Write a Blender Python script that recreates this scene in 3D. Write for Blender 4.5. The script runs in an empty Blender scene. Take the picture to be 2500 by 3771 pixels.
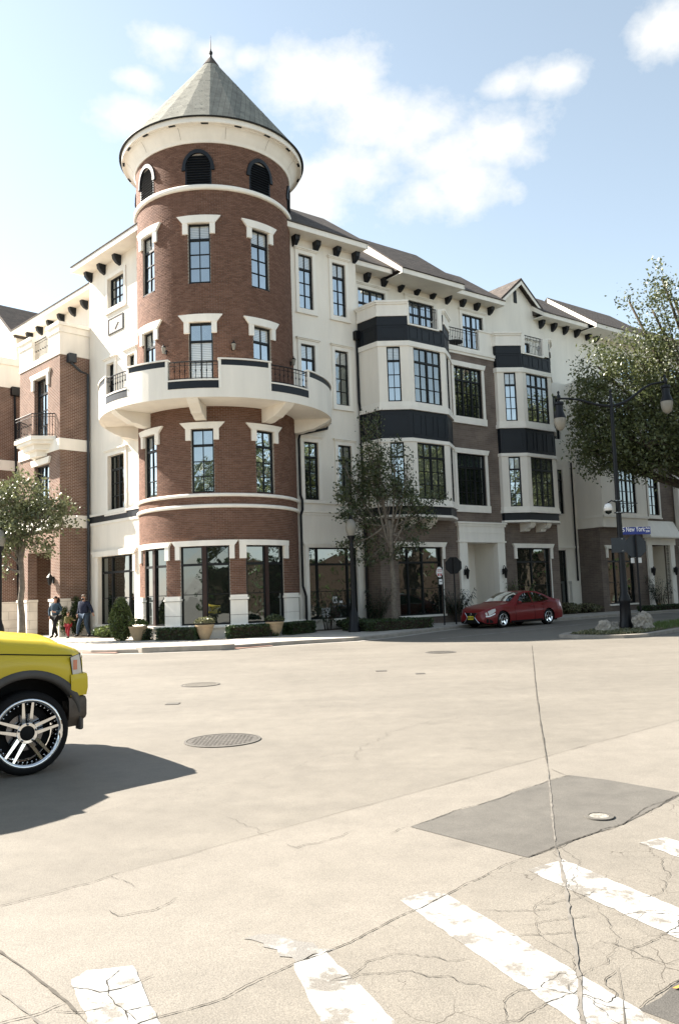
import bpy, bmesh, math, random
import numpy as np
from mathutils import Vector, Matrix

R_ = math.radians
SC = bpy.context.scene
COL = SC.collection

# ------------------------------------------------------------------ camera
cam_d = bpy.data.cameras.new('camera')
cam = bpy.data.objects.new('camera', cam_d)
COL.objects.link(cam)
cam_d.sensor_fit = 'VERTICAL'
cam_d.sensor_height = 36.0
cam_d.sensor_width = 24.0
cam_d.lens = 36.0 * 3000.0 / 3771.0
cam_d.clip_start = 0.05
cam_d.clip_end = 6000.0
cam.location = (0, 0, 1.6)
cam.rotation_euler = (Matrix.Rotation(math.pi / 2 + 0.1, 3, 'X') @ Matrix.Rotation(-0.0338, 3, 'Z')).to_euler()
SC.camera = cam

# ------------------------------------------------------------------ sun and sky
SUN_EL = R_(39.5)
SUN_H = Vector((-0.930, 0.367, 0)).normalized()
SUN_V = SUN_H * math.cos(SUN_EL) + Vector((0, 0, math.sin(SUN_EL)))
sd = bpy.data.lights.new('sun', 'SUN')
sd.energy = 5.0
sd.angle = R_(0.53)
sd.color = (1.0, 0.925, 0.825)
sun = bpy.data.objects.new('sun', sd)
COL.objects.link(sun)
sun.rotation_euler = SUN_V.to_track_quat('Z', 'Y').to_euler()
sun.location = (-40, 20, 60)

W = bpy.data.worlds.new('World')
SC.world = W
W.use_nodes = True
wn, wl = W.node_tree.nodes, W.node_tree.links
wn.clear()
wout = wn.new('ShaderNodeOutputWorld')
bg = wn.new('ShaderNodeBackground')
sky = wn.new('ShaderNodeTexSky')
sky.sky_type = 'NISHITA'
sky.sun_disc = False
sky.sun_elevation = SUN_EL
sky.sun_rotation = math.atan2(SUN_H.x, SUN_H.y)
sky.altitude = 30
sky.air_density = 1.0
sky.dust_density = 0.5
sky.ozone_density = 1.6
bg.inputs['Strength'].default_value = 0.062

def wnode(t, **kw):
    n = wn.new(t)
    for k, v in kw.items():
        setattr(n, k, v)
    return n

# clouds: cumulus banks given by their heading and height in the sky, broken up by noise
geo = wnode('ShaderNodeTexCoord')
DIRV = geo.outputs['Generated']

def wmath(op, a, b=None, c=None, clamp=False):
    n = wnode('ShaderNodeMath', operation=op)
    n.use_clamp = clamp
    for i, x in enumerate((a, b, c)):
        if x is None:
            continue
        if isinstance(x, (int, float)):
            n.inputs[i].default_value = x
        else:
            wl.new(x, n.inputs[i])
    return n.outputs[0]

def wnoise(scale, detail, rough, off=(0, 0, 0), stretch=(1, 1, 1)):
    mp = wnode('ShaderNodeMapping')
    mp.inputs['Location'].default_value = off
    mp.inputs['Scale'].default_value = stretch
    wl.new(DIRV, mp.inputs['Vector'])
    n = wnode('ShaderNodeTexNoise')
    n.inputs['Scale'].default_value = scale
    n.inputs['Detail'].default_value = detail
    n.inputs['Roughness'].default_value = rough
    wl.new(mp.outputs[0], n.inputs['Vector'])
    return n.outputs['Fac']

def cloud_blob(az, el, ra, re):
    """az, el in degrees (az from +y towards +x), radii in degrees; returns 1 at the centre falling to 0 at the rim"""
    a, e = R_(az), R_(el)
    d = Vector((math.sin(a) * math.cos(e), math.cos(a) * math.cos(e), math.sin(e)))
    t1 = Vector((math.cos(a), -math.sin(a), 0))
    t2 = d.cross(t1) * -1
    def dot(v):
        n = wnode('ShaderNodeVectorMath', operation='DOT_PRODUCT')
        wl.new(DIRV, n.inputs[0])
        n.inputs[1].default_value = v
        return n.outputs['Value']
    u = wmath('MULTIPLY', dot(t1), 1 / math.sin(R_(ra)))
    v = wmath('MULTIPLY', dot(t2), 1 / math.sin(R_(re)))
    r2 = wmath('ADD', wmath('MULTIPLY', u, u), wmath('MULTIPLY', v, v))
    front = wmath('GREATER_THAN', dot(d), 0.0)
    return wmath('MULTIPLY', wmath('SUBTRACT', 1.0, wmath('SQRT', r2), clamp=True), front)

BLOBS = [(-11.5, 35.4, 4.5, 2.2), (-8.5, 35.0, 4, 2), (-5.8, 34.9, 2.2, 1.2), (-13.7, 33.4, 2, 1.2), (-14.2, 31.0, 3, 2.0),
         (-1.6, 33.8, 4.5, 3.0), (1.4, 33.4, 5, 3.2), (3.8, 31.2, 6, 3.6), (7.0, 30.8, 6, 3.4), (9.0, 29.0, 7, 3.4), (12.2, 29.4, 5.5, 3.0), (9.6, 27.2, 5, 3.0), (6.9, 26.4, 4.5, 2.6), (2.4, 28.6, 5, 3.0),
         (-0.4, 28.2, 5.5, 2.4), (-1.8, 26.6, 4.5, 2.6), (13.4, 32.6, 3.8, 1.5), (16.4, 32.3, 3.0, 1.5), (24.0, 33.2, 2.9, 3.0), (27, 46, 6, 4), (34, 30, 9, 4), (-38, 44, 9, 5), (-50, 30, 12, 5),
         (60, 38, 14, 6), (90, 30, 16, 6), (120, 40, 14, 7), (150, 28, 16, 6), (185, 36, 14, 7), (215, 27, 15, 6), (250, 40, 12, 6), (-80, 30, 12, 5), (75, 22, 14, 4), (135, 20, 16, 4)]
acc = None
for b in BLOBS:
    m = cloud_blob(*b)
    acc = m if acc is None else wmath('MAXIMUM', acc, m)
n1 = wnoise(11.0, 10, 0.62, (3.1, 1.7, 0.4), (1, 1, 1.5))
n2 = wnoise(26.0, 6, 0.6, (7.3, 0.2, 5.0))
dens = wmath('ADD', wmath('MULTIPLY', acc, 1.35), wmath('MULTIPLY', wmath('SUBTRACT', n1, 0.5), 2.3))
dens = wmath('ADD', dens, wmath('MULTIPLY', wmath('SUBTRACT', n2, 0.5), 0.9))
dens = wmath('MULTIPLY', wmath('SUBTRACT', dens, 0.36), 1.25, clamp=True)
dens = wmath('MULTIPLY', wmath('MULTIPLY', dens, 0.92), wmath('GREATER_THAN', acc, 0.001))
mixc = wnode('ShaderNodeMixRGB')
wl.new(dens, mixc.inputs['Fac'])
hsv = wnode('ShaderNodeHueSaturation')
hsv.inputs['Hue'].default_value = 0.482
hsv.inputs['Saturation'].default_value = 0.60
hsv.inputs['Value'].default_value = 1.0
wl.new(sky.outputs[0], hsv.inputs['Color'])
wl.new(hsv.outputs[0], mixc.inputs['Color1'])
mixc.inputs['Color2'].default_value = (4.3, 4.3, 4.2, 1)
wl.new(mixc.outputs[0], bg.inputs['Color'])
wl.new(bg.outputs[0], wout.inputs['Surface'])

# ------------------------------------------------------------------ exposure
vs = SC.view_settings
vs.view_transform = 'Standard'
vs.look = 'None'
vs.exposure = 2.08
vs.gamma = 1.0
vs.use_curve_mapping = False
SC.cycles.max_bounces = 6
SC.cycles.diffuse_bounces = 4
SC.cycles.glossy_bounces = 3
SC.cycles.transmission_bounces = 3
SC.cycles.transparent_max_bounces = 6
SC.cycles.use_denoising = True

# ------------------------------------------------------------------ helpers
ORIG = {}

def tag(o, label=None, cat=None, group=None, kind=None):
    if label: o['label'] = label
    if cat: o['category'] = cat
    if group: o['group'] = group
    if kind: o['kind'] = kind
    return o

def thing(name, loc, label, cat, group=None):
    o = bpy.data.objects.new(name, None)
    o.empty_display_size = 0.2
    COL.objects.link(o)
    o.location = loc
    ORIG[o.name] = Vector(loc)
    return tag(o, label, cat, group)

class Frame:
    """s along a facade, o out of it, z up"""
    def __init__(self, org, d, n):
        self.org, self.d, self.n = org, d, n
    def __call__(self, s, o, z):
        return (self.org[0] + self.d[0] * s + self.n[0] * o, self.org[1] + self.d[1] * s + self.n[1] * o, z)

WORLD = Frame((0, 0), (1, 0), (0, 1))

class MB:
    def __init__(self):
        self.v, self.f, self.uv = [], [], []
    def add(self, vs, fs, uv=None):
        n = len(self.v)
        self.v += [tuple(p) for p in vs]
        self.uv += (uv if uv else [(p[0] + p[1], p[2]) for p in vs])
        self.f += [tuple(i + n for i in f) for f in fs]
        return self
    def box(self, F, a0, a1, o0, o1, z0, z1):
        vs, uv = [], []
        for z in (z0, z1):
            for o in (o0, o1):
                for a in (a0, a1):
                    vs.append(F(a, o, z)); uv.append((a + o, z))
        return self.add(vs, [(0, 2, 3, 1), (4, 5, 7, 6), (0, 1, 5, 4), (2, 6, 7, 3), (0, 4, 6, 2), (1, 3, 7, 5)], uv)
    def prism(self, F, poly, o0, o1):
        """poly of (s, z), extruded in o"""
        n = len(poly)
        vs = [F(s, o0, z) for s, z in poly] + [F(s, o1, z) for s, z in poly]
        uv = [(s + o0, z) for s, z in poly] + [(s + o1, z) for s, z in poly]
        fs = [tuple(range(n)), tuple(range(2 * n - 1, n - 1, -1))] + [(i, n + i, n + (i + 1) % n, (i + 1) % n) for i in range(n)]
        return self.add(vs, fs, uv)
    def sprism(self, F, poly, s0, s1):
        """poly of (o, z), extruded in s"""
        n = len(poly)
        vs = [F(s0, o, z) for o, z in poly] + [F(s1, o, z) for o, z in poly]
        uv = [(s0 + o, z) for o, z in poly] + [(s1 + o, z) for o, z in poly]
        fs = [tuple(range(n)), tuple(range(2 * n - 1, n - 1, -1))] + [(i, n + i, n + (i + 1) % n, (i + 1) % n) for i in range(n)]
        return self.add(vs, fs, uv)
    def plate(self, pts, z0, z1):
        """plan polygon of (x, y)"""
        n = len(pts)
        vs = [(x, y, z0) for x, y in pts] + [(x, y, z1) for x, y in pts]
        fs = [tuple(range(n)), tuple(range(2 * n - 1, n - 1, -1))] + [(i, n + i, n + (i + 1) % n, (i + 1) % n) for i in range(n)]
        return self.add(vs, fs, [(p[0], p[1]) for p in vs])
    def tube(self, pts, rad, n=8, cap=True):
        """swept tube through pts with radius per point"""
        pts = [Vector(p) for p in pts]
        rad = rad if isinstance(rad, (list, tuple)) else [rad] * len(pts)
        rings, up = [], None
        for i, p in enumerate(pts):
            t = (pts[min(i + 1, len(pts) - 1)] - pts[max(i - 1, 0)]).normalized()
            if up is None:
                up = t.orthogonal().normalized()
            up = (up - t * up.dot(t))
            up = up.normalized() if up.length > 1e-6 else t.orthogonal().normalized()
            w = t.cross(up)
            rings.append([p + (up * math.cos(2 * math.pi * k / n) + w * math.sin(2 * math.pi * k / n)) * rad[i] for k in range(n)])
        vs = [q for r in rings for q in r]
        fs = []
        for i in range(len(pts) - 1):
            for k in range(n):
                a, b = i * n + k, i * n + (k + 1) % n
                fs.append((a, b, b + n, a + n))
        if cap:
            fs += [tuple(range(n - 1, -1, -1)), tuple(range((len(pts) - 1) * n, len(pts) * n))]
        return self.add(vs, fs)
    def lathe(self, cx, cy, prof, n=24, a0=0.0, a1=360.0, close=False):
        """prof of (r, z) about a vertical axis; angle from -y towards +x in degrees"""
        full = abs(a1 - a0 - 360) < 1e-6
        m = n if full else n + 1
        vs, uv = [], []
        for r, z in prof:
            for k in range(m):
                a = R_(a0 + (a1 - a0) * k / n)
                vs.append((cx + r * math.sin(a), cy - r * math.cos(a), z)); uv.append((a * max(r, 0.5), z))
        fs = []
        L = len(prof)
        for i in range(L if close else L - 1):
            j = (i + 1) % L
            for k in range(n):
                k2 = (k + 1) % m
                fs.append((i * m + k, i * m + k2, j * m + k2, j * m + k))
        if close and not full:
            fs += [tuple(i * m for i in range(L)), tuple(i * m + n for i in range(L))[::-1]]
        return self.add(vs, fs, uv)
    def axle(self, F, a, z, prof, n=28, close=False):
        """lathe about an axis along o at (a, z): prof of (r, o)"""
        vs, fs = [], []
        for r, o in prof:
            for k in range(n):
                t = 2 * math.pi * k / n
                vs.append(F(a + r * math.cos(t), o, z + r * math.sin(t)))
        L = len(prof)
        for i in range(L if close else L - 1):
            j = (i + 1) % L
            for k in range(n):
                fs.append((i * n + k, i * n + (k + 1) % n, j * n + (k + 1) % n, j * n + k))
        return self.add(vs, fs)
    def grid(self, rows, wrap=False):
        """rows: list of equal-length point lists"""
        m = len(rows[0])
        vs = [p for r in rows for p in r]
        fs = []
        for i in range(len(rows) - 1):
            for k in range(m if wrap else m - 1):
                k2 = (k + 1) % m
                fs.append((i * m + k, i * m + k2, (i + 1) * m + k2, (i + 1) * m + k))
        return self.add(vs, fs)
    def ball(self, c, r, n=12, m=8, sz=1.0):
        vs, fs = [], []
        for i in range(m + 1):
            t = math.pi * i / m
            for k in range(n):
                p = 2 * math.pi * k / n
                vs.append((c[0] + r * math.sin(t) * math.cos(p), c[1] + r * math.sin(t) * math.sin(p), c[2] + r * sz * math.cos(t)))
        for i in range(m):
            for k in range(n):
                fs.append((i * n + k, (i + 1) * n + k, (i + 1) * n + (k + 1) % n, i * n + (k + 1) % n))
        return self.add(vs, fs)
    def mesh(self, name, org=Vector((0, 0, 0)), fix=True, smooth=False):
        me = bpy.data.meshes.new(name)
        ox, oy, oz = org
        me.from_pydata([(x - ox, y - oy, z - oz) for x, y, z in self.v], [], self.f)
        uvl = me.uv_layers.new(name='UVMap')
        li = np.zeros(len(me.loops), dtype=np.int32)
        me.loops.foreach_get('vertex_index', li)
        uvl.data.foreach_set('uv', np.array(self.uv, dtype=np.float32)[li].ravel())
        if fix:
            bm = bmesh.new(); bm.from_mesh(me)
            bmesh.ops.recalc_face_normals(bm, faces=bm.faces)
            bm.to_mesh(me); bm.free()
        if smooth:
            me.polygons.foreach_set('use_smooth', [True] * len(me.polygons))
        return me
    def build(self, name, mat, parent=None, smooth=False, fix=True, loc=None, bevel=0.0, auto=None):
        org = ORIG[parent.name] if parent else Vector(loc or (0, 0, 0))
        me = self.mesh(name, org, fix, smooth)
        if mat: me.materials.append(mat)
        o = bpy.data.objects.new(name, me)
        COL.objects.link(o)
        if parent:
            o.parent = parent
        else:
            o.location = org
        ORIG[o.name] = org
        if auto is not None:
            me.set_sharp_from_angle(angle=R_(auto))
        if bevel:
            b = o.modifiers.new('bevel', 'BEVEL'); b.width = bevel; b.segments = 2; b.limit_method = 'ANGLE'
        return o

# ------------------------------------------------------------------ materials
def new_mat(name):
    m = bpy.data.materials.new(name); m.use_nodes = True
    nt = m.node_tree
    return m, nt, nt.nodes['Principled BSDF']

def N(nt, t, ins=None, **kw):
    n = nt.nodes.new(t)
    for k, v in kw.items(): setattr(n, k, v)
    for k, v in (ins or {}).items():
        if hasattr(v, 'is_output'): nt.links.new(v, n.inputs[k])
        else: n.inputs[k].default_value = v
    return n

def ramp(nt, fac, stops, interp='LINEAR'):
    r = nt.nodes.new('ShaderNodeValToRGB')
    r.color_ramp.interpolation = interp
    while len(r.color_ramp.elements) < len(stops): r.color_ramp.elements.new(0.5)
    for e, (p, c) in zip(r.color_ramp.elements, stops):
        e.position = p
        e.color = (*c, 1) if len(c) == 3 else c
    nt.links.new(fac, r.inputs[0])
    return r.outputs[0]

def surf(name, c, rough=0.7, var=0.12, scale=3.0, bump=0.0, bscale=60.0, spec=0.3, metal=0.0, c2=None, coat=0.0, streak=False):
    """plain painted / mineral surface with a little uneven colour and relief"""
    m, nt, p = new_mat(name)
    tc = N(nt, 'ShaderNodeTexCoord')
    vec = tc.outputs['Object']
    if streak:
        mp = N(nt, 'ShaderNodeMapping', {'Vector': vec, 'Scale': (1, 1, 0.18)})
        vec = mp.outputs[0]
    nz = N(nt, 'ShaderNodeTexNoise', {'Vector': vec, 'Scale': scale, 'Detail': 7.0, 'Roughness': 0.62})
    d = c2 or tuple(x * (1 - 2 * var) for x in c)
    col = ramp(nt, nz.outputs['Fac'], [(0.32, d), (0.68, c)])
    nt.links.new(col, p.inputs['Base Color'])
    p.inputs['Roughness'].default_value = rough
    p.inputs['Specular IOR Level'].default_value = spec
    p.inputs['Metallic'].default_value = metal
    p.inputs['Coat Weight'].default_value = coat
    p.inputs['Coat Roughness'].default_value = 0.04
    if bump:
        nb = N(nt, 'ShaderNodeTexNoise', {'Vector': tc.outputs['Object'], 'Scale': bscale, 'Detail': 4.0})
        b = N(nt, 'ShaderNodeBump', {'Height': nb.outputs['Fac'], 'Strength': bump, 'Distance': 0.02})
        nt.links.new(b.outputs[0], p.inputs['Normal'])
    return m

M = {}
M['stucco'] = surf('cream_stucco', (0.87, 0.815, 0.72), 0.9, 0.06, 1.3, 0.25, 45, 0.2, streak=True)
M['stone'] = surf('cast_stone_trim', (0.88, 0.835, 0.75), 0.8, 0.055, 2.0, 0.1, 70, 0.25, streak=True)
M['navy'] = surf('navy_paint', (0.0060, 0.0092, 0.0140), 0.5, 0.15, 2.0, 0.0, 40, 0.35)
M['frame'] = surf('window_frame', (0.0045, 0.0060, 0.0070), 0.5, 0.15, 4.0, 0, 40, 0.3)
M['iron'] = surf('black_iron', (0.005, 0.005, 0.006), 0.5, 0.2, 8.0, 0, 40, 0.3)
M['brownwood'] = surf('brown_mullion', (0.035, 0.014, 0.009), 0.5, 0.2, 6.0, 0, 40, 0.4)
M['mortar'] = surf('mortar', (0.42, 0.37, 0.31), 0.95, 0.12, 8.0, 0.2, 120, 0.1)
M['concrete'] = surf('concrete', (0.40, 0.37, 0.325), 0.9, 0.12, 0.9, 0.3, 60, 0.2)
M['kerb'] = surf('kerb_concrete', (0.34, 0.31, 0.27), 0.9, 0.15, 3, 0.3, 50, 0.2)
M['ramp'] = surf('red_ramp_pavers', (0.40, 0.25, 0.20), 0.9, 0.12, 3, 0.3, 50, 0.2)
M['white'] = surf('white_metal', (0.75, 0.75, 0.73), 0.5, 0.06, 4)
M['globe'] = surf('frosted_globe', (0.24, 0.225, 0.19), 0.3, 0.05, 4)
M['blackpaint'] = surf('black_post_paint', (0.0035, 0.0045, 0.0070), 0.42, 0.2, 5, 0, 40, 0.28)
M['signback'] = surf('sign_back', (0.028, 0.036, 0.045), 0.5, 0.1, 4, 0, 40, 0.4)
M['bluesign'] = surf('blue_sign', (0.025, 0.045, 0.24), 0.4, 0.05, 4)
M['signwhite'] = surf('sign_white', (0.8, 0.8, 0.8), 0.4, 0.02, 4)
M['signred'] = surf('sign_red', (0.42, 0.03, 0.025), 0.4, 0.05, 4)
M['plaque'] = surf('plaque_face', (0.62, 0.53, 0.45), 0.7, 0.05, 4)
M['pot'] = surf('tan_pot', (0.46, 0.34, 0.21), 0.75, 0.15, 3, 0.1, 40)
M['soil'] = surf('soil', (0.05, 0.035, 0.025), 0.95, 0.2, 12, 0.5, 40)
M['mulch'] = surf('mulch', (0.17, 0.125, 0.085), 0.95, 0.3, 14, 0.8, 50)
M['yellow'] = surf('yellow_block', (0.55, 0.36, 0.03), 0.7, 0.1, 4)
M['rock'] = surf('limestone_rock', (0.42, 0.38, 0.32), 0.95, 0.3, 5, 0.9, 12)
M['bark'] = surf('bark', (0.21, 0.18, 0.145), 0.95, 0.25, 9, 0.8, 30)
M['bark_dark'] = surf('dark_bark', (0.10, 0.08, 0.06), 0.95, 0.25, 9, 0.8, 30)
M['iron_lid'] = surf('cast_iron_lid', (0.115, 0.106, 0.094), 0.7, 0.2, 12, 0.6, 60)
M['skin'] = surf('skin', (0.48, 0.27, 0.19), 0.6, 0.06, 8)
M['hair'] = surf('dark_hair', (0.025, 0.016, 0.012), 0.6, 0.2, 20)
M['leaf_litter'] = surf('orange_leaf', (0.55, 0.26, 0.06), 0.7, 0.1, 20)
M['brass'] = surf('lamp_amber', (0.3, 0.2, 0.1), 0.4, 0.1, 8)

def glass_mat(name, base, refl=0.34, stripes=False, ior=1.5):
    m, nt, p = new_mat(name)
    p.inputs['Roughness'].default_value = 0.9
    p.inputs['Specular IOR Level'].default_value = 0.0
    p.inputs['Base Color'].default_value = (*base, 1)
    out = nt.nodes['Material Output']
    g = N(nt, 'ShaderNodeBsdfGlossy', {'Roughness': 0.015, 'Color': (0.86, 0.93, 0.96, 1)})
    tc = N(nt, 'ShaderNodeTexCoord')
    wv = N(nt, 'ShaderNodeTexNoise', {'Vector': tc.outputs['Object'], 'Scale': 1.6, 'Detail': 1.5})
    b = N(nt, 'ShaderNodeBump', {'Height': wv.outputs['Fac'], 'Strength': 0.09, 'Distance': 0.05})
    nt.links.new(b.outputs[0], g.inputs['Normal'])
    fr = N(nt, 'ShaderNodeFresnel', {'IOR': ior})
    fac = N(nt, 'ShaderNodeMath', {0: fr.outputs[0], 1: refl}, operation='ADD', use_clamp=True)
    mx = N(nt, 'ShaderNodeMixShader', {0: fac.outputs[0], 1: p.outputs[0], 2: g.outputs[0]})
    nt.links.new(mx.outputs[0], out.inputs['Surface'])
    if stripes:
        w = N(nt, 'ShaderNodeTexWave', {'Vector': tc.outputs['Object'], 'Scale': 4.5, 'Distortion': 0.3}, bands_direction='Z')
        nt.links.new(ramp(nt, w.outputs['Fac'], [(0.3, tuple(x * 0.6 for x in base)), (0.7, base)]), p.inputs['Base Color'])
    else:
        nz = N(nt, 'ShaderNodeTexNoise', {'Vector': tc.outputs['Object'], 'Scale': 1.1, 'Detail': 3.0})
        nt.links.new(ramp(nt, nz.outputs['Fac'], [(0.35, tuple(x * 0.4 for x in base)), (0.65, base)]), p.inputs['Base Color'])
    return m

M['glass'] = glass_mat('window_glass', (0.030, 0.042, 0.046), 0.42)
M['blind'] = glass_mat('window_glass_with_blind', (0.50, 0.50, 0.46), 0.18, True)
M['curtain'] = glass_mat('window_glass_with_curtain', (0.105, 0.115, 0.085), 0.18)
M['shop'] = glass_mat('shopfront_glass', (0.013, 0.018, 0.013), 0.16)
M['carglass'] = glass_mat('car_glass', (0.006, 0.008, 0.008), 0.02, ior=1.22)

def tint_brick(name, stops):
    m, nt, p = new_mat(name)
    at = N(nt, 'ShaderNodeAttribute', attribute_name='tint')
    oi = N(nt, 'ShaderNodeObjectInfo')
    tc = N(nt, 'ShaderNodeTexCoord')
    nz = N(nt, 'ShaderNodeTexNoise', {'Vector': tc.outputs['Object'], 'Scale': 40.0, 'Detail': 4.0})
    big = N(nt, 'ShaderNodeTexNoise', {'Vector': tc.outputs['Object'], 'Scale': 0.9, 'Detail': 3.0})
    a = N(nt, 'ShaderNodeMath', {0: oi.outputs['Random'], 1: 0.0}, operation='MULTIPLY')
    a = N(nt, 'ShaderNodeMath', {0: at.outputs['Fac'], 1: a.outputs[0]}, operation='ADD')
    a = N(nt, 'ShaderNodeMath', {0: nz.outputs['Fac'], 1: 0.25, 2: a.outputs[0]}, operation='MULTIPLY_ADD')
    a = N(nt, 'ShaderNodeMath', {0: big.outputs['Fac'], 1: 0.3, 2: a.outputs[0]}, operation='MULTIPLY_ADD')
    a = N(nt, 'ShaderNodeMath', {0: a.outputs[0], 1: 0.66}, operation='MULTIPLY')
    nt.links.new(ramp(nt, a.outputs[0], stops), p.inputs['Base Color'])
    p.inputs['Roughness'].default_value = 0.85
    p.inputs['Specular IOR Level'].default_value = 0.25
    b = N(nt, 'ShaderNodeBump', {'Height': nz.outputs['Fac'], 'Strength': 0.5, 'Distance': 0.01})
    nt.links.new(b.outputs[0], p.inputs['Normal'])
    return m

BR = [(0.10, (0.118, 0.063, 0.044)), (0.45, (0.155, 0.083, 0.057)), (0.9, (0.195, 0.109, 0.077))]
M['brick'] = tint_brick('red_brick', BR)

def brick_wall(name, c1, c2, mortar, bw=0.203, bh=0.0677):
    m, nt, p = new_mat(name)
    uv = N(nt, 'ShaderNodeUVMap', uv_map='UVMap')
    bt = N(nt, 'ShaderNodeTexBrick', {'Vector': uv.outputs[0], 'Scale': 1.0, 'Brick Width': bw, 'Row Height': bh, 'Mortar Size': 0.007, 'Mortar Smooth': 0.2, 'Bias': -0.1,
                                      'Color1': (*c1, 1), 'Color2': (*c2, 1), 'Mortar': (*mortar, 1)})
    tc = N(nt, 'ShaderNodeTexCoord')
    nz = N(nt, 'ShaderNodeTexNoise', {'Vector': tc.outputs['Object'], 'Scale': 1.2, 'Detail': 6.0})
    v = N(nt, 'ShaderNodeMapRange', {'Value': nz.outputs['Fac'], 'From Min': 0.3, 'From Max': 0.7, 'To Min': 0.78, 'To Max': 1.16})
    hs = N(nt, 'ShaderNodeHueSaturation', {'Color': bt.outputs['Color'], 'Value': v.outputs[0]})
    nt.links.new(hs.outputs[0], p.inputs['Base Color'])
    p.inputs['Roughness'].default_value = 0.88
    p.inputs['Specular IOR Level'].default_value = 0.2
    b = N(nt, 'ShaderNodeBump', {'Height': bt.outputs['Fac'], 'Strength': 0.6, 'Distance': -0.012})
    nt.links.new(b.outputs[0], p.inputs['Normal'])
    return m

M['brickwall'] = brick_wall('red_brick_wall', (0.172, 0.092, 0.064), (0.135, 0.070, 0.049), (0.42, 0.37, 0.31))
M['pinkbrick'] = brick_wall('dusty_pink_brick_wall', (0.185, 0.146, 0.120), (0.148, 0.116, 0.097), (0.22, 0.185, 0.157), 0.39, 0.10)
M['block'] = brick_wall('stone_block_base', (0.74, 0.69, 0.60), (0.78, 0.73, 0.64), (0.38, 0.33, 0.27), 0.9, 0.42)

def shingle(name, c1, c2, bw=0.3, bh=0.13):
    m, nt, p = new_mat(name)
    uv = N(nt, 'ShaderNodeUVMap', uv_map='UVMap')
    bt = N(nt, 'ShaderNodeTexBrick', {'Vector': uv.outputs[0], 'Scale': 1.0, 'Brick Width': bw, 'Row Height': bh, 'Mortar Size': 0.006, 'Mortar Smooth': 0.1, 'Bias': 0.0,
                                      'Color1': (*c1, 1), 'Color2': (*c2, 1), 'Mortar': (*[x * 0.35 for x in c2], 1)})
    tc = N(nt, 'ShaderNodeTexCoord')
    nz = N(nt, 'ShaderNodeTexNoise', {'Vector': tc.outputs['Object'], 'Scale': 2.5, 'Detail': 8.0, 'Roughness': 0.7})
    v = N(nt, 'ShaderNodeMapRange', {'Value': nz.outputs['Fac'], 'From Min': 0.3, 'From Max': 0.7, 'To Min': 0.7, 'To Max': 1.25})
    hs = N(nt, 'ShaderNodeHueSaturation', {'Color': bt.outputs['Color'], 'Value': v.outputs[0]})
    nt.links.new(hs.outputs[0], p.inputs['Base Color'])
    p.inputs['Roughness'].default_value = 0.9
    p.inputs['Specular IOR Level'].default_value = 0.2
    b = N(nt, 'ShaderNodeBump', {'Height': bt.outputs['Fac'], 'Strength': 0.5, 'Distance': -0.02})
    nt.links.new(b.outputs[0], p.inputs['Normal'])
    return m

M['shingle'] = shingle('brown_grey_shingles', (0.105, 0.088, 0.076), (0.075, 0.064, 0.058))
M['slate'] = shingle('grey_cone_shingles', (0.225, 0.222, 0.188), (0.175, 0.174, 0.152), 0.22, 5.0)

def leaf_mat(name, dark, light, trans=0.35):
    m, nt, p = new_mat(name)
    at = N(nt, 'ShaderNodeAttribute', attribute_name='tint')
    col = ramp(nt, at.outputs['Fac'], [(0.0, dark), (1.0, light)])
    nt.links.new(col, p.inputs['Base Color'])
    p.inputs['Roughness'].default_value = 0.42
    p.inputs['Specular IOR Level'].default_value = 0.5
    out = nt.nodes['Material Output']
    t = N(nt, 'ShaderNodeBsdfTranslucent', {'Color': col})
    mx = N(nt, 'ShaderNodeMixShader', {0: trans, 1: p.outputs[0], 2: t.outputs[0]})
    nt.links.new(mx.outputs[0], out.inputs['Surface'])
    return m

M['leaf_oak'] = leaf_mat('oak_leaves', (0.026, 0.040, 0.012), (0.155, 0.172, 0.065), 0.3)
M['leaf_street'] = leaf_mat('street_tree_leaves', (0.05, 0.066, 0.024), (0.22, 0.235, 0.115), 0.3)
M['leaf_dark'] = leaf_mat('dark_street_tree_leaves', (0.020, 0.034, 0.013), (0.095, 0.115, 0.045), 0.2)
M['leaf_hedge'] = leaf_mat('hedge_leaves', (0.012, 0.028, 0.008), (0.05, 0.085, 0.022), 0.2)
M['leaf_shrub'] = leaf_mat('shrub_leaves', (0.035, 0.055, 0.012), (0.14, 0.18, 0.05), 0.3)
M['leaf_palm'] = leaf_mat('palm_leaves', (0.008, 0.020, 0.010), (0.03, 0.055, 0.025), 0.2)
M['leaf_flower'] = leaf_mat('pot_plant_leaves', (0.06, 0.08, 0.03), (0.26, 0.24, 0.14), 0.3)
M['grass'] = leaf_mat('grass_blades', (0.05, 0.09, 0.02), (0.14, 0.20, 0.05), 0.3)
# ------------------------------------------------------------------ frames of the block
TX, TY, TR = -5.0, 33.82, 3.257
TA, TB = 0.925, -0.775
dA = (math.sin(TA), math.cos(TA)); nA = (math.cos(TA), -math.sin(TA))
dB = (math.sin(TB), math.cos(TB)); nB = (-math.cos(TB), math.sin(TB))
FA = Frame((TX + nA[0] * 1.6, TY + nA[1] * 1.6), dA, nA)      # street facade running to the right
FB = Frame((TX + nB[0] * 2.2, TY + nB[1] * 2.2), dB, nB)      # street facade running to the left

def TF(ang, r):
    """flat frame tangent to the tower at heading ang (deg, from -y towards +x)"""
    a = R_(ang)
    n = (math.sin(a), -math.cos(a))
    return Frame((TX + n[0] * r, TY + n[1] * r), (math.cos(a), math.sin(a)), n)

def TP(r, ang, z):
    a = R_(ang)
    return (TX + r * math.sin(a), TY - r * math.cos(a), z)

RNG = random.Random(7)

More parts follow.
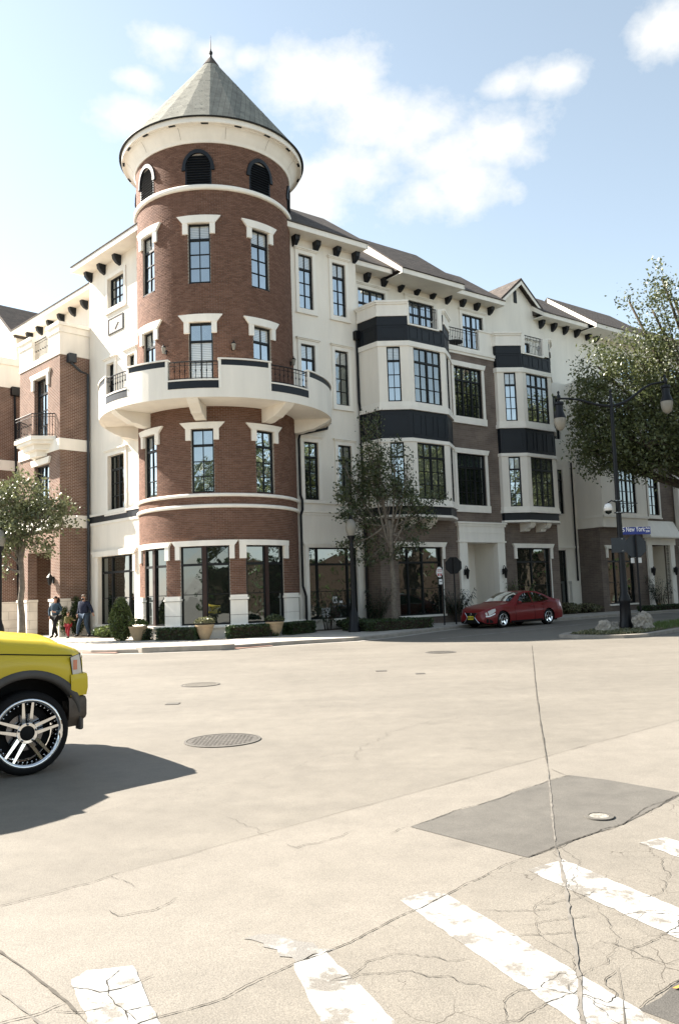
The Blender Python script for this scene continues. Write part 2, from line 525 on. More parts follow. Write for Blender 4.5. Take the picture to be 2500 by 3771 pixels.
def window(F, s0, s1, z0, z1, o, parent, cols=2, rows=3, transom=0.64, fw=0.055, mw=0.028, kinds=('glass', 'glass'), name='window', label=None, mull=None, split=None, fm='frame'):
    """frame with muntins; every pane its own sub-part. kinds = (transom panes, main panes); split = heavy post between pairs"""
    m = MB()
    m.box(F, s0, s0 + fw, o - 0.06, o + 0.02, z0, z1).box(F, s1 - fw, s1, o - 0.06, o + 0.02, z0, z1)
    m.box(F, s0 + fw, s1 - fw, o - 0.06, o + 0.02, z0, z0 + fw).box(F, s0 + fw, s1 - fw, o - 0.06, o + 0.02, z1 - fw, z1)
    zt = z1 - transom if transom else z1 - fw
    if transom:
        m.box(F, s0 + fw, s1 - fw, o - 0.06, o + 0.018, zt - 0.045, zt + 0.045)
    cells = []
    bays = [(s0 + fw, s1 - fw)]
    if split:
        bays = []
        a = s0 + fw
        for sp in split:
            m.box(F, sp - 0.045, sp + 0.045, o - 0.06, o + 0.019, z0 + fw, z1 - fw)
            bays.append((a, sp - 0.045)); a = sp + 0.045
        bays.append((a, s1 - fw))
    for b0, b1 in bays:
        w = (b1 - b0) / cols
        for c in range(1, cols):
            m.box(F, b0 + w * c - mw / 2, b0 + w * c + mw / 2, o - 0.045, o + 0.006, z0 + fw, z1 - fw)
        zb, ztop = z0 + fw, (zt - 0.045 if transom else z1 - fw)
        h = (ztop - zb) / rows
        for r in range(1, rows):
            m.box(F, b0, b1, o - 0.044, o + 0.005, zb + h * r - mw / 2, zb + h * r + mw / 2)
        for c in range(cols):
            for r in range(rows):
                cells.append((b0 + w * c, b0 + w * c + w, zb + h * r, zb + h * r + h, kinds[1]))
            if transom:
                cells.append((b0 + w * c, b0 + w * c + w, zt + 0.045, z1 - fw, kinds[0]))
    wo = m.build(name, M[fm], parent)
    if label: wo['label'] = label
    for (a0, a1, b0, b1, k) in cells:
        e = [RNG.uniform(-0.0035, 0.0035) for _ in range(4)]
        p = MB()
        back = o - 0.034
        vs = [F(a0, back + e[0], b0), F(a1, back + e[1], b0), F(a1, back + e[2], b1), F(a0, back + e[3], b1),
              F(a0, back - 0.012, b0), F(a1, back - 0.012, b0), F(a1, back - 0.012, b1), F(a0, back - 0.012, b1)]
        p.add(vs, [(0, 1, 2, 3), (7, 6, 5, 4), (0, 4, 5, 1), (1, 5, 6, 2), (2, 6, 7, 3), (3, 7, 4, 0)])
        p.build('pane', M[k], wo)
    return wo

def wall(F, s0, s1, z0, z1, o, holes, mat, parent, t=0.3, name='wall', label=None):
    """slab with its face at o and rectangular openings (s0, s1, z0, z1)"""
    ss = sorted({s0, s1, *[min(max(h[i], s0), s1) for h in holes for i in (0, 1)]})
    zs = sorted({z0, z1, *[min(max(h[i], z0), z1) for h in holes for i in (2, 3)]})
    m = MB()
    for j in range(len(zs) - 1):
        run = None
        for i in range(len(ss) - 1):
            cs, cz = (ss[i] + ss[i + 1]) / 2, (zs[j] + zs[j + 1]) / 2
            hole = any(h[0] < cs < h[1] and h[2] < cz < h[3] for h in holes)
            if not hole:
                run = (run[0], ss[i + 1]) if run else (ss[i], ss[i + 1])
            if (hole or i == len(ss) - 2) and run:
                m.box(F, run[0], run[1], o - t, o, zs[j], zs[j + 1]); run = None
    w = m.build(name, M[mat], parent)
    if label: w['label'] = label
    return w

def trim(F, s0, s1, z0, z1, o, parent, w=0.17, hood=True, sill=True, d=0.05, name='window_trim'):
    """moulded surround round an opening"""
    m = MB()
    m.box(F, s0 - w, s0, o, o + d, z0 - (w if sill else 0), z1 + w).box(F, s1, s1 + w, o, o + d, z0 - (w if sill else 0), z1 + w)
    m.box(F, s0, s1, o, o + d, z1, z1 + w)
    if sill:
        m.box(F, s0, s1, o, o + d, z0 - w, z0)
        m.box(F, s0 - w - 0.03, s1 + w + 0.03, o, o + d + 0.05, z0 - w - 0.07, z0 - w)
    if hood:
        m.box(F, s0 - w - 0.04, s1 + w + 0.04, o, o + d + 0.05, z1 + w, z1 + w + 0.05)
        m.box(F, s0 - w - 0.08, s1 + w + 0.08, o, o + d + 0.10, z1 + w + 0.05, z1 + w + 0.10)
    return m.build(name, M['stone'], parent)

def ears(F, s0, s1, z1, o, parent, w=0.2, drop=0.42, h=0.24, fl=0.17, name='lintel'):
    """flared lintel with dropped ends"""
    m = MB()
    m.prism(F, [(s0 - w, z1), (s1 + w, z1), (s1 + w + fl, z1 + h), (s0 - w - fl, z1 + h)], o, o + 0.10)
    m.box(F, s0 - w, s0, o, o + 0.085, z1 - drop, z1).box(F, s1, s1 + w, o, o + 0.085, z1 - drop, z1)
    return m.build(name, M['stone'], parent)

def railing(pts, z0, z1, parent, name='railing', gap=0.115, r=0.009):
    m = MB()
    m.tube([(x, y, z1) for x, y in pts], 0.024, 6).tube([(x, y, z0 + 0.06) for x, y in pts], 0.016, 6).tube([(x, y, z1 - 0.14) for x, y in pts], 0.012, 6)
    for (x0, y0), (x1, y1) in zip(pts, pts[1:]):
        L = math.hypot(x1 - x0, y1 - y0)
        n = max(1, int(L / gap))
        for k in range(n + 1):
            x, y = x0 + (x1 - x0) * k / n, y0 + (y1 - y0) * k / n
            m.box(WORLD, x - r, x + r, y - r, y + r, z0, z1)
            if k % 2: m.box(WORLD, x - 0.022, x + 0.022, y - 0.022, y + 0.022, (z0 + z1) / 2 - 0.03, (z0 + z1) / 2 + 0.03)
    return m.build(name, M['iron'], parent)

def brackets(F, ss, o, ztop, parent, depth=0.36, w=0.25, h=0.37):
    for s in ss:
        m = MB()
        rows = []
        prof = [(depth, ztop, 1.0), (depth - 0.03, ztop - h * 0.55, 0.86), (depth - 0.16, ztop - h, 0.66)]
        for od, z, k in prof:
            rows.append([F(s - w / 2 * k, o, z if z > ztop - h * 0.9 else z - 0.08), F(s - w / 2 * k, o + od, z), F(s + w / 2 * k, o + od, z), F(s + w / 2 * k, o, z if z > ztop - h * 0.9 else z - 0.08)])
        m.grid(rows, True)
        m.f += [(3, 2, 1, 0), (8, 9, 10, 11)]
        m.build('eave_bracket', M['navy'], parent)

# ================================================================== round corner tower
tower = thing('round_tower', (TX, TY, 0), 'round red brick corner tower with grey cone roof and ring balcony', 'tower')
WA = (-2.1, 42.4, -46.2)                       # headings of the window axes
OPEN = []
for a in WA:
    OPEN += [(a - 7.6, a + 7.6, 5.58, 8.03), (a - 7.6, a + 7.6, 13.81, 16.2), (a - 7.6, a + 7.6, 9.6, 12.22) if a != WA[0] else (a - 8.3, a + 8.3, 9.0, 12.22)]
SHOPS = [(-18.6, 14.4), (25.6, 57.2), (-55.6, -30.4)]
for a0, a1 in SHOPS: OPEN.append((a0, a1, 0.5, 3.56))
LOUV = [-1.8 + 45.5 * k for k in range(-1, 3)] + [-1.8 + 45.5 * k for k in (-2, 3)]

def in_open(a, z):
    if any(o[0] < a < o[1] and o[2] < z < o[3] for o in OPEN + LOPEN): return True
    return False

LOPEN = [(a - 8.7, a + 8.7, 17.74, 19.0) for a in LOUV]
# mortar core with openings
m = MB()
RC = TR - 0.016
edges_a = sorted({*[x for o in OPEN for x in o[:2]], *[x for o in LOPEN for x in o[:2]], *range(-180, 181, 4)})
edges_z = sorted({0.1, 1.55, 3.76, 5.0, 5.43, 8.9, 17.6, 20.1, *[x for o in OPEN for x in o[2:]], 17.74, 19.0})
for i in range(len(edges_a) - 1):
    a0, a1 = edges_a[i], edges_a[i + 1]
    for j in range(len(edges_z) - 1):
        z0, z1 = edges_z[j], edges_z[j + 1]
        if in_open((a0 + a1) / 2, (z0 + z1) / 2): continue
        m.add([TP(RC, a0, z0), TP(RC, a1, z0), TP(RC, a1, z1), TP(RC, a0, z1)], [(0, 1, 2, 3)])
for (a0, a1, z0, z1) in OPEN:                   # reveals
    ri = RC - 0.28
    m.add([TP(RC, a0, z0), TP(ri, a0, z0), TP(ri, a0, z1), TP(RC, a0, z1)], [(0, 1, 2, 3)])
    m.add([TP(RC, a1, z0), TP(ri, a1, z0), TP(ri, a1, z1), TP(RC, a1, z1)], [(3, 2, 1, 0)])
    n = 6
    for z in (z0, z1):
        for k in range(n):
            b0, b1 = a0 + (a1 - a0) * k / n, a0 + (a1 - a0) * (k + 1) / n
            m.add([TP(RC, b0, z), TP(RC, b1, z), TP(ri, b1, z), TP(ri, b0, z)], [(0, 1, 2, 3)])
tw_wall = m.build('wall', M['mortar'], tower, fix=False)

# bricks: laid in running bond round the tower, cut at the openings
CH, BL, JT = 0.0677, 0.203, 0.0095
stepA = math.degrees(BL / TR)
solid = []                                       # (a0, a1, z0, z1)
for c in range(int((19.62 - 1.66) / CH)):
    z0 = 1.66 + c * CH
    zc = z0 + CH / 2
    lim = (-112, 112) if zc < 17 else (-180, 180)
    cuts = [(o[0] - 0.1, o[1] + 0.1) for o in OPEN if o[2] - 0.01 < zc < o[3] + 0.01]
    if 17.74 < zc < 19.08:
        hwl = 0.50 if zc < 18.5 else 0.50 * math.sqrt(max(0.0, 1 - ((zc - 18.5) / 0.59) ** 2))
        ha = math.degrees(math.asin((hwl + 0.01) / TR))
        cuts += [(a_ - ha, a_ + ha) for a_ in LOUV]
    cuts.sort()
    a = lim[0] + (stepA / 2 if c % 2 else 0)
    while a < lim[1]:
        segs = [(a, a + stepA)]
        for c0, c1 in cuts:
            nx = []
            for s0, s1 in segs:
                if s1 <= c0 or s0 >= c1: nx.append((s0, s1)); continue
                if s0 < c0: nx.append((s0, c0))
                if s1 > c1: nx.append((c1, s1))
            segs = nx
        for s0, s1 in segs:
            if s1 - s0 > 0.5: solid.append((s0, s1, z0, z0 + CH))
        a += stepA
jd = math.degrees(JT / TR) / 2
full = [b for b in solid if b[1] - b[0] > stepA * 0.98 and 3.80 < b[2] < 4.93 and -50 < (b[0] + b[1]) / 2 < 62]
full.sort(key=lambda b: (b[2], abs((b[0] + b[1]) / 2 - 5)))
single = set(full[:300])
vs, fs, tint = [], [], []
for b in solid:
    if b in single: continue
    a0, a1, z0, z1 = b[0] + jd, b[1] - jd, b[2] + JT / 2, b[3] - JT / 2
    ro = TR + RNG.uniform(-0.003, 0.003)
    k = len(vs)
    for r in (RC - 0.002, ro):
        vs += [TP(r, a0, z0), TP(r, a1, z0), TP(r, a1, z1), TP(r, a0, z1)]
    fs += [(k + 4, k + 5, k + 6, k + 7), (k, k + 4, k + 7, k + 3), (k + 1, k + 2, k + 6, k + 5), (k + 3, k + 7, k + 6, k + 2), (k, k + 1, k + 5, k + 4)]
    tint += [RNG.random()] * 5
me = bpy.data.meshes.new('brickwork')
me.from_pydata([(x - TX, y - TY, z) for x, y, z in vs], [], fs)
at = me.attributes.new('tint', 'FLOAT', 'FACE'); at.data.foreach_set('value', tint)
me.materials.append(M['brick'])
ob = bpy.data.objects.new('brickwork', me); COL.objects.link(ob); ob.parent = tw_wall; ORIG['brickwork'] = Vector((TX, TY, 0))
tag(ob, kind='stuff')
# the three hundred bricks above the shop windows are pieces of their own
bmesh_v = []
hw = BL / 2 - JT / 2
variants = []
for q in range(6):
    mb = MB()
    mb.box(WORLD, -hw, hw, -0.014, 0.003, -CH / 2 + JT / 2, CH / 2 - JT / 2)
    bme = mb.mesh('brick')
    at = bme.attributes.new('tint', 'FLOAT', 'FACE'); at.data.foreach_set('value', [(q + 0.5) / 6] * len(bme.polygons))
    bme.materials.append(M['brick'])
    variants.append(bme)
for b in single:
    o = bpy.data.objects.new('brick', RNG.choice(variants)); COL.objects.link(o)
    ac = (b[0] + b[1]) / 2
    x, y, z = TP(TR, ac, (b[2] + b[3]) / 2)
    # box +y side faces outwards
    o.parent = tw_wall; o.location = (x - TX, y - TY, z); o.rotation_euler = (0, 0, R_(ac + 180))

# string courses
for z0, z1, r in ((17.57, 17.76, 3.36), (5.42, 5.545, 3.345), (4.995, 5.13, 3.345)):
    zc = (z0 + z1) / 2
    MB().lathe(TX, TY, [(TR - 0.05, z0), (r - 0.03, z0), (r, z0 + 0.03), (r, z1 - 0.03), (r - 0.03, z1), (TR - 0.05, z1)], 96).build('band_course', M['stone'], tower, smooth=True, auto=50)

# crown: coved frieze, soffit and fascia
corn = MB().lathe(TX, TY, [(3.20, 19.50), (3.30, 19.50), (3.33, 19.56), (3.34, 19.60), (3.38, 19.64), (3.46, 19.80), (3.57, 19.93), (3.64, 19.99), (3.70, 20.0), (3.70, 20.03), (3.82, 20.03), (3.84, 20.05), (3.84, 20.24), (3.0, 20.26)], 96).build('cornice', M['stone'], tower, smooth=True, auto=40)
for k in range(18):
    a = -176 + k * 20
    f = TF(a, 0)
    MB().box(f, -0.14, 0.14, 3.715, 3.80, 20.012, 20.028).build('soffit_vent', M['frame'], corn)
for k in range(12):
    a = -163 + k * 30
    f = TF(a, 0)
    m = MB()
    pr = [(3.335, 19.62), (3.385, 19.645), (3.465, 19.80), (3.575, 19.93), (3.64, 19.988)]
    for (r0, z0), (r1, z1) in zip(pr, pr[1:]):
        m.add([f(-0.008, r0 + 0.004, z0), f(0.008, r0 + 0.004, z0), f(0.008, r1 + 0.004, z1), f(-0.008, r1 + 0.004, z1)], [(0, 1, 2, 3)])
    m.build('cornice_joint', M['mortar'], corn)

# cone roof: faceted, every course of shingles steps out over the one above
NF, NCR = 24, 44
m = MB()
zb, zt, rb = 20.27, 25.28, 3.93
rows = []
for c in range(NCR):
    t0, t1 = c / NCR, (c + 1) / NCR
    r0, r1 = rb * (1 - t0) + 0.05 * t0, rb * (1 - t1) + 0.05 * t1
    z0, z1 = zb + (zt - zb) * t0, zb + (zt - zb) * t1
    rows += [(r0 + 0.006, z0 - 0.024), (r0 + 0.006, z0), (r1 + 0.008, z1)]
m.lathe(TX, TY, [(3.0, 20.262)] + rows + [(0.02, zt + 0.02)], NF, 7.0, 367.0)
roof = m.build('roof', M['slate'], tower)
MB().lathe(TX, TY, [(3.86, 20.245), (3.95, 20.245), (3.95, 20.262), (3.86, 20.262)], 96, close=True).build('drip_edge', M['iron'], roof)
# single shingles lie proud here and there along the courses
for q in range(120):
    c = RNG.randrange(2, NCR - 8)
    t0 = c / NCR
    r0 = rb * (1 - t0) + 0.05 * t0
    k = RNG.randrange(NF)
    a0 = 7 + 360 / NF * k
    n_here = max(1, int(2 * math.pi * r0 / NF / 0.24))
    f0 = RNG.randrange(n_here) / n_here; f1 = f0 + 0.92 / n_here
    t1 = (c + 1) / NCR
    r1 = rb * (1 - t1) + 0.05 * t1 + 0.013
    z0, z1 = zb + (zt - zb) * t0, zb + (zt - zb) * t1
    P0, P1 = Vector(TP(r0 + 0.008, a0, z0)), Vector(TP(r0 + 0.008, a0 + 360 / NF, z0))
    Q0, Q1 = Vector(TP(r1 + 0.004, a0, z1)), Vector(TP(r1 + 0.004, a0 + 360 / NF, z1))
    dn = Vector((0, 0, -0.02))
    vs = [P0.lerp(P1, f0), P0.lerp(P1, f1), Q0.lerp(Q1, f1), Q0.lerp(Q1, f0)]
    vs = vs + [v + dn for v in vs]
    MB().add(vs, [(0, 1, 2, 3), (7, 6, 5, 4), (0, 4, 5, 1), (1, 5, 6, 2), (2, 6, 7, 3), (3, 7, 4, 0)]).build('shingle', M['slate'], roof)
fin = MB().lathe(TX, TY, [(0.30, 24.93), (0.20, 25.12), (0.10, 25.30), (0.055, 25.42), (0.05, 25.50), (0.085, 25.55), (0.085, 25.62), (0.04, 25.68), (0.022, 25.78), (0.018, 26.0), (0.004, 26.42)], 14).build('finial', M['iron'], tower, smooth=True)
MB().lathe(TX, TY, [(0.36, 24.88), (0.37, 24.92), (0.12, 25.30), (0.0, 25.36)], 20).build('cap_flashing', M['shingle'], fin)

# louvred belfry openings
for a in LOUV:
    F = TF(a, TR)
    hw_, zs_ = 0.50, 18.50
    arc = [(hw_ * math.cos(t), zs_ + hw_ * 1.18 * math.sin(t)) for t in [math.pi * k / 14 for k in range(15)]]
    lo = MB().prism(F, [(-hw_, 17.74), (hw_, 17.74)] + arc, -0.14, -0.06).build('louver', M['navy'], tower)
    m = MB()
    # hood mould: follows the curve of the wall
    for k in range(14):
        t0, t1 = math.pi * k / 14, math.pi * (k + 1) / 14
        q = []
        for rr in (hw_, hw_ + 0.13):
            for t in (t0, t1): q.append((rr * math.cos(t), zs_ + rr * 1.15 * math.sin(t)))
        def crv(s, o):
            return math.sqrt(max(TR * TR - s * s, 0)) - TR + o
        vs = [F(s, crv(s, -0.05), z) for s, z in q] + [F(s, crv(s, 0.07), z) for s, z in q]
        m.add(vs, [(4, 5, 7, 6), (0, 1, 5, 4), (2, 6, 7, 3), (0, 4, 6, 2), (1, 3, 7, 5)])
    for sg in (-1, 1):
        s0, s1 = sorted((sg * hw_, sg * (hw_ + 0.15)))
        vs = [F(s, crv(s, o), z) for z in (zs_ - 0.12, zs_ + 0.02) for o in (-0.05, 0.075) for s in (s0, s1)]
        m.add(vs, [(0, 2, 3, 1), (4, 5, 7, 6), (0, 1, 5, 4), (2, 6, 7, 3), (0, 4, 6, 2), (1, 3, 7, 5)])
    m.build('hood_mould', M['navy'], lo)
    for k in range(12):
        z = 17.80 + k * 0.105
        w = hw_ - 0.03 if z < zs_ else math.sqrt(max(0.0, 1 - ((z - zs_) / (hw_ * 1.18)) ** 2)) * hw_ - 0.03
        if w < 0.08: continue
        MB().sprism(F, [(-0.075, z + 0.075), (-0.062, z + 0.088), (0.006, z + 0.012), (-0.007, z)], -w, w).build('slat', M['navy'], lo)
    for sg in (-1, 1):
        s0, s1 = sorted((sg * (hw_ - 0.04), sg * (hw_ + 0.02)))
        MB().box(F, s0, s1, -0.09, 0.012 + crv(hw_, 0), 17.74, zs_ + 0.02).build('jamb', M['navy'], lo)

def curved_lintel(a, half, leg, flare, zb_, zt_, drop, parent, proud=0.10):
    m = MB()
    n = 10
    xs = [-flare, -(half + leg)] + [(-1 + 2 * k / n) * (half + leg) for k in range(1, n)] + [half + leg, flare]
    for i in range(len(xs) - 1):
        q = []
        for x in (xs[i], xs[i + 1]):
            zbx = zb_ if abs(x) <= half + leg + 1e-6 else zt_ - 0.01
            for r in (TR - 0.03, TR + proud):
                q += [TP(r, a + x, zbx), TP(r, a + x, zt_)]
        m.add(q, [(0, 1, 3, 2), (4, 6, 7, 5), (2, 3, 7, 6), (1, 5, 7, 3), (0, 2, 6, 4)])
    for sg in (-1, 1):
        x0, x1 = sorted((sg * half, sg * (half + leg)))
        q = [TP(r, a + x, z) for z in (zb_ - drop, zb_) for r in (TR - 0.03, TR + proud - 0.015) for x in (x0, x1)]
        m.add(q, [(0, 2, 3, 1), (4, 5, 7, 6), (0, 1, 5, 4), (2, 6, 7, 3), (0, 4, 6, 2), (1, 3, 7, 5)])
    return m.build('lintel', M['stone'], parent)

hwid = TR * math.sin(R_(7.5))
for a in WA:
    F = TF(a, TR * math.cos(R_(7.6)))
    for z0, z1, zh in ((5.58, 8.03, 8.28), (9.6, 12.22, 12.52), (13.81, 16.2, 16.5)):
        curved_lintel(a, 7.55, 3.6, 15.0, z1 + 0.003, zh, 0.44, tower)
        if z0 == 9.6 and a == WA[0]:
            window(F, -0.465, 0.465, 9.05, 12.2, -0.10, tower, 2, 3, 0.72, 0.06, name='balcony_door', kinds=('glass', 'blind'), fm='frame')
        else:
            window(F, -hwid, hwid, z0 + 0.01, z1, -0.10, tower, 2, 3, 0.62, kinds=('blind' if z0 > 9 else 'glass', 'glass'))
    for z0 in (5.58, 13.81):
        if z0 > 9: MB().box(F, -hwid, hwid, -0.12, 0.02, z0 - 0.03, z0 + 0.008).build('sill', M['frame'], tower)

# shop floor: lintels, piers, stone bases, plinth
curved_lintel(-2.15, 16.5, 3.3, 22.4, 3.56, 3.765, 0.5, tower)
curved_lintel(41.4, 15.8, 4.6, 30.5 * 0.68, 3.56, 3.765, 0.5, tower)
curved_lintel(-45.5, 15.0, 3.4, 20.5, 3.56, 3.765, 0.5, tower)
for a0, a1 in ((-30.6, -18.6), (14.4, 25.6), (57.2, 76.0), (-72.0, -55.6)):
    m = MB()
    n = 5
    for z0, z1, r in ((0.30, 0.95, TR + 0.09), (0.965, 1.50, TR + 0.09), (1.52, 1.60, TR + 0.13), (1.60, 1.70, TR + 0.10)):
        pad = 0.6 if z0 == 1.52 else 0
        for k in range(n):
            b0, b1 = a0 - pad + (a1 - a0 + 2 * pad) * k / n, a0 - pad + (a1 - a0 + 2 * pad) * (k + 1) / n
            q = [TP(rr, x, z) for z in (z0, z1) for rr in (TR - 0.25, r) for x in (b0, b1)]
            m.add(q, [(0, 2, 3, 1), (4, 5, 7, 6), (0, 1, 5, 4), (2, 6, 7, 3), (0, 4, 6, 2), (1, 3, 7, 5)])
    m.build('pier_base', M['stone'], tower)
MB().lathe(TX, TY, [(TR + 0.02, 0.0), (TR + 0.14, 0.0), (TR + 0.14, 0.50), (TR - 0.3, 0.50)], 64, -110, 110).build('plinth', M['stucco'], tower)
MB().lathe(TX, TY, [(TR - 0.3, 0.502), (TR + 0.22, 0.502), (TR + 0.22, 0.585), (TR + 0.18, 0.605), (TR - 0.3, 0.605)], 64, -110, 110, close=True).build('ledge', M['stone'], tower)
for a0, a1 in SHOPS:
    am = (a0 + a1) / 2
    for b0, b1 in ((a0, am - 1.25), (am + 1.25, a1)):
        F = TF((b0 + b1) / 2, TR * math.cos(R_((b1 - b0) / 2)) - 0.06)
        hw_ = TR * math.sin(R_((b1 - b0) / 2))
        m = MB()
        window(F, -hw_, hw_, 0.62, 3.555, 0.0, tower, 1, 2, 0.69, 0.05, kinds=('shop', 'shop'), name='shop_window')
    F = TF(am, TR - 0.02)
    MB().box(F, -0.075, 0.075, -0.16, 0.02, 0.61, 3.557).build('mullion', M['brownwood'], tower)

# ring balcony
RB, TH = 4.8, 0.16
balc = MB().lathe(TX, TY, [(3.2, 8.90), (RB - 0.02, 8.90), (RB - 0.02, 9.10), (3.2, 9.10)], 110, -109, 108, close=True).build('balcony', M['stucco'], tower)
OPN = [(-13.3, 9.15), (33.1, 55.4), (-54.3, -35.7)]
cur = -109.0
segs = []
for o0, o1 in sorted(OPN):
    segs.append((cur, o0, True)); segs.append((o0, o1, False)); cur = o1
segs.append((cur, 108.0, True))

def arc_piece(m, a0, a1, r0, r1, z0, z1):
    n = max(2, int((a1 - a0) / 3))
    m.lathe(TX, TY, [(r0, z0), (r1, z0), (r1, z1), (r0, z1)], n, a0, a1, close=True)

for a0, a1, high in segs:
    m = MB(); arc_piece(m, a0, a1, RB - TH, RB, 8.885, 10.08 if high else 9.22); m.build('parapet', M['stucco'], balc)
    zt_ = 10.08 if high else 9.22
    dk = 0.21 if high else 0.28
    m = MB(); arc_piece(m, a0, a1, RB - TH + 0.02, RB - 0.012 if high else RB + 0.012, zt_, zt_ + dk); m.build('parapet_band', M['navy'], balc)
    m = MB(); arc_piece(m, a0 - (0.25 if high else 0), a1 + (0.25 if high else 0), RB - TH - 0.03, RB + 0.035, zt_ + dk, zt_ + dk + 0.055); m.build('coping', M['stone'], balc)
    if high:
        for ae in (a0, a1):
            if abs(ae) > 100: continue
            m = MB(); e0, e1 = (ae, ae + 1.2) if ae == a0 else (ae - 1.2, ae)
            arc_piece(m, e0, e1, RB - TH - 0.005, RB + 0.006, 9.24, 10.287); m.build('parapet_end', M['stone'], balc)
    else:
        pts = []
        for k in range(10):
            x, y, _ = TP(RB - 0.08, a0 + 0.3 + (a1 - a0 - 0.6) * k / 9, 0); pts.append((x, y))
        railing(pts, 9.555, 10.24, balc, gap=0.11)
for a in (-2.6, 43.6, -48.5, 88, -92):
    F = TF(a, 0)
    prof = [(3.2, 8.34), (3.55, 8.36), (3.80, 8.44), (4.05, 8.47), (4.12, 8.52), (4.55, 8.72), (4.72, 8.84), (4.74, 8.897), (3.2, 8.897)]
    MB().sprism(F, prof, -0.21, 0.21).build('balcony_bracket', M['stucco'], balc)
for a in (-28.0, 19.6, 76.5):
    F = TF(a, TR)
    sc_ = MB().box(F, -0.05, 0.05, 0.0, 0.05, 11.10, 11.26).tube([F(0, 0.03, 11.2), F(0, 0.14, 11.24), F(0, 0.15, 11.36)], 0.014, 6).build('wall_lantern', M['iron'], tower)
    c = F(0, 0.15, 0)
    MB().lathe(c[0], c[1], [(0.0, 11.08), (0.045, 11.10), (0.085, 11.30), (0.09, 11.33)], 8).build('lantern_glass', M['globe'], sc_)
    MB().lathe(c[0], c[1], [(0.10, 11.33), (0.05, 11.40), (0.015, 11.43), (0.015, 11.48)], 8).build('lantern_cap', M['iron'], sc_)
# rain pipe down the right flank
F = FA
m = MB()
pp = [(4.45, 9.0), (4.42, 8.80), (2.98, 8.42), (2.90, 8.20), (2.90, 5.82), (2.99, 5.60), (2.99, 5.18), (2.90, 4.95), (2.90, 1.98), (3.04, 1.55), (3.04, 0.2)]
m.tube([F(s, 0.16, z) for s, z in pp], 0.055, 8)
m.box(F, 4.34, 4.56, 0.06, 0.28, 9.0, 9.28)
m.build('rain_pipe', M['blackpaint'], tower)
# ================================================================== white wing right of the tower
def eave(F, s0, s1, o, z, parent, out=0.8, depth=3.3, tan=0.75, ends=(0.35, 0.35), name='roof', rake=True):
    """boxed eave with fascia and a shingled slope rising behind it"""
    e0, e1 = s0 - ends[0], s1 + ends[1]
    rf = MB()
    zt_ = z + 0.24
    th = 0.10
    rf.sprism(F, [(o + out + 0.05, zt_), (o + out + 0.05, zt_ + 0.035), (o + out - depth, zt_ + 0.035 + (depth + 0.05) * tan), (o + out - 2 * depth, zt_ + 0.035), (o + out - 2 * depth, zt_)], e0, e1)
    r = rf.build(name, M['shingle'], parent)
    # shingle pattern follows the slope
    uvl = r.data.uv_layers['UVMap'].data
    for poly in r.data.polygons:
        for li in poly.loop_indices:
            v = r.data.vertices[r.data.loops[li].vertex_index].co
            wx, wy = v.x + ORIG[parent.name].x - F.org[0], v.y + ORIG[parent.name].y - F.org[1]
            s_ = wx * F.d[0] + wy * F.d[1]; o_ = wx * F.n[0] + wy * F.n[1]
            uvl[li].uv = (s_, -o_ * math.sqrt(1 + tan * tan))
    MB().box(F, e0, e1, o + out - 0.03, o + out, z, zt_ - 0.002).build('fascia', M['stone'], r)
    MB().box(F, e0 + 0.01, e1 - 0.01, o - 0.05, o + out - 0.03, z + 0.01, z + 0.05).build('soffit', M['stucco'], r)
    for e in ((e0 - 0.03, e0 + 0.04), (e1 - 0.04, e1 + 0.03)):
        MB().sprism(F, [(o + out, z + 0.005), (o + out, zt_ - 0.004), (o + out - depth, zt_ + depth * tan - 0.004), (o + out - depth, z + depth * tan - 0.25)], *e).build('rake_board', M['stone'], r)
    return r

wingA = thing('white_wing', FA(4.5, 0, 0), 'tall narrow cream stucco wing with paired windows right of the tower', 'building')
wA = [(3.24, 3.99), (5.07, 5.82)]
floors = [(5.65, 8.16), (9.98, 12.48), (14.08, 16.55)]
SHOPA = (3.33, 5.94, 0.55, 3.60)
holes = [(a, b, z0, z1) for a, b in wA for z0, z1 in floors] + [SHOPA]
wall(FA, 1.2, 6.45, 0.1, 17.30, 0.0, holes, 'stucco', wingA)
MB().box(FA, 1.2, 6.449, -7.0, -0.301, 0.1, 17.28).build('rear_wall', M['stucco'], wingA)
for a, b in wA:
    for i, (z0, z1) in enumerate(floors):
        k = ('blind', 'glass') if i == 2 else (('blind', 'glass') if a < 5 else ('blind', 'curtain')) if i == 1 else ('glass', 'shop') if a < 5 else ('curtain', 'shop')
        window(FA, a, b, z0, z1, -0.07, wingA, 2, 3, 0.66, kinds=k)
        trim(FA, a, b, z0, z1, 0.0, wingA, sill=(i > 0))
for z, h, d in ((5.50, 0.13, 0.07), (5.10, 0.06, 0.05), (5.00, 0.05, 0.03)):
    MB().box(FA, 1.2, 6.447, 0.0, d, z, z + h).build('string_moulding', M['stone'], wingA)
window(FA, *SHOPA, -0.10, wingA, 1, 2, 0.72, 0.06, kinds=('shop', 'shop'), split=[3.83, 5.45], name='shop_window')
m = MB()
m.box(FA, 3.08, 6.15, 0.0, 0.10, 3.66, 3.74).box(FA, 3.02, 6.21, 0.0, 0.14, 3.74, 3.80).box(FA, 3.13, 6.10, 0.0, 0.07, 3.602, 3.66)
m.box(FA, 3.14, 3.33, 0.0, 0.05, 0.55, 3.60).box(FA, 5.94, 6.13, 0.0, 0.05, 0.55, 3.60)
m.box(FA, 3.2, 6.12, 0.0, 0.12, 0.47, 0.55)
m.build('shop_trim', M['stone'], wingA)
MB().box(FA, 1.5, 6.446, 0.0, 0.03, 0.1, 0.46).build('base_course', M['stucco'], wingA)
eave(FA, 2.3, 6.45, 0.0, 17.22, wingA, ends=(0.2, 0.12))
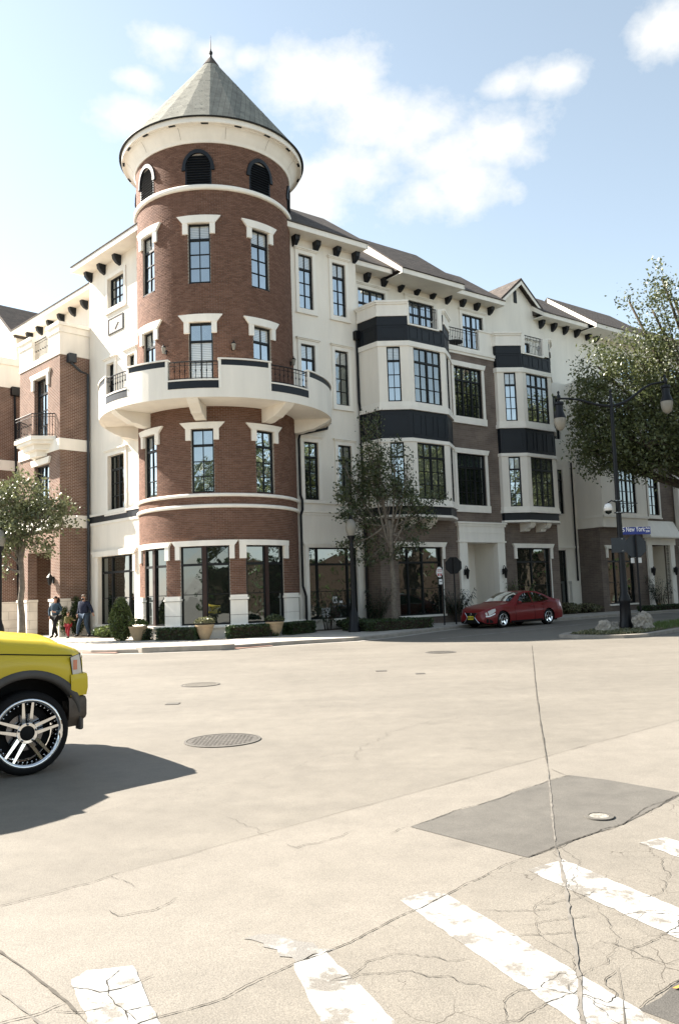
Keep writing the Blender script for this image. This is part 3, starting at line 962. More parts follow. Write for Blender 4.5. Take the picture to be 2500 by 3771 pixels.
brackets(FA, (3.03, 4.16, 5.29, 6.36), 0.0, 17.225, wingA)
m = MB(); f = FA(5.35, 0.0, 0); p = FA(4.4, -3.4, 0)
m.tube([(p[0], p[1], 20.0), (p[0], p[1], 20.75)], 0.05, 8); m.build('roof_vent', M['iron'], wingA)

# ================================================================== pink brick townhouse with two bays
town = thing('bay_townhouse', FA(12.6, 0.9, 0), 'pink brick and cream townhouse with two navy banded bays', 'building')
OBR = 0.92                                             # brick face
S0, S1 = 6.50, 18.75
PORT = (11.83, 13.93, 0.0, 3.83)
B3, B2 = (11.55, 13.5, 9.98, 12.48), (11.48, 13.45, 5.64, 8.16)
SH1, SH2 = (7.56, 10.22, 0.52, 3.60), (15.40, 18.02, 0.52, 3.60)
wall(FA, S0, S1, 0.1, 13.1, OBR, [(PORT[0] - 0.02, PORT[1] + 0.02, 0.0, 3.84), B3, B2, SH1, SH2], 'pinkbrick', town)
MB().box(FA, S0, 11.76, -1.5, OBR - 0.302, 0.1, 3.94).build('party_wall', M['pinkbrick'], town)
MB().box(FA, 14.0, S1 - 0.002, -1.5, OBR - 0.302, 0.1, 3.94).build('party_wall', M['pinkbrick'], town)
MB().box(FA, S0, S1 - 0.002, -1.5, OBR - 0.302, 3.94, 13.09).build('party_wall', M['pinkbrick'], town)
MB().box(FA, S0, S1, -1.6, OBR - 0.02, 13.1, 13.3).build('terrace', M['concrete'], town)
for h in (B3, B2):
    window(FA, *h, OBR - 0.08, town, 2, 3, 0.66, split=[h[0] + 0.68, h[0] + 1.30], kinds=('glass', 'shop'))
    m = MB()
    w = 0.16
    m.box(FA, h[0] - w, h[0], OBR, OBR + 0.06, h[2], h[3]).box(FA, h[1], h[1] + w, OBR, OBR + 0.06, h[2], h[3])
    m.prism(FA, [(h[0] - w, h[3]), (h[1] + w, h[3]), (h[1] + w + 0.1, h[3] + 0.24), (h[0] - w - 0.1, h[3] + 0.24)], OBR, OBR + 0.11)
    m.box(FA, h[0] - w - 0.04, h[1] + w + 0.04, OBR, OBR + 0.09, h[2] - 0.34, h[2])
    m.build('window_trim', M['stone'], town)
for h in (SH1, SH2):
    window(FA, *h, OBR - 0.12, town, 1, 2, 0.70, 0.06, kinds=('shop', 'shop'), split=[h[0] + 0.62, h[0] + 1.50] if h is SH1 else [h[0] + 1.25], name='shop_window')
    ears(FA, h[0], h[1], h[3] + 0.003, OBR, town, 0.17, 0.55, 0.22, 0.13)
    MB().box(FA, h[0] - 0.1, h[1] + 0.1, OBR, OBR + 0.09, h[2] - 0.09, h[2]).build('sill', M['stone'], town)
    MB().box(FA, h[1], h[1] + 0.06, OBR, OBR + 0.03, h[2], h[3] - 0.56).build('shop_jamb', M['stone'], town)
# entry portal
pt = MB()
pt.box(FA, 11.30, 11.83, OBR - 0.2, OBR + 0.12, 0.1, 3.83).box(FA, 13.93, 14.46, OBR - 0.2, OBR + 0.12, 0.1, 3.83)
pt.box(FA, 11.30, 14.46, OBR - 0.2, OBR + 0.13, 3.832, 4.62)
pt.box(FA, 11.22, 14.54, OBR, OBR + 0.17, 4.62, 4.74).box(FA, 11.16, 14.60, OBR, OBR + 0.22, 4.74, 4.82)
pt.box(FA, 11.22, 14.54, OBR, OBR + 0.16, 3.84, 3.92).box(FA, 11.30, 14.46, OBR, OBR + 0.145, 4.30, 4.34)
portal = pt.build('portal', M['stone'], town)
m = MB()
m.box(FA, 11.83, 13.93, OBR - 1.5, OBR - 1.45, 0.1, 3.83).box(FA, 11.78, 11.828, OBR - 1.5, OBR - 0.21, 0.1, 3.83).box(FA, 13.932, 13.98, OBR - 1.5, OBR - 0.21, 0.1, 3.83).box(FA, 11.8, 13.95, OBR - 1.5, OBR - 0.21, 3.835, 3.88)
m.build('porch_wall', M['stucco'], portal)
dr = MB().box(FA, 12.45, 13.4, OBR - 1.449, OBR - 1.40, 0.14, 2.5).build('door', M['navy'], portal)
MB().tube([FA(13.28, OBR - 1.37, 1.15), FA(13.28, OBR - 1.37, 1.35)], 0.02, 6).build('door_handle', M['brass'], portal)
for s in (11.55, 14.2):
    la = MB().box(FA, s - 0.05, s + 0.05, OBR + 0.12, OBR + 0.15, 2.28, 2.55).tube([FA(s, OBR + 0.14, 2.5), FA(s, OBR + 0.22, 2.72), FA(s, OBR + 0.30, 2.66)], 0.018, 6).build('wall_lantern', M['iron'], town)
    c = FA(s, OBR + 0.30, 0)
    MB().lathe(c[0], c[1], [(0.0, 2.08), (0.05, 2.10), (0.10, 2.45), (0.13, 2.47), (0.05, 2.58), (0.0, 2.66)], 6).build('lantern_body', M['iron'], la)
# cornice over the brick panel between the bays, terrace railing
m = MB()
m.box(FA, 10.6, 14.6, OBR, OBR + 0.06, 13.1, 13.22).box(FA, 10.6, 14.6, OBR - 0.3, OBR + 0.12, 13.22, 13.36).box(FA, 10.6, 14.6, OBR - 0.3, OBR + 0.02, 13.36, 13.5)
m.box(FA, 10.55, 11.36, OBR - 0.26, OBR, 13.5, 14.50).box(FA, 13.5, 14.62, OBR - 0.26, OBR, 13.5, 14.50)
m.box(FA, 10.5, 11.40, OBR - 0.3, OBR + 0.05, 14.50, 14.57).box(FA, 13.46, 14.66, OBR - 0.3, OBR + 0.05, 14.50, 14.57)
par = m.build('terrace_parapet', M['stone'], town)
railing([FA(11.37, OBR - 0.12, 0)[:2], FA(13.49, OBR - 0.12, 0)[:2]], 13.52, 14.44, par)

def bay(parent, K, railspan, sill_z=4.85):
    """canted bay: K = plan corners (s, o) from the left wall round to the right wall"""
    W_ = [Vector(FA(s, o, 0)).to_2d() for s, o in K]
    nK = len(W_)
    def ring(d):
        """plan outline pushed out by d"""
        out = []
        for i in range(nK):
            ns = []
            for j in (i - 1, i):
                if 0 <= j < nK - 1:
                    t = (W_[j + 1] - W_[j]).normalized(); ns.append(Vector((t.y, -t.x)))
            if len(ns) == 1: p = W_[i] + ns[0] * d
            else:
                b = (ns[0] + ns[1]).normalized(); p = W_[i] + b * (d / max(0.4, b.dot(ns[0])))
            out.append((p.x, p.y))
        return out
    inner = Vector(FA((K[0][0] + K[-1][0]) / 2, 0.2, 0)).to_2d()
    def band(z0, z1, d, mat, name, par=None):
        rg = ring(d)
        poly = rg + [FA(K[-1][0] - 0.02, 0.4, 0)[:2], FA(K[0][0] + 0.02, 0.4, 0)[:2]]
        return MB().plate(poly, z0, z1).build(name, M[mat], par or parent)
    fr = []
    for i in range(nK - 1):
        t = (W_[i + 1] - W_[i]); L = t.length; t.normalize()
        fr.append((Frame((W_[i].x, W_[i].y), (t.x, t.y), (t.y, -t.x)), L))
    body = band(sill_z, 4.95, 0.02, 'stone', 'bay')
    band(4.951, 5.32, -0.03, 'navy', 'spandrel', body)
    band(5.321, 5.46, 0.07, 'stone', 'sill_course', body)
    band(5.461, 5.63, 0.02, 'stone', 'sill_course', body)
    band(8.17, 8.33, 0.045, 'stone', 'head_course', body)
    dark = band(8.331, 9.60, -0.02, 'navy', 'spandrel', body)
    band(9.601, 9.78, 0.08, 'stone', 'sill_course', body)
    band(9.781, 9.97, 0.02, 'stone', 'sill_course', body)
    band(12.49, 12.72, 0.05, 'stone', 'head_course', body)
    dark2 = band(12.721, 13.46, -0.02, 'navy', 'spandrel', body)
    for F_, L in fr:                                     # raised panels in the navy bands
        n = 1 if L < 1.5 else 3
        for dk, z0, z1 in ((dark, 8.5, 9.45), (dark2, 12.86, 13.40)):
            for k in range(n):
                a0, a1 = L * k / n + 0.12, L * (k + 1) / n - 0.12
                m = MB()
                m.box(F_, a0, a1, -0.022, -0.004, z0, z0 + 0.04).box(F_, a0, a1, -0.022, -0.004, z1 - 0.04, z1).box(F_, a0, a0 + 0.04, -0.022, -0.004, z0 + 0.04, z1 - 0.04).box(F_, a1 - 0.04, a1, -0.022, -0.004, z0 + 0.04, z1 - 0.04)
                m.build('panel_moulding', M['navy'], body)
    for i, (F_, L) in enumerate(fr):
        for z0, z1 in ((5.631, 8.17), (9.971, 12.49)):
            main = L > 1.5
            plain = i in (0, nK - 2)
            if plain:
                hs = []
            elif main:
                hs = [(0.28, L - 0.28, z0 + 0.01, z1 - 0.02)]
            else:
                c = L / 2
                hs = [(c - 0.30, c + 0.30, z0 + 0.01, z1 - 0.02)]
            wall(F_, 0.0, L, z0, z1, 0.0, hs, 'stucco', body, 0.12, name='bay_wall')
            for h in hs:
                if main: window(F_, *h, -0.05, parent, 2, 3, 0.64, split=[(h[0] + h[1]) / 2], kinds=('curtain', 'curtain'))
                else: window(F_, *h, -0.05, parent, 2, 3, 0.64, kinds=('blind', 'glass'))
    # parapet: solid on the returns, railing on the front face
    for i, (F_, L) in enumerate(fr):
        front = L > 1.5
        if not front:
            m = MB()
            m.box(F_, -0.01, L + 0.01, -0.2, 0.0, 13.462, 13.9)
            q = m.build('parapet_band', M['navy'], body)
            m = MB()
            m.box(F_, -0.02, L + 0.02, -0.2, 0.05, 13.86, 13.98).box(F_, 0, L, -0.2, 0.03, 13.98, 14.40).box(F_, -0.04, L + 0.04, -0.24, 0.08, 14.40, 14.48).box(F_, -0.07, L + 0.07, -0.26, 0.12, 14.48, 14.57)
            m.build('parapet', M['stone'], body)
        else:
            m = MB()
            a0, a1 = railspan
            m.box(F_, a0 - 0.05, a1 + 0.05, -0.2, 0.05, 13.462, 13.53)
            m.box(F_, a1, L - 0.12, -0.2, 0.05, 13.532, 14.5).box(F_, 0.0, a0, -0.2, 0.03, 13.462, 14.5)
            m.build('parapet', M['stone'], body)
            m = MB(); m.box(F_, L - 0.12, L, -0.2, 0.0, 13.462, 14.3); m.build('parapet_band', M['navy'], body)
            railing([F_(a0, -0.08, 0)[:2], F_(a1, -0.08, 0)[:2]], 13.53, 14.50, body)
    # scrolled corbels under the bay
    for k in (0.18, 0.72):
        s = K[2][0] + (K[3][0] - K[2][0]) * k
        MB().sprism(FA, [(OBR, 4.42), (OBR + 0.28, 4.44), (OBR + 0.36, 4.56), (OBR + 0.58, 4.60), (OBR + 0.70, 4.74), (OBR + 0.74, 4.849), (OBR, 4.849)], s - 0.2, s + 0.2).build('corbel', M['stone'], body)
    return body

bay(town, [(6.36, 0.12), (6.46, 1.36), (7.58, 2.15), (9.80, 2.15), (10.92, 1.36), (10.95, 0.6)], (0.10, 1.86))
bay(town, [(14.44, 0.5), (14.48, 1.10), (15.58, 1.80), (17.85, 1.80), (18.72, 1.15), (18.74, 0.5)], (0.30, 1.72))
MB().tube([FA(6.30, 0.10, 13.1), FA(6.30, 0.10, 10.2), FA(6.34, 0.12, 9.9), FA(6.34, 0.12, 0.2)], 0.055, 8).box(FA, 6.16, 6.42, 0.0, 0.24, 13.1, 13.5).build('rain_pipe', M['blackpaint'], town)

# set-back top storey
TOPW = [(7.72, 9.45, 13.5, 16.42), (10.95, 12.75, 13.5, 16.42), (14.85, 16.45, 13.5, 16.42), (18.35, 20.3, 13.4, 15.6), (21.0, 21.6, 14.3, 15.6)]
wall(FA, 6.452, 27.0, 13.2, 17.2, -1.5, TOPW, 'stucco', town)
MB().box(FA, 6.452, 26.99, -8.0, -1.802, 0.1, 17.19).build('rear_wall', M['stucco'], town)
for h in TOPW:
    if h[1] - h[0] > 1: window(FA, *h, -1.57, town, 2, 2, 0.7, split=[(h[0] + h[1]) / 2], kinds=('glass', 'glass'))
    else: window(FA, *h, -1.57, town, 2, 2, 0, kinds=('glass', 'glass'))
    trim(FA, *h, -1.5, town, 0.18, sill=False)
eave(FA, 6.6, 9.0, -1.5, 17.15, town, ends=(0.0, 0.3))
r3 = eave(FA, 9.32, 13.55, -1.5, 16.98, town, out=1.55, depth=3.5, tan=0.80, ends=(0.0, 0.0))
eave(FA, 13.7, 17.35, -1.5, 17.10, town, ends=(0.0, 0.15))
brackets(FA, (7.15, 8.25, 9.35, 10.45, 11.55, 12.65, 13.75, 14.85, 15.93, 17.02), -1.5, 17.15, town)
# gable
m = MB()
m.prism(FA, [(17.30, 17.19), (21.75, 17.19), (21.4, 17.38), (19.48, 19.0), (17.55, 17.38)], -1.8, -1.502)
gab = m.build('gable', M['stucco'], town)
MB().box(FA, 19.16, 19.40, -1.5, -1.46, 17.85, 18.6).build('gable_vent', M['frame'], gab)
for sg, e in ((-1, 17.38), (1, 21.62)):
    m = MB()
    pk = (19.48, 19.26)
    eb = (e, 17.48)
    m.prism(FA, [pk, eb, (eb[0], eb[1] - 0.14), (pk[0], pk[1] - 0.16)], -5.6, -1.12)
    rr = m.build('gable_roof', M['shingle'] , gab)
    m = MB()
    m.prism(FA, [(pk[0], pk[1] - 0.17), (eb[0], eb[1] - 0.15), (eb[0] - sg * 0.0, eb[1] - 0.33), (pk[0], pk[1] - 0.37)], -1.17, -1.13)
    m.build('rake_board', M['stone'], gab)
eave(FA, 20.9, 24.6, -1.5, 17.12, town, ends=(0.15, 0.3))
eave(FA, 24.9, 31.5, -1.5, 17.02, town, out=1.4, depth=3.5, tan=0.75, ends=(0.0, 0.0))
brackets(FA, (21.35, 22.45, 23.55, 24.65, 25.75, 26.6), -1.5, 17.13, town)

# narrow cream strip with a doorway between the townhouses
link = thing('entrance_strip', FA(20.4, -0.4, 0), 'narrow cream wall strip with a tall dark doorway beside the second bay', 'wall')
wall(FA, 18.76, 22.3, 0.1, 13.2, -0.45, [(20.35, 21.15, 0.3, 3.6), (20.75, 21.25, 5.64, 8.16), (20.6, 21.3, 9.9, 12.4)], 'stucco', link)
window(FA, 20.35, 21.15, 0.3, 3.6, -0.55, link, 1, 1, 0.8, 0.07, kinds=('shop', 'shop'), name='door')
window(FA, 20.75, 21.25, 5.64, 8.16, -0.55, link, 1, 3, 0.6, kinds=('shop', 'shop'))
window(FA, 20.6, 21.3, 9.9, 12.4, -0.55, link, 2, 3, 0.6, kinds=('shop', 'shop'))
MB().box(FA, 18.78, 22.2, -0.45, -0.36, 3.72, 3.84).build('string_moulding', M['stone'], link)
m = MB(); m.box(FA, 21.22, 21.9, -0.45, -0.25, 0.1, 1.75).box(FA, 21.18, 21.94, -0.45, -0.2, 1.75, 1.87); m.build('pier_base', M['stone'], link)
MB().tube([FA(21.95, -0.36, 8.6), FA(21.95, -0.36, 0.2)], 0.05, 8).build('rain_pipe', M['blackpaint'], link)

# ================================================================== next townhouse to the right, behind the oak
far = thing('oak_townhouse', FA(28, 0.9, 0), 'cream and brown brick townhouse half hidden behind the large oak', 'building')
O2, E0, E1 = 0.95, 22.35, 40.0
SH3, SH4, PT2 = (22.95, 25.45, 0.52, 3.6), (30.4, 33.0, 0.52, 3.6), (27.2, 29.1, 0.0, 3.85)
wall(FA, E0, E1, 0.1, 4.80, O2, [SH3, SH4, (PT2[0], PT2[1], 0, 3.85)], 'pinkbrick', far)
MB().box(FA, E0, 27.1, -1.4, O2 - 0.301, 0.1, 4.79).build('party_wall', M['pinkbrick'], far)
MB().box(FA, 29.2, E1, -1.4, O2 - 0.301, 0.1, 4.79).build('party_wall', M['pinkbrick'], far)
MB().box(FA, 27.1, 29.2, -1.4, O2 - 0.301, 3.95, 4.79).build('party_wall', M['pinkbrick'], far)
UPW = [(24.0, 25.6, 5.64, 8.16), (27.35, 28.4, 5.64, 8.0), (24.0, 25.6, 9.98, 12.48), (27.35, 28.4, 9.98, 12.3), (31.0, 33.0, 5.64, 8.16), (31, 33, 9.98, 12.48)]
wall(FA, E0 - 0.06, 26.6, 4.80, 13.3, O2 + 0.35, UPW, 'stucco', far)
MB().box(FA, E0 - 0.06, 26.599, -1.4, O2 + 0.048, 4.801, 13.29).build('party_wall', M['stucco'], far)
wall(FA, 26.6, 30.0, 4.80, 13.3, O2, UPW, 'pinkbrick', far)
wall(FA, 30.0, E1, 4.80, 13.3, O2 + 0.35, UPW, 'stucco', far)
MB().box(FA, 26.6, E1, -1.4, O2 - 0.302, 4.801, 13.29).build('party_wall', M['stucco'], far)
m = MB(); m.box(FA, E0 - 0.1, 26.64, O2 + 0.351, O2 + 0.43, 5.35, 5.48).box(FA, E0 - 0.1, E0 - 0.061, -0.4, O2 + 0.43, 5.35, 5.48); m.build('string_moulding', M['stone'], far)
MB().box(FA, E0 - 0.1, 26.64, O2 + 0.351, O2 + 0.45, 13.1, 13.35).build('string_moulding', M['stone'], far)
MB().box(FA, 29.96, E1, O2 + 0.351, O2 + 0.43, 5.35, 5.48).build('string_moulding', M['stone'], far)
for h in UPW:
    oo = O2 if 26.6 < h[0] < 30 else O2 + 0.35
    window(FA, *h, oo - 0.08, far, 2, 3, 0.64, kinds=('shop', 'shop'), split=[(h[0] + h[1]) / 2] if h[1] - h[0] > 1.5 else None)
    if 26.6 < h[0] < 30: trim(FA, *h, O2, far, 0.15)
for h in (SH3, SH4):
    window(FA, *h, O2 - 0.12, far, 1, 2, 0.7, 0.06, kinds=('shop', 'shop'), split=[h[0] + 0.75, h[0] + 1.6], name='shop_window')
    ears(FA, h[0], h[1], h[3] + 0.003, O2, far, 0.15, 0.5, 0.2, 0.12)
    MB().box(FA, h[0] - 0.1, h[1] + 0.1, O2, O2 + 0.09, h[2] - 0.09, h[2]).build('sill', M['stone'], far)
m = MB()
m.box(FA, 26.75, 27.2, O2 - 0.2, O2 + 0.12, 0.1, 3.85).box(FA, 29.1, 29.55, O2 - 0.2, O2 + 0.12, 0.1, 3.85)
m.box(FA, 26.65, 29.65, O2 - 0.2, O2 + 0.15, 3.851, 4.25)
m.sprism(FA, [(O2, 4.25), (O2 + 0.55, 4.25), (O2 + 0.55, 4.33), (O2, 5.3)], 26.5, 29.8)
portal2 = m.build('portal', M['stone'], far)
m = MB(); m.box(FA, 27.2, 29.1, O2 - 1.3, O2 - 1.25, 0.1, 3.85).box(FA, 27.15, 27.198, O2 - 1.3, O2 - 0.21, 0.1, 3.85).box(FA, 29.102, 29.15, O2 - 1.3, O2 - 0.21, 0.1, 3.85); m.build('porch_wall', M['stucco'], portal2)
for s in (26.97, 29.33):
    la = MB().box(FA, s - 0.05, s + 0.05, O2 + 0.12, O2 + 0.15, 2.2, 2.5).build('wall_lantern', M['iron'], far)
    c = FA(s, O2 + 0.26, 0)
    MB().lathe(c[0], c[1], [(0.0, 2.02), (0.06, 2.06), (0.11, 2.4), (0.14, 2.42), (0.05, 2.52), (0.0, 2.6)], 6).build('lantern_body', M['iron'], la)
wall(FA, 27.0, 40.0, 13.2, 17.15, -1.5, [(29, 31, 13.6, 16.3), (34, 36, 13.6, 16.3)], 'stucco', far)
MB().box(FA, 27.0, 40.0, -8, -1.801, 0.1, 17.14).build('rear_wall', M['stucco'], far)
for a in (29, 34): window(FA, a, a + 2, 13.6, 16.3, -1.57, far, 2, 2, 0.7, split=[a + 1], kinds=('glass', 'glass'))
eave(FA, 31.6, 40.0, -1.5, 17.10, far, ends=(0.0, 0.3))

# ================================================================== cream wing left of the tower
wingB = thing('plaque_wing', FB(4.6, 0, 0), 'sunlit cream stucco wing with square plaque left of the tower', 'building')
W4, W2 = (3.76, 5.20, 14.83, 16.24), (3.80, 5.26, 5.63, 8.06)
W3 = [(4.65, 5.30, 9.75, 12.28), (2.86, 3.52, 9.75, 12.28)]
SHB = (3.10, 6.15, 0.60, 3.60)
wall(FB, 1.0, 6.98, 0.1, 17.15, 0.0, [W4, W2, *W3, SHB], 'stucco', wingB)
MB().box(FB, 1.0, 6.979, -7.0, -0.302, 0.1, 17.1).build('rear_wall', M['stucco'], wingB)
window(FB, *W4, -0.16, wingB, 4, 3, 0, kinds=('glass', 'glass'))
window(FB, *W2, -0.16, wingB, 2, 3, 0.62, kinds=('shop', 'shop'), split=[4.53])
for w_ in W3: window(FB, *w_, -0.16, wingB, 2, 3, 0.62, kinds=('glass', 'glass'))
for h in (W4, W2, *W3): trim(FB, *h, 0.0, wingB, 0.18, hood=h is not W4)
window(FB, *SHB, -0.15, wingB, 1, 2, 0.72, 0.06, kinds=('shop', 'shop'), split=[3.72, 5.2], name='shop_window')
m = MB()
m.prism(FB, [(2.95, 3.602), (6.45, 3.602), (6.72, 3.84), (2.7, 3.84)], 0.0, 0.13)
m.box(FB, 2.9, 3.10, 0.0, 0.09, 2.85, 3.60).box(FB, 6.15, 6.42, 0.0, 0.07, 0.55, 3.60).box(FB, 2.9, 6.5, 0.0, 0.12, 0.50, 0.60)
m.build('shop_trim', M['stone'], wingB)
MB().box(FB, 1.0, 6.975, 0.0, 0.06, 5.17, 5.46).build('navy_band', M['navy'], wingB)
MB().box(FB, 1.0, 6.974, 0.0, 0.09, 5.461, 5.56).build('string_moulding', M['stone'], wingB)
MB().box(FB, 1.0, 6.974, 0.0, 0.05, 5.05, 5.169).build('string_moulding', M['stone'], wingB)
m = MB()
m.box(FB, 3.82, 5.18, 0.0, 0.05, 14.28, 14.33).box(FB, 3.82, 5.18, 0.0, 0.05, 13.60, 13.65).box(FB, 3.82, 3.90, 0.0, 0.05, 13.65, 14.28).box(FB, 5.10, 5.18, 0.0, 0.05, 13.65, 14.28)
pq = m.build('plaque', M['frame'], wingB)
MB().box(FB, 3.90, 5.10, 0.0, 0.03, 13.65, 14.28).build('plaque_face', M['plaque'], pq)
m = MB(); m.prism(FB, [(4.20, 14.00), (4.28, 14.03), (4.58, 13.76), (4.50, 13.72)], 0.03, 0.05); m.build('plaque_hand', M['frame'], pq)
m = MB(); m.prism(FB, [(4.22, 14.02), (4.24, 14.04), (4.46, 14.22), (4.44, 14.20)], 0.03, 0.045); m.build('plaque_line', M['stone'], pq)
eave(FB, 1.2, 6.98, 0.0, 17.0, wingB, ends=(0.0, 0.25), tan=0.6)
brackets(FB, (4.1, 5.5, 6.75), 0.0, 17.02, wingB)

# ================================================================== red brick wing further left
brk = thing('brick_wing', FB(9.2, 1.4, 0), 'red brick corner block with white parapet and iron balcony at left', 'building')
OB2 = 1.42
Q0, Q1 = 7.06, 11.4
DW, W2b, ARCH = (8.30, 9.75, 9.15, 12.25), (8.15, 9.72, 5.75, 8.05), (7.95, 10.4, 0.1, 4.0)
wall(FB, Q0, Q1, 0.1, 12.95, OB2, [DW, W2b, ARCH], 'brickwall', brk, 0.45)
MB().box(FB, Q0, Q1, -1.5, OB2 - 0.452, 4.2, 12.94).build('return_wall', M['brickwall'], brk)
MB().box(FB, Q0, Q0 + 0.45, -1.5, OB2 - 0.452, 0.1, 4.199).build('return_wall', M['brickwall'], brk)
MB().box(FB, Q0 + 0.451, Q1, -1.5, -1.0, 0.1, 4.198).build('porch_wall', M['brickwall'], brk)
MB().box(FB, Q1 - 0.45, Q1 - 0.001, -0.999, OB2 - 0.452, 0.1, 4.197).build('porch_wall', M['brickwall'], brk)
MB().box(FB, Q0 + 0.451, Q1 - 0.451, -0.99, -0.93, 0.1, 1.75).build('stone_dado', M['block'], brk)
m = MB()
for s0, s1 in ((Q0 - 0.05, 7.99), (10.36, Q1 + 0.05)):
    m = MB()
    if s0 < 8: m.box(FB, Q0 - 0.05, Q0 - 0.002, -1.4, OB2 - 0.461, 0.1, 1.68)
    m.box(FB, s0, s1, OB2 - 0.46, OB2 + 0.05, 0.1, 1.68).box(FB, s0 - 0.03, s1 + 0.05, OB2 - 0.48, OB2 + 0.09, 1.68, 1.80)
    m.build('pier_base', M['block'], brk)

def part_boxes(name, mat, parent, *boxes):
    for bx in boxes: MB().box(*bx).build(name, M[mat], parent)
for z0, z1, d in ((4.98, 5.55, 0.06), (8.52, 9.05, 0.06), (12.951, 14.0, 0.04), (14.0, 14.12, 0.10), (14.12, 14.30, 0.07), (14.30, 14.45, 0.16)):
    if z0 > 12:
        part_boxes('parapet', 'stone', brk, (FB, Q0 - d, 8.2, OB2 - 0.3, OB2 + d, z0, z1), (FB, 9.9, Q1, OB2 - 0.3, OB2 + d, z0, z1), (FB, Q0 - d, Q0 + 0.25, -1.5, OB2 - 0.3, z0, z1))
        if z0 < 13.9: part_boxes('parapet', 'stone', brk, (FB, 8.2, 9.9, OB2 - 0.3, OB2 + d, z0, 13.2))
    else:
        m = MB(); m.box(FB, Q0 - d, Q1, OB2 + 0.001, OB2 + d, z0, z1).box(FB, Q0 - d, Q0 - 0.001, -1.5, OB2 + 0.001, z0, z1); m.build('band_course', M['stone'], brk)
railing([FB(8.2, OB2 - 0.1, 0)[:2], FB(9.9, OB2 - 0.1, 0)[:2]], 13.22, 14.2, brk)
window(FB, *DW, OB2 - 0.2, brk, 2, 3, 0.75, 0.06, kinds=('glass', 'glass'), name='balcony_door')
window(FB, *W2b, OB2 - 0.2, brk, 2, 3, 0.62, split=[8.93], kinds=('glass', 'glass'))
ears(FB, DW[0], DW[1], DW[3] + 0.003, OB2, brk, 0.19, 0.5, 0.24, 0.17)
MB().prism(FB, [(W2b[0] - 0.1, 8.055), (W2b[1] + 0.1, 8.055), (W2b[1] + 0.24, 8.34), (W2b[0] - 0.24, 8.34)], OB2, OB2 + 0.1).build('lintel', M['stone'], brk)
# half-octagon iron balcony
bq = [(7.55, OB2), (8.15, OB2 + 0.85), (9.85, OB2 + 0.85), (10.5, OB2)]
def bpoly(k): return [FB(9.03 + (s - 9.03) * k, OB2 + (o - OB2) * k, 0)[:2] for s, o in bq]
bl = MB().plate(bpoly(1.06), 9.05, 9.22).plate(bpoly(0.95), 8.90, 9.049).plate(bpoly(0.72), 8.66, 8.899).plate(bpoly(0.45), 8.40, 8.659).build('balcony', M['stone'], brk)
railing([FB(7.5, OB2 + 0.02, 0)[:2], FB(8.15, OB2 + 0.85, 0)[:2], FB(9.85, OB2 + 0.85, 0)[:2], FB(10.55, OB2 + 0.02, 0)[:2]], 9.225, 10.25, bl)
la = MB().box(FB, 7.6, 7.72, OB2, OB2 + 0.05, 2.5, 2.8).build('wall_lantern', M['iron'], brk)
c = FB(7.66, OB2 + 0.18, 0); MB().lathe(c[0], c[1], [(0, 2.4), (0.07, 2.44), (0.13, 2.75), (0.15, 2.77), (0.05, 2.9), (0, 2.98)], 6).build('lantern_body', M['iron'], la)
MB().tube([FB(6.93, 0.95, 12.6), FB(6.9, 0.5, 12.25), FB(6.9, 0.12, 12.15), FB(6.9, 0.12, 0.2)], 0.06, 8).box(FB, 6.75, 7.05, 0.75, 1.1, 12.6, 13.0).build('rain_pipe', M['signback'], brk)
# storey behind the parapet, recess and next block
wall(FB, 6.981, 17.6, 13.0, 17.15, -1.6, [(7.6, 8.3, 14.3, 16.2)], 'stucco', brk)
MB().box(FB, 6.981, 17.59, -8.0, -1.902, 0.1, 17.14).build('rear_wall', M['stucco'], brk)
window(FB, 7.6, 8.3, 14.3, 16.2, -1.7, brk, 2, 3, 0, kinds=('glass', 'glass'))
eave(FB, 7.3, 17.6, -1.6, 17.05, brk, ends=(0.3, 0.4), tan=0.6)
brackets(FB, [9.0 + 1.32 * k for k in range(7)], -1.6, 17.07, brk)
wall(FB, 11.42, 14.2, 0.1, 13.2, -0.2, [(12.0, 12.9, 9.9, 12.3), (12.0, 12.9, 5.6, 8.0)], 'stucco', brk)
for z0, z1 in ((9.9, 12.3), (5.6, 8.0)):
    window(FB, 12.0, 12.9, z0, z1, -0.3, brk, 2, 3, 0.6, kinds=('glass', 'glass')); trim(FB, 12.0, 12.9, z0, z1, -0.2, brk)

left2 = thing('far_left_block', FB(17, 1.0, 0), 'brick block with white gable at the left edge of the picture', 'building')
MB().box(FB, 14.1, 20.0, -1.5, 1.5, 0.1, 12.9).build('wall', M['brickwall'], left2)
for z0, z1, d in ((4.98, 5.55, 0.06), (8.52, 9.05, 0.06), (12.901, 14.1, 0.04), (14.1, 14.45, 0.14)):
    MB().box(FB, 14.1 - d, 20.0, -1.4, 1.5 + d, z0, z1).build('band_course', M['stone'], left2)
MB().box(FB, 14.0, 20.05, -1.4, 1.56, 0.1, 1.75).build('pier_base', M['block'], left2)
MB().tube([FB(14.0, 0.6, 12.5), FB(14.0, 0.3, 0.2)], 0.06, 8).box(FB, 13.85, 14.08, 0.3, 0.8, 12.5, 12.95).build('rain_pipe', M['blackpaint'], left2)
g = MB().prism(FB, [(18.2, 13.0), (25.0, 13.0), (25.0, 16.8), (21.3, 19.6), (18.2, 17.15)], -1.7, -1.2).build('gable', M['stucco'], left2)
MB().box(FB, 21.0, 21.5, -1.2, -1.15, 17.5, 18.3).build('gable_vent', M['navy'], g)
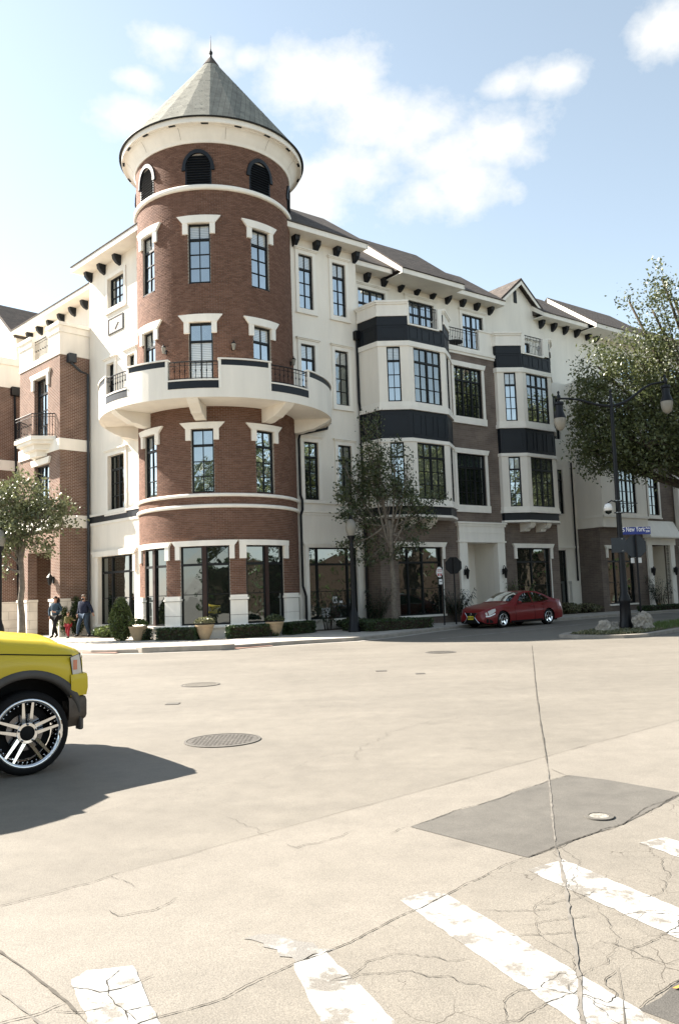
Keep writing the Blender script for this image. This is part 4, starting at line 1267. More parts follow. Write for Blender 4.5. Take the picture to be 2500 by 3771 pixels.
for pts in ([(21.3, 19.98), (17.7, 17.05), (17.7, 16.88), (21.3, 19.78)], [(21.3, 19.98), (25.5, 16.6), (25.5, 16.42), (21.3, 19.78)]):
    MB().prism(FB, pts, -6.0, -0.9).build('gable_roof', M['shingle'], g)
    MB().prism(FB, [(s, z - 0.24) if i < 2 else (s, z - 0.22) for i, (s, z) in enumerate(pts)], -0.98, -0.92).build('rake_board', M['stone'], g)
window(FB, 18.4, 19.4, 14.0, 15.4, -1.15, left2, 2, 2, 0, kinds=('glass', 'glass'))
# ================================================================== ground
def asphalt(name, base, patchy=0.13, agg=0.12, cracks=0.0, paint=None):
    m, nt, p = new_mat(name)
    tc = N(nt, 'ShaderNodeTexCoord')
    v = tc.outputs['Object']
    big = N(nt, 'ShaderNodeTexNoise', {'Vector': v, 'Scale': 0.35, 'Detail': 6.0, 'Roughness': 0.6})
    mid = N(nt, 'ShaderNodeTexNoise', {'Vector': v, 'Scale': 4.0, 'Detail': 6.0, 'Roughness': 0.7})
    fine = N(nt, 'ShaderNodeTexVoronoi', {'Vector': v, 'Scale': 130.0})
    lm = N(nt, 'ShaderNodeMapping', {'Vector': v, 'Rotation': (0, 0, -0.73), 'Scale': (0.10, 1.3, 1.0)})
    lane = N(nt, 'ShaderNodeTexNoise', {'Vector': lm.outputs[0], 'Scale': 1.0, 'Detail': 5.0, 'Roughness': 0.6})
    spot = N(nt, 'ShaderNodeTexVoronoi', {'Vector': v, 'Scale': 1.1, 'Randomness': 1.0})
    f2 = N(nt, 'ShaderNodeTexNoise', {'Vector': v, 'Scale': 160.0, 'Detail': 3.0})
    def mr(x, a, b, lo=0.3, hi=0.7):
        return N(nt, 'ShaderNodeMapRange', {'Value': x, 'From Min': lo, 'From Max': hi, 'To Min': a, 'To Max': b}).outputs[0]
    def mul(a, b): return N(nt, 'ShaderNodeMath', {0: a, 1: b}, operation='MULTIPLY').outputs[0]
    val = mul(mul(mr(big.outputs['Fac'], 1 - patchy, 1 + patchy), mr(mid.outputs['Fac'], 1 - agg, 1 + agg)), mul(mr(fine.outputs['Distance'], 1.16, 0.80, 0.0, 0.9), mr(f2.outputs['Fac'], 0.78, 1.22)))
    val = mul(val, mr(lane.outputs['Fac'], 0.93, 1.06))
    val = mul(val, mr(spot.outputs['Distance'], 0.86, 1.0, 0.02, 0.10))
    rgb = N(nt, 'ShaderNodeRGB'); rgb.outputs[0].default_value = (*base, 1)
    hs = N(nt, 'ShaderNodeHueSaturation', {'Color': rgb.outputs[0], 'Value': val})
    col = hs.outputs[0]
    h = N(nt, 'ShaderNodeMath', {0: f2.outputs['Fac'], 1: fine.outputs['Distance']}, operation='SUBTRACT').outputs[0]
    if paint:
        # worn thermoplastic over the same asphalt
        wr = N(nt, 'ShaderNodeTexNoise', {'Vector': v, 'Scale': 5.5, 'Detail': 9.0, 'Roughness': 0.72})
        k = N(nt, 'ShaderNodeMapRange', {'Value': wr.outputs['Fac'], 'From Min': paint[1], 'From Max': paint[1] + 0.09, 'To Min': 0.0, 'To Max': 1.0})
        pc = N(nt, 'ShaderNodeMixRGB', {'Fac': k.outputs[0], 'Color1': col, 'Color2': (*paint[0], 1)})
        col = pc.outputs[0]
    if cracks:
        wob = N(nt, 'ShaderNodeTexNoise', {'Vector': v, 'Scale': 6.0, 'Detail': 4.0})
        mv = N(nt, 'ShaderNodeMixRGB', {'Fac': 0.10, 'Color1': v, 'Color2': wob.outputs['Color']})
        vo = N(nt, 'ShaderNodeTexVoronoi', {'Vector': mv.outputs[0], 'Scale': 6.0}, feature='DISTANCE_TO_EDGE')
        msk = N(nt, 'ShaderNodeTexNoise', {'Vector': v, 'Scale': 0.9, 'Detail': 3.0})
        wd = N(nt, 'ShaderNodeMapRange', {'Value': msk.outputs['Fac'], 'From Min': 0.50, 'From Max': 0.62, 'To Min': 0.0, 'To Max': cracks})
        ck = N(nt, 'ShaderNodeMath', {0: vo.outputs['Distance'], 1: wd.outputs[0]}, operation='LESS_THAN')
        cc = N(nt, 'ShaderNodeMixRGB', {'Fac': ck.outputs[0], 'Color1': col, 'Color2': (base[0] * 0.42, base[1] * 0.40, base[2] * 0.38, 1)})
        col = cc.outputs[0]
        h = N(nt, 'ShaderNodeMath', {0: ck.outputs[0], 1: -2.0, 2: h}, operation='MULTIPLY_ADD').outputs[0]
    nt.links.new(col, p.inputs['Base Color'])
    p.inputs['Roughness'].default_value = 0.72
    p.inputs['Specular IOR Level'].default_value = 0.45
    b = N(nt, 'ShaderNodeBump', {'Height': h, 'Strength': 0.16, 'Distance': 0.005})
    nt.links.new(b.outputs[0], p.inputs['Normal'])
    return m

M['asphalt_far'] = asphalt('weathered_asphalt', (0.158, 0.143, 0.119))
M['asphalt_near'] = asphalt('pale_worn_asphalt', (0.180, 0.163, 0.137), 0.08, 0.09)
M['asphalt_cross'] = asphalt('cracked_asphalt', (0.167, 0.151, 0.126), 0.10, 0.10, 0.012)
M['asphalt_patch'] = asphalt('dark_asphalt_patch', (0.098, 0.091, 0.079), 0.10, 0.18)
M['asphalt_dark'] = asphalt('new_dark_asphalt', (0.075, 0.070, 0.062), 0.06, 0.13)
M['paint'] = asphalt('worn_white_paint', (0.166, 0.153, 0.133), 0.06, 0.09, 0.014, paint=((0.31, 0.305, 0.29), 0.41))
M['paint_worn'] = asphalt('very_worn_white_paint', (0.176, 0.166, 0.150), 0.06, 0.09, 0.0, paint=((0.29, 0.285, 0.27), 0.53))
M['crack'] = surf('crack_void', (0.050, 0.045, 0.038), 0.95, 0.2, 20)
M['seal'] = surf('sealed_saw_cut', (0.185, 0.170, 0.148), 0.8, 0.2, 14)
M['seal_dark'] = surf('dark_saw_cut', (0.10, 0.09, 0.075), 0.9, 0.2, 14)

def sheet(name, pts, z, mat, parent=None, label=None, kind=None):
    m = MB()
    m.add([(x, y, z) for x, y in pts], [tuple(range(len(pts)))], [(x, y) for x, y in pts])
    o = m.build(name, M[mat], parent, fix=False)
    if o.data.polygons[0].normal.z < 0: o.data.flip_normals()
    return tag(o, label, kind=kind)

road = sheet('road', [(-1500, -1500), (1500, -1500), (1500, 1500), (-1500, 1500)], 0.0, 'asphalt_far', kind='structure')
jd_ = (0.744, 0.668)                         # paving joints run this way
def along(p, t): return (p[0] + jd_[0] * t, p[1] + jd_[1] * t)
# paler strip on this side of the paving joint
J0 = (-1.88, 4.53)
rj = random.Random(3)
edge = [along(J0, t) for t in np.linspace(-26, 30, 90)]
edge = [(x - 0.668 * rj.uniform(-0.02, 0.02), y + 0.744 * rj.uniform(-0.02, 0.02)) for x, y in edge]
sheet('near_lane', edge + [(30, -22), (-30, -40)], 0.002, 'asphalt_near', road)
# crosswalk strip beyond the wide crack
crack_main = [(-6.0, -1.35), (-2.4, 1.75), (-1.6, 2.46), (-0.82, 3.27), (-0.52, 3.44), (-0.27, 3.72), (0.0, 3.95), (0.22, 4.20), (0.43, 4.40), (0.75, 4.75), (1.03, 5.02), (1.45, 5.36), (1.83, 5.64), (2.15, 5.98), (2.49, 6.34), (4.2, 7.85), (9, 12.2)]
sheet('crosswalk_lane', crack_main + [(14, 4), (3, -8)], 0.0035, 'asphalt_cross', road)
sheet('asphalt_patch', [(0.41, 5.74), (0.75, 6.10), (0.93, 6.22), (1.34, 6.63), (1.62, 6.90), (1.87, 7.11), (2.12, 6.90), (2.51, 6.42), (2.50, 6.33), (2.15, 5.97), (1.83, 5.635), (1.45, 5.355), (1.05, 5.02)], 0.005, 'asphalt_patch', road)
sheet('dark_repair', [(1.06, 3.245), (1.18, 3.33), (1.30, 3.46), (1.62, 3.80), (3.2, 3.0), (2.0, 2.2)], 0.005, 'asphalt_dark', road)
sheet('grey_repair', [(1.12, 3.60), (1.20, 3.72), (1.54, 4.04), (1.9, 4.35), (2.6, 3.9), (1.62, 3.802), (1.30, 3.462), (1.19, 3.345)], 0.012, 'asphalt_patch', road) if False else None

def ragged(pts, seed, amp=0.007, step=0.05):
    rr = random.Random(seed)
    out = []
    for i in range(len(pts)):
        a, b = Vector(pts[i]), Vector(pts[(i + 1) % len(pts)])
        n = max(1, int((b - a).length / step))
        for k in range(n):
            p = a.lerp(b, k / n)
            out.append((p.x + rr.uniform(-amp, amp), p.y + rr.uniform(-amp, amp)))
    return out

stripes = [[(0.99, 4.80), (1.24, 4.965), (1.72, 3.94), (1.42, 3.93), (1.30, 4.12)],
           [(1.78, 5.22), (1.98, 5.33), (2.55, 4.2), (2.3, 4.05)],
           [(0.24, 4.42), (0.40, 4.53), (0.49, 4.48), (1.04, 3.29), (1.30, 2.6), (1.05, 2.5), (0.80, 3.17)],
           [(-0.27, 3.72), (-0.13, 3.845), (0.28, 2.9), (0.45, 2.4), (0.15, 2.3), (-0.14, 3.24)],
           [(-1.21, 3.64), (-1.16, 3.72), (-0.97, 3.755), (-0.86, 3.50), (-0.76, 3.30), (-0.4, 2.5), (-0.7, 2.4), (-1.04, 3.32)]]
stripes[0] = [(0.99, 4.80), (1.24, 4.965), (1.60, 4.20), (1.85, 3.7), (1.62, 3.55), (1.42, 3.93)]
for i, s in enumerate(stripes):
    sheet('crosswalk_stripe', ragged(s, 20 + i), 0.0065, 'paint', road)
sheet('crosswalk_stripe', ragged([(-0.50, 4.02), (-0.40, 4.06), (-0.10, 3.86), (-0.26, 3.735)], 31, 0.02), 0.0052, 'paint_worn', road)

def ribbon(pts, w, seed, amp=0.006, step=0.045, name='crack', mat='crack', z=0.008, taper=True):
    rr = random.Random(seed)
    P_ = []
    if name == 'crack':                       # break the line up, coarse to fine
        q = [Vector(p) for p in pts]
        for lev in range(6):
            nq = [q[0]]
            for a, b in zip(q, q[1:]):
                d = b - a
                if d.length > 0.022:
                    mdp = a.lerp(b, rr.uniform(0.4, 0.6)) + Vector((-d.y, d.x)) * rr.uniform(-1, 1) * (0.16 if w < 0.008 else 0.05)
                    nq.append(mdp)
                nq.append(b)
            q = nq
        pts = [tuple(p) for p in q]; amp *= 0.25; step = 9
    for a, b in zip(pts, pts[1:]):
        a, b = Vector(a), Vector(b)
        n = max(1, int((b - a).length / step))
        for k in range(n): P_.append(a.lerp(b, k / n))
    P_.append(Vector(pts[-1]))
    L, Rr = [], []
    off = 0.0
    for i, p in enumerate(P_):
        t = (P_[min(i + 1, len(P_) - 1)] - P_[max(i - 1, 0)])
        t = t.normalized() if t.length else Vector((1, 0))
        nn = Vector((-t.y, t.x))
        off = off * 0.75 + rr.uniform(-amp, amp)
        ww = w * rr.uniform(0.3, 1.4) * (0.6 if name == 'crack' else 1.0)
        if taper: ww *= min(1.0, 0.25 + min(i, len(P_) - 1 - i) / 5)
        L.append(p + nn * (off + ww / 2)); Rr.append(p + nn * (off - ww / 2))
    m = MB()
    n = len(L)
    m.add([(q.x, q.y, z) for q in L] + [(q.x, q.y, z) for q in Rr], [(i + n, i + n + 1, i + 1, i) for i in range(n - 1)])
    return m.build(name, M[mat], road, fix=False)

ribbon(crack_main[1:-1], 0.0085, 1)
ribbon([along(J0, t) for t in (-3, 0, 0.7)], 0.0085, 2)
ribbon([along(J0, t) for t in (0.7, 3, 8, 14, 24)], 0.005, 3, 0.004, 0.12, 'paving_joint', 'seal_dark', 0.0075)
ribbon([(0.41, 5.74), (0.75, 6.10), (1.34, 6.63), (1.87, 7.11)], 0.008, 4)
ribbon([(1.05, 5.02), (1.45, 5.36), (1.83, 5.64), (2.49, 6.34)], 0.010, 5)
ribbon([(0.26, 5.60), (0.41, 5.74)], 0.006, 6)
ribbon([(5.22, 22.95), (3.7, 16.2), (2.69, 11.69), (1.72, 7.2)], 0.014, 7, 0.002, 0.2, 'saw_cut', 'seal_dark', 0.0072)
ribbon([(1.78, 7.35), (1.87, 6.98)], 0.012, 8, 0.003, 0.1, 'saw_cut', 'seal_dark')
ribbon([(1.72, 7.2), (1.66, 6.95), (1.26, 5.21)], 0.016, 9, 0.003, 0.08, 'saw_cut', 'seal', 0.0085)
ribbon([(1.26, 5.21), (1.13, 4.51), (0.92, 3.53), (0.83, 3.17), (0.6, 2.2)], 0.020, 10, 0.004, 0.05, 'saw_cut', 'seal', 0.0085)
for dx in (-0.013, 0.013):
    ribbon([(1.26 + dx, 5.21), (1.13 + dx, 4.51), (0.92 + dx, 3.53), (0.60 + dx, 2.2)], 0.0035, 11 + int(dx * 1000), 0.003, 0.05, z=0.0092)
ribbon([(1.10, 3.60), (1.02, 3.30), (0.9, 2.9)], 0.010, 15, 0.001, 0.12, 'saw_cut', 'seal_dark', 0.0085)
ribbon([(2.6, 4.95), (1.9, 4.33), (1.54, 4.04), (1.32, 3.82), (1.20, 3.75)], 0.007, 16)
ribbon([(1.62, 3.80), (1.30, 3.46), (1.06, 3.245)], 0.009, 17)
ribbon([(1.06, 3.245), (0.95, 3.27), (0.84, 3.38), (0.74, 3.44), (0.84, 3.55), (0.92, 3.52)], 0.005, 18, 0.009)
ribbon([(0.55, 3.18), (0.56, 3.28), (0.60, 3.38), (0.64, 3.42), (0.74, 3.44)], 0.005, 58, 0.009)
ribbon([(0.92, 3.44), (0.78, 3.34), (0.64, 3.24), (0.52, 3.17)], 0.006, 19, 0.006)
ribbon([(0.56, 3.42), (0.40, 3.55), (0.22, 3.62), (0.02, 3.60), (-0.10, 3.55)], 0.006, 20)
ribbon([(0.84, 3.40), (0.96, 3.30), (1.02, 3.36), (1.01, 3.48), (1.08, 3.56)], 0.007, 21)
ribbon([(-0.10, 3.55), (0.05, 3.72), (0.30, 3.75), (0.50, 3.72)], 0.006, 22)
ribbon([(-1.19, 3.58), (-1.05, 3.52), (-0.95, 3.56), (-0.86, 3.66)], 0.009, 23)
ribbon([(-1.02, 3.74), (-1.05, 3.62), (-1.01, 3.50), (-0.96, 3.42), (-0.90, 3.36), (-0.86, 3.26)], 0.008, 24)
ribbon([(-0.98, 3.40), (-1.1, 3.36), (-1.2, 3.38)], 0.008, 25)
ribbon([(-0.83, 3.27), (-0.90, 3.36), (-0.80, 3.40)], 0.008, 26)
ribbon([(-2.4, 4.62), (-1.63, 3.94), (-1.16, 3.45), (-1.0, 3.25)], 0.016, 27, 0.003, 0.06, 'saw_cut', 'seal_dark')
ribbon([(-2.3, 4.35), (-1.49, 3.58), (-1.24, 3.32), (-0.9, 3.0)], 0.012, 28, 0.003, 0.06, 'saw_cut', 'seal')
ribbon([(-1.16, 3.45), (-1.25, 3.36), (-1.45, 3.25)], 0.008, 29)
ribbon([(-0.42, 5.45), (-0.34, 5.36), (-0.15, 5.50), (0.02, 5.68)], 0.007, 30)
ribbon([(-1.27, 4.42), (-1.20, 4.33), (-1.02, 4.40), (-0.95, 4.55)], 0.008, 31, 0.004)
ribbon([(-1.42, 4.97), (-1.30, 4.85), (-1.22, 4.72)], 0.005, 32)
ribbon([(-2.0, 6.35), (-1.4, 6.9), (-0.6, 7.6), (0.4, 8.7)], 0.003, 33)
ribbon([(-0.9, 6.15), (-0.75, 5.95), (-0.62, 5.7), (-0.5, 5.62)], 0.004, 34)
ribbon([(0.1, 8.0), (0.25, 8.9), (0.8, 9.9), (1.5, 10.5)], 0.005, 35, 0.01)
for i, (x, y) in enumerate([(0.62, 4.25), (0.80, 4.05), (0.95, 4.3), (1.25, 4.15), (1.38, 3.9), (0.7, 3.95), (1.1, 3.85), (1.45, 4.35), (1.7, 4.6)]):
    rr = random.Random(60 + i)
    p = (x, y); pts = [p]
    an = rr.uniform(-0.5, 0.5)
    for k in range(7):
        an += rr.uniform(-0.7, 0.7); p = (p[0] + 0.055 * math.cos(an), p[1] + 0.055 * math.sin(an)); pts.append(p)
    ribbon(pts, 0.0055, 80 + i, 0.008)
sheet('fallen_leaf', ragged([(1.245, 3.385), (1.27, 3.40), (1.30, 3.42), (1.315, 3.415), (1.29, 3.395), (1.26, 3.38)], 41, 0.001, 0.02), 0.012, 'leaf_litter')
tag(bpy.data.objects['fallen_leaf'], 'small orange fallen leaf on the dark asphalt repair', 'leaf')
# faint stains and repairs farther out
sheet('asphalt_patch', [(-2.9, 5.0), (-2.4, 5.45), (-2.0, 5.1), (-2.5, 4.6)], 0.0055, 'asphalt_far', road) if False else None
# lane line on the side street
ribbon([FA(-2.0 + 4.2, 8.6, 0)[:2], FA(13.0, 7.0, 0)[:2]], 0.10, 50, 0.004, 0.3, 'lane_line', 'paint', 0.006, False)

# ------------------------------------------------------------------ pavement (corner bulges out at the crossing)
def bulge(poly_pts, z):
    return poly_pts
kb = [FB(60, 5.3, 0)[:2], FB(20, 5.3, 0)[:2], FB(4, 5.3, 0)[:2], FB(-1.0, 5.3, 0)[:2], (-8.75, 26.55), (-7.9, 25.75), (-7.0, 25.35), (-6.1, 25.25), (-4.9, 25.2), (-3.9, 25.3), (-3.1, 25.75), (-2.1, 26.55), (-1.2, 27.0), (0.3, 27.6), (1.3, 28.7), (2.2, 30.1), (3.3, 32.0), FA(8.2, 3.95, 0)[:2], FA(13, 3.75, 0)[:2], FA(24, 3.6, 0)[:2], FA(70, 3.6, 0)[:2]]
inner = [FA(70, -4, 0)[:2], (TX, TY + 1.0), FB(60, -4, 0)[:2]]
cen = Vector((TX, TY))
def shrink(pts, d):
    out = []
    for i, p in enumerate(pts):
        a = Vector(pts[max(i - 1, 0)]); b = Vector(pts[min(i + 1, len(pts) - 1)])
        t = (b - a).normalized()
        out.append((p[0] - t.y * d, p[1] + t.x * d))
    return out
kin = shrink(kb, 0.16)
def concrete_paving():
    m, nt, p = new_mat('sidewalk_concrete')
    tc = N(nt, 'ShaderNodeTexCoord')
    mp = N(nt, 'ShaderNodeMapping', {'Vector': tc.outputs['Object'], 'Rotation': (0, 0, -0.646)})
    bt = N(nt, 'ShaderNodeTexBrick', {'Vector': mp.outputs[0], 'Scale': 1.0, 'Brick Width': 1.5, 'Row Height': 1.5, 'Mortar Size': 0.012, 'Mortar Smooth': 0.1, 'Bias': 0.0, 'Color1': (0.43, 0.40, 0.355, 1), 'Color2': (0.385, 0.36, 0.32, 1), 'Mortar': (0.17, 0.155, 0.135, 1)}, offset=0.0)
    nz = N(nt, 'ShaderNodeTexNoise', {'Vector': tc.outputs['Object'], 'Scale': 1.4, 'Detail': 8.0, 'Roughness': 0.65})
    v = N(nt, 'ShaderNodeMapRange', {'Value': nz.outputs['Fac'], 'From Min': 0.3, 'From Max': 0.7, 'To Min': 0.8, 'To Max': 1.1})
    hs = N(nt, 'ShaderNodeHueSaturation', {'Color': bt.outputs['Color'], 'Value': v.outputs[0]})
    nt.links.new(hs.outputs[0], p.inputs['Base Color'])
    p.inputs['Roughness'].default_value = 0.9
    p.inputs['Specular IOR Level'].default_value = 0.2
    return m
M['paving'] = concrete_paving()
sw = MB().plate(kin + inner, 0.02, 0.118).build('sidewalk', M['paving'])
tag(sw, kind='structure')
m = MB()
nk = len(kb)
rows = [[(x, y, z) for x, y in pts] for pts, z in ((kb, -0.02), (kb, 0.10), (shrink(kb, 0.02), 0.125), (kin, 0.125), (kin, 0.0))]
m.grid(rows)
kerb = m.build('kerb', M['kerb'], sw)
gut = shrink(kb, -0.35)
m = MB(); m.grid([[(x, y, 0.0045) for x, y in kb], [(x, y, 0.0045) for x, y in gut]]); m.build('gutter', M['concrete'], sw, fix=False)
# ramps at the corner
def slope_ramp(p):
    m = MB(); m.add(p, [(0, 1, 2, 3), (0, 4, 5, 1), (4, 0, 3), (1, 5, 2)] if len(p) == 6 else [(0, 1, 2, 3)]); return m
MB().add([(-3.35, 25.35, 0.03), (-2.25, 26.25, 0.03), (-3.0, 27.1, 0.128), (-4.0, 26.4, 0.128)], [(0, 1, 2, 3)]).build('kerb_ramp', M['ramp'], sw, fix=False)
MB().add([(-8.4, 26.0, 0.03), (-7.0, 25.2, 0.03), (-6.3, 26.4, 0.128), (-7.8, 27.3, 0.128)], [(0, 1, 2, 3)]).build('kerb_ramp', M['ramp'], sw, fix=False)
MB().plate([(-6.15, 25.12), (-3.75, 25.15), (-3.35, 25.42), (-3.6, 25.55), (-6.0, 25.5), (-6.4, 25.35)], 0.0, 0.17).build('kerb_stone', M['kerb'], sw, bevel=0.02)

# planting beds along the walls
for pts in ([FA(3.05, 0.02, 0)[:2], FA(7.2, 0.02, 0)[:2], FA(7.2, 1.15, 0)[:2], FA(3.0, 1.15, 0)[:2]],
            [FB(2.9, 0.02, 0)[:2], FB(6.9, 0.02, 0)[:2], FB(6.9, 1.2, 0)[:2], FB(2.7, 1.35, 0)[:2]],
            [FA(19, 0.0, 0)[:2], FA(22.3, 0.0, 0)[:2], FA(22.3, 1.0, 0)[:2], FA(19, 1.0, 0)[:2]]):
    sheet('planting_bed', pts, 0.1225, 'mulch', sw)

# ------------------------------------------------------------------ median nose with grass at right
med = [(6.75, 25.9), (7.0, 25.2), (7.5, 24.75), (8.3, 24.45), (9.1, 24.7), (10.5, 26.3), (13, 29.2), (20, 36.5), (60, 77), (57, 79), (17.5, 38.2), (11.5, 31.0), (8.5, 28.2), (7.2, 26.8)]
mo = MB().plate(med, 0.0, 0.10).build('median', M['kerb']); tag(mo, kind='structure')
mc = Vector((10, 28))
def insetp(pts, d):
    out = []
    n = len(pts)
    for i, p in enumerate(pts):
        a, b = Vector(pts[i - 1]), Vector(pts[(i + 1) % n])
        t = (b - a).normalized(); out.append((p[0] - t.y * d, p[1] + t.x * d))
    return out
sheet('median_mulch', insetp(med, 0.28), 0.104, 'mulch', mo)

def leaves(n, pos, size, rng, name, mat, parent, aspect=0.5, curl=0.25, up=0.3, loc=None, tintfn=None):
    """n leaf blades (two bent quads) at pos (n,3) world"""
    pos = np.asarray(pos, dtype=np.float64)
    n = len(pos)
    d = rng.normal(size=(n, 3)); d[:, 2] += up; d /= np.linalg.norm(d, axis=1)[:, None]
    r = rng.normal(size=(n, 3)); w = np.cross(d, r); w /= np.linalg.norm(w, axis=1)[:, None] + 1e-9
    nn = np.cross(d, w)
    L = size * rng.uniform(0.6, 1.35, n)[:, None]
    hw2 = L * aspect * 0.5
    a = pos - d * L * 0.5; b = pos + nn * L * curl * 0.3; c = pos + d * L * 0.5
    V = np.stack([a, b - w * hw2, b + w * hw2, c], 1).reshape(-1, 3)
    idx = np.arange(n)[:, None] * 4
    Fc = np.concatenate([idx + np.array([[0, 1, 2]]), idx + np.array([[1, 3, 2]])], 1).reshape(-1, 3)
    org = ORIG[parent.name] if parent else Vector(loc or (0, 0, 0))
    V = V - np.array(org)
    me = bpy.data.meshes.new(name)
    me.vertices.add(len(V)); me.vertices.foreach_set('co', V.ravel())
    me.loops.add(len(Fc) * 3); me.polygons.add(len(Fc))
    me.loops.foreach_set('vertex_index', Fc.ravel().astype(np.int32))
    me.polygons.foreach_set('loop_start', np.arange(len(Fc), dtype=np.int32) * 3)
    try: me.polygons.foreach_set('loop_total', np.full(len(Fc), 3, dtype=np.int32))
    except Exception: pass
    me.update(calc_edges=True)
    t = rng.uniform(0, 1, n) if tintfn is None else tintfn(pos, rng)
    at = me.attributes.new('tint', 'FLOAT', 'FACE'); at.data.foreach_set('value', np.repeat(t, 2).astype(np.float32))
    me.materials.append(M[mat])
    o = bpy.data.objects.new(name, me); COL.objects.link(o)
    if parent: o.parent = parent
    else: o.location = org
    ORIG[o.name] = org
    return o

NPR = np.random.default_rng(11)
# grass on the median
def in_poly(x, y, poly):
    ins = np.zeros(len(x), bool); j = len(poly) - 1
    for i in range(len(poly)):
        xi, yi = poly[i]; xj, yj = poly[j]
        c = ((yi > y) != (yj > y)) & (x < (xj - xi) * (y - yi) / (yj - yi + 1e-12) + xi)
        ins ^= c; j = i
    return ins
gx, gy = NPR.uniform(9.2, 22, 60000), NPR.uniform(25, 42, 60000)
gp = [(9.6, 25.9), (10.4, 26.6), (13, 29.6), (22, 39), (21, 41), (11.5, 30.6), (9.9, 28.2), (9.9, 27)]
k = in_poly(gx, gy, gp)
g = leaves(0, np.stack([gx[k], gy[k], NPR.uniform(0.12, 0.17, k.sum())], 1), 0.13, NPR, 'grass', 'grass', None, 0.12, 0.2, 2.2)
tag(g, 'short green grass on the median behind the rocks', 'grass', kind='stuff')
gx, gy = NPR.uniform(6.8, 11, 9000), NPR.uniform(24.4, 28.5, 9000)
k = in_poly(gx, gy, [(7.1, 25.8), (7.6, 25.0), (8.3, 24.8), (9.0, 25.0), (10.4, 26.7), (9.9, 28), (8.5, 27.7)])
g = leaves(0, np.stack([gx[k], gy[k], NPR.uniform(0.11, 0.15, k.sum())], 1), 0.10, NPR, 'leaf_litter', 'leaf_flower', None, 0.45, 0.3, 0.0)
tag(g, 'dry leaf litter and low ground cover round the median rocks', 'ground cover', kind='stuff')
# ================================================================== trees and plants
def make_tree(name, base, label, trunk_r, limbs, blobs, leaf_n, leaf_size, bark, leafm, seed, group=None, clump_r=0.35, per=45, up=0.1, fork_z=None, lean=(0, 0), shell=0.55, twigs=160):
    rng = np.random.default_rng(seed); rr = random.Random(seed)
    t = thing(name, (base[0], base[1], base[2]), label, 'tree', group)
    m = MB()
    fz = fork_z
    top = Vector((base[0] + lean[0], base[1] + lean[1], fz))
    bp = Vector(base)
    pts, rad = [], []
    for k in range(9):
        f = k / 8
        p = bp.lerp(top, f) + Vector((rr.uniform(-1, 1), rr.uniform(-1, 1), 0)) * trunk_r * 0.25 * (0 < k)
        pts.append(p); rad.append(trunk_r * (1.0 - 0.38 * f) * (1.35 if k == 0 else 1.08 if k == 1 else 1))
    m.tube(pts, rad, 10)
    # limbs: from trunk to blob centres
    tips = []
    bl_ = [(Vector(c), Vector(r)) for c, r in blobs]
    nodes = []
    for c, r in bl_:
        f = rr.uniform(0.62, 1.0)
        s = bp.lerp(top, f)
        mid = s.lerp(c, 0.5) + Vector((rr.uniform(-.2, .2), rr.uniform(-.2, .2), -0.12 * (c - s).length))
        L = []
        for k in range(7):
            q = k / 6
            p = s * (1 - q) ** 2 + mid * 2 * q * (1 - q) + c * q * q
            L.append(p)
        r0 = trunk_r * 0.55 * limbs
        m.tube(L, [r0 * (1 - 0.75 * k / 6) for k in range(7)], 7)
        nodes.append((L, r))
    centres = []
    vol = [r.x * r.y * r.z for _, r in bl_]
    tot = sum(vol)
    ncl = max(1, leaf_n // per)
    for (c, r), v, (L, _) in zip(bl_, vol, nodes):
        k = max(3, int(ncl * v / tot))
        for q in range(k):
            d = rng.normal(size=3); d /= np.linalg.norm(d)
            rad_ = rng.uniform(shell, 1.0) ** 0.6
            centres.append((c.x + d[0] * r.x * rad_, c.y + d[1] * r.y * rad_, c.z + d[2] * r.z * rad_))
            if q < twigs * v / tot:
                s = L[rr.randrange(3, 7)]
                e = Vector(centres[-1])
                md = s.lerp(e, 0.55) + Vector((rr.uniform(-.1, .1), rr.uniform(-.1, .1), rr.uniform(-.15, .1)))
                m.tube([s, md, e], [trunk_r * 0.11, trunk_r * 0.07, trunk_r * 0.02], 5, cap=False)
    m.build('trunk', M[bark], t, smooth=True, fix=False)
    C = np.array(centres)
    idx = rng.integers(0, len(C), leaf_n)
    off = rng.normal(size=(leaf_n, 3)) * clump_r * 0.5
    pos = C[idx] + off
    ct = rng.uniform(0, 1, len(C))
    tint = np.clip(0.5 * ct[idx] + 0.5 * rng.uniform(0, 1, leaf_n), 0, 1)
    leaves(leaf_n, pos, leaf_size, rng, 'crown', leafm, t, 0.52, 0.3, up, tintfn=lambda p, r: tint)
    return t

# young street tree by the brick wing (left)
bx_, by_ = -12.62, 32.25
make_tree('street_tree', (bx_, by_, 0.1), 'young street tree with pruned trunk in front of the brick wing', 0.135, 0.8,
          [((bx_ + 0.1, by_, 5.9), (0.9, 0.9, 0.9)), ((bx_ - 0.6, by_ + .3, 5.2), (1.0, 1.0, 0.8)), ((bx_ + 0.9, by_ - .2, 5.1), (0.9, 0.9, 0.75)), ((bx_ + 1.5, by_ + .2, 5.5), (0.55, 0.6, 0.4)), ((bx_ - 0.3, by_ - .4, 4.35), (0.9, 0.8, 0.6)),
           ((bx_ + 0.5, by_ + .3, 3.9), (0.6, 0.6, 0.5)), ((bx_ - 0.9, by_, 4.0), (0.5, 0.5, 0.5)), ((bx_ + 1.75, by_, 4.75), (0.4, 0.4, 0.3)), ((bx_ - 1.2, by_ + .2, 6.0), (0.7, 0.7, 0.6)), ((bx_ - 0.75, by_, 3.2), (0.35, 0.35, 0.25))],
          7600, 0.15, 'bark', 'leaf_street', 5, clump_r=0.34, per=34, fork_z=4.4, lean=(-0.05, 0.05))
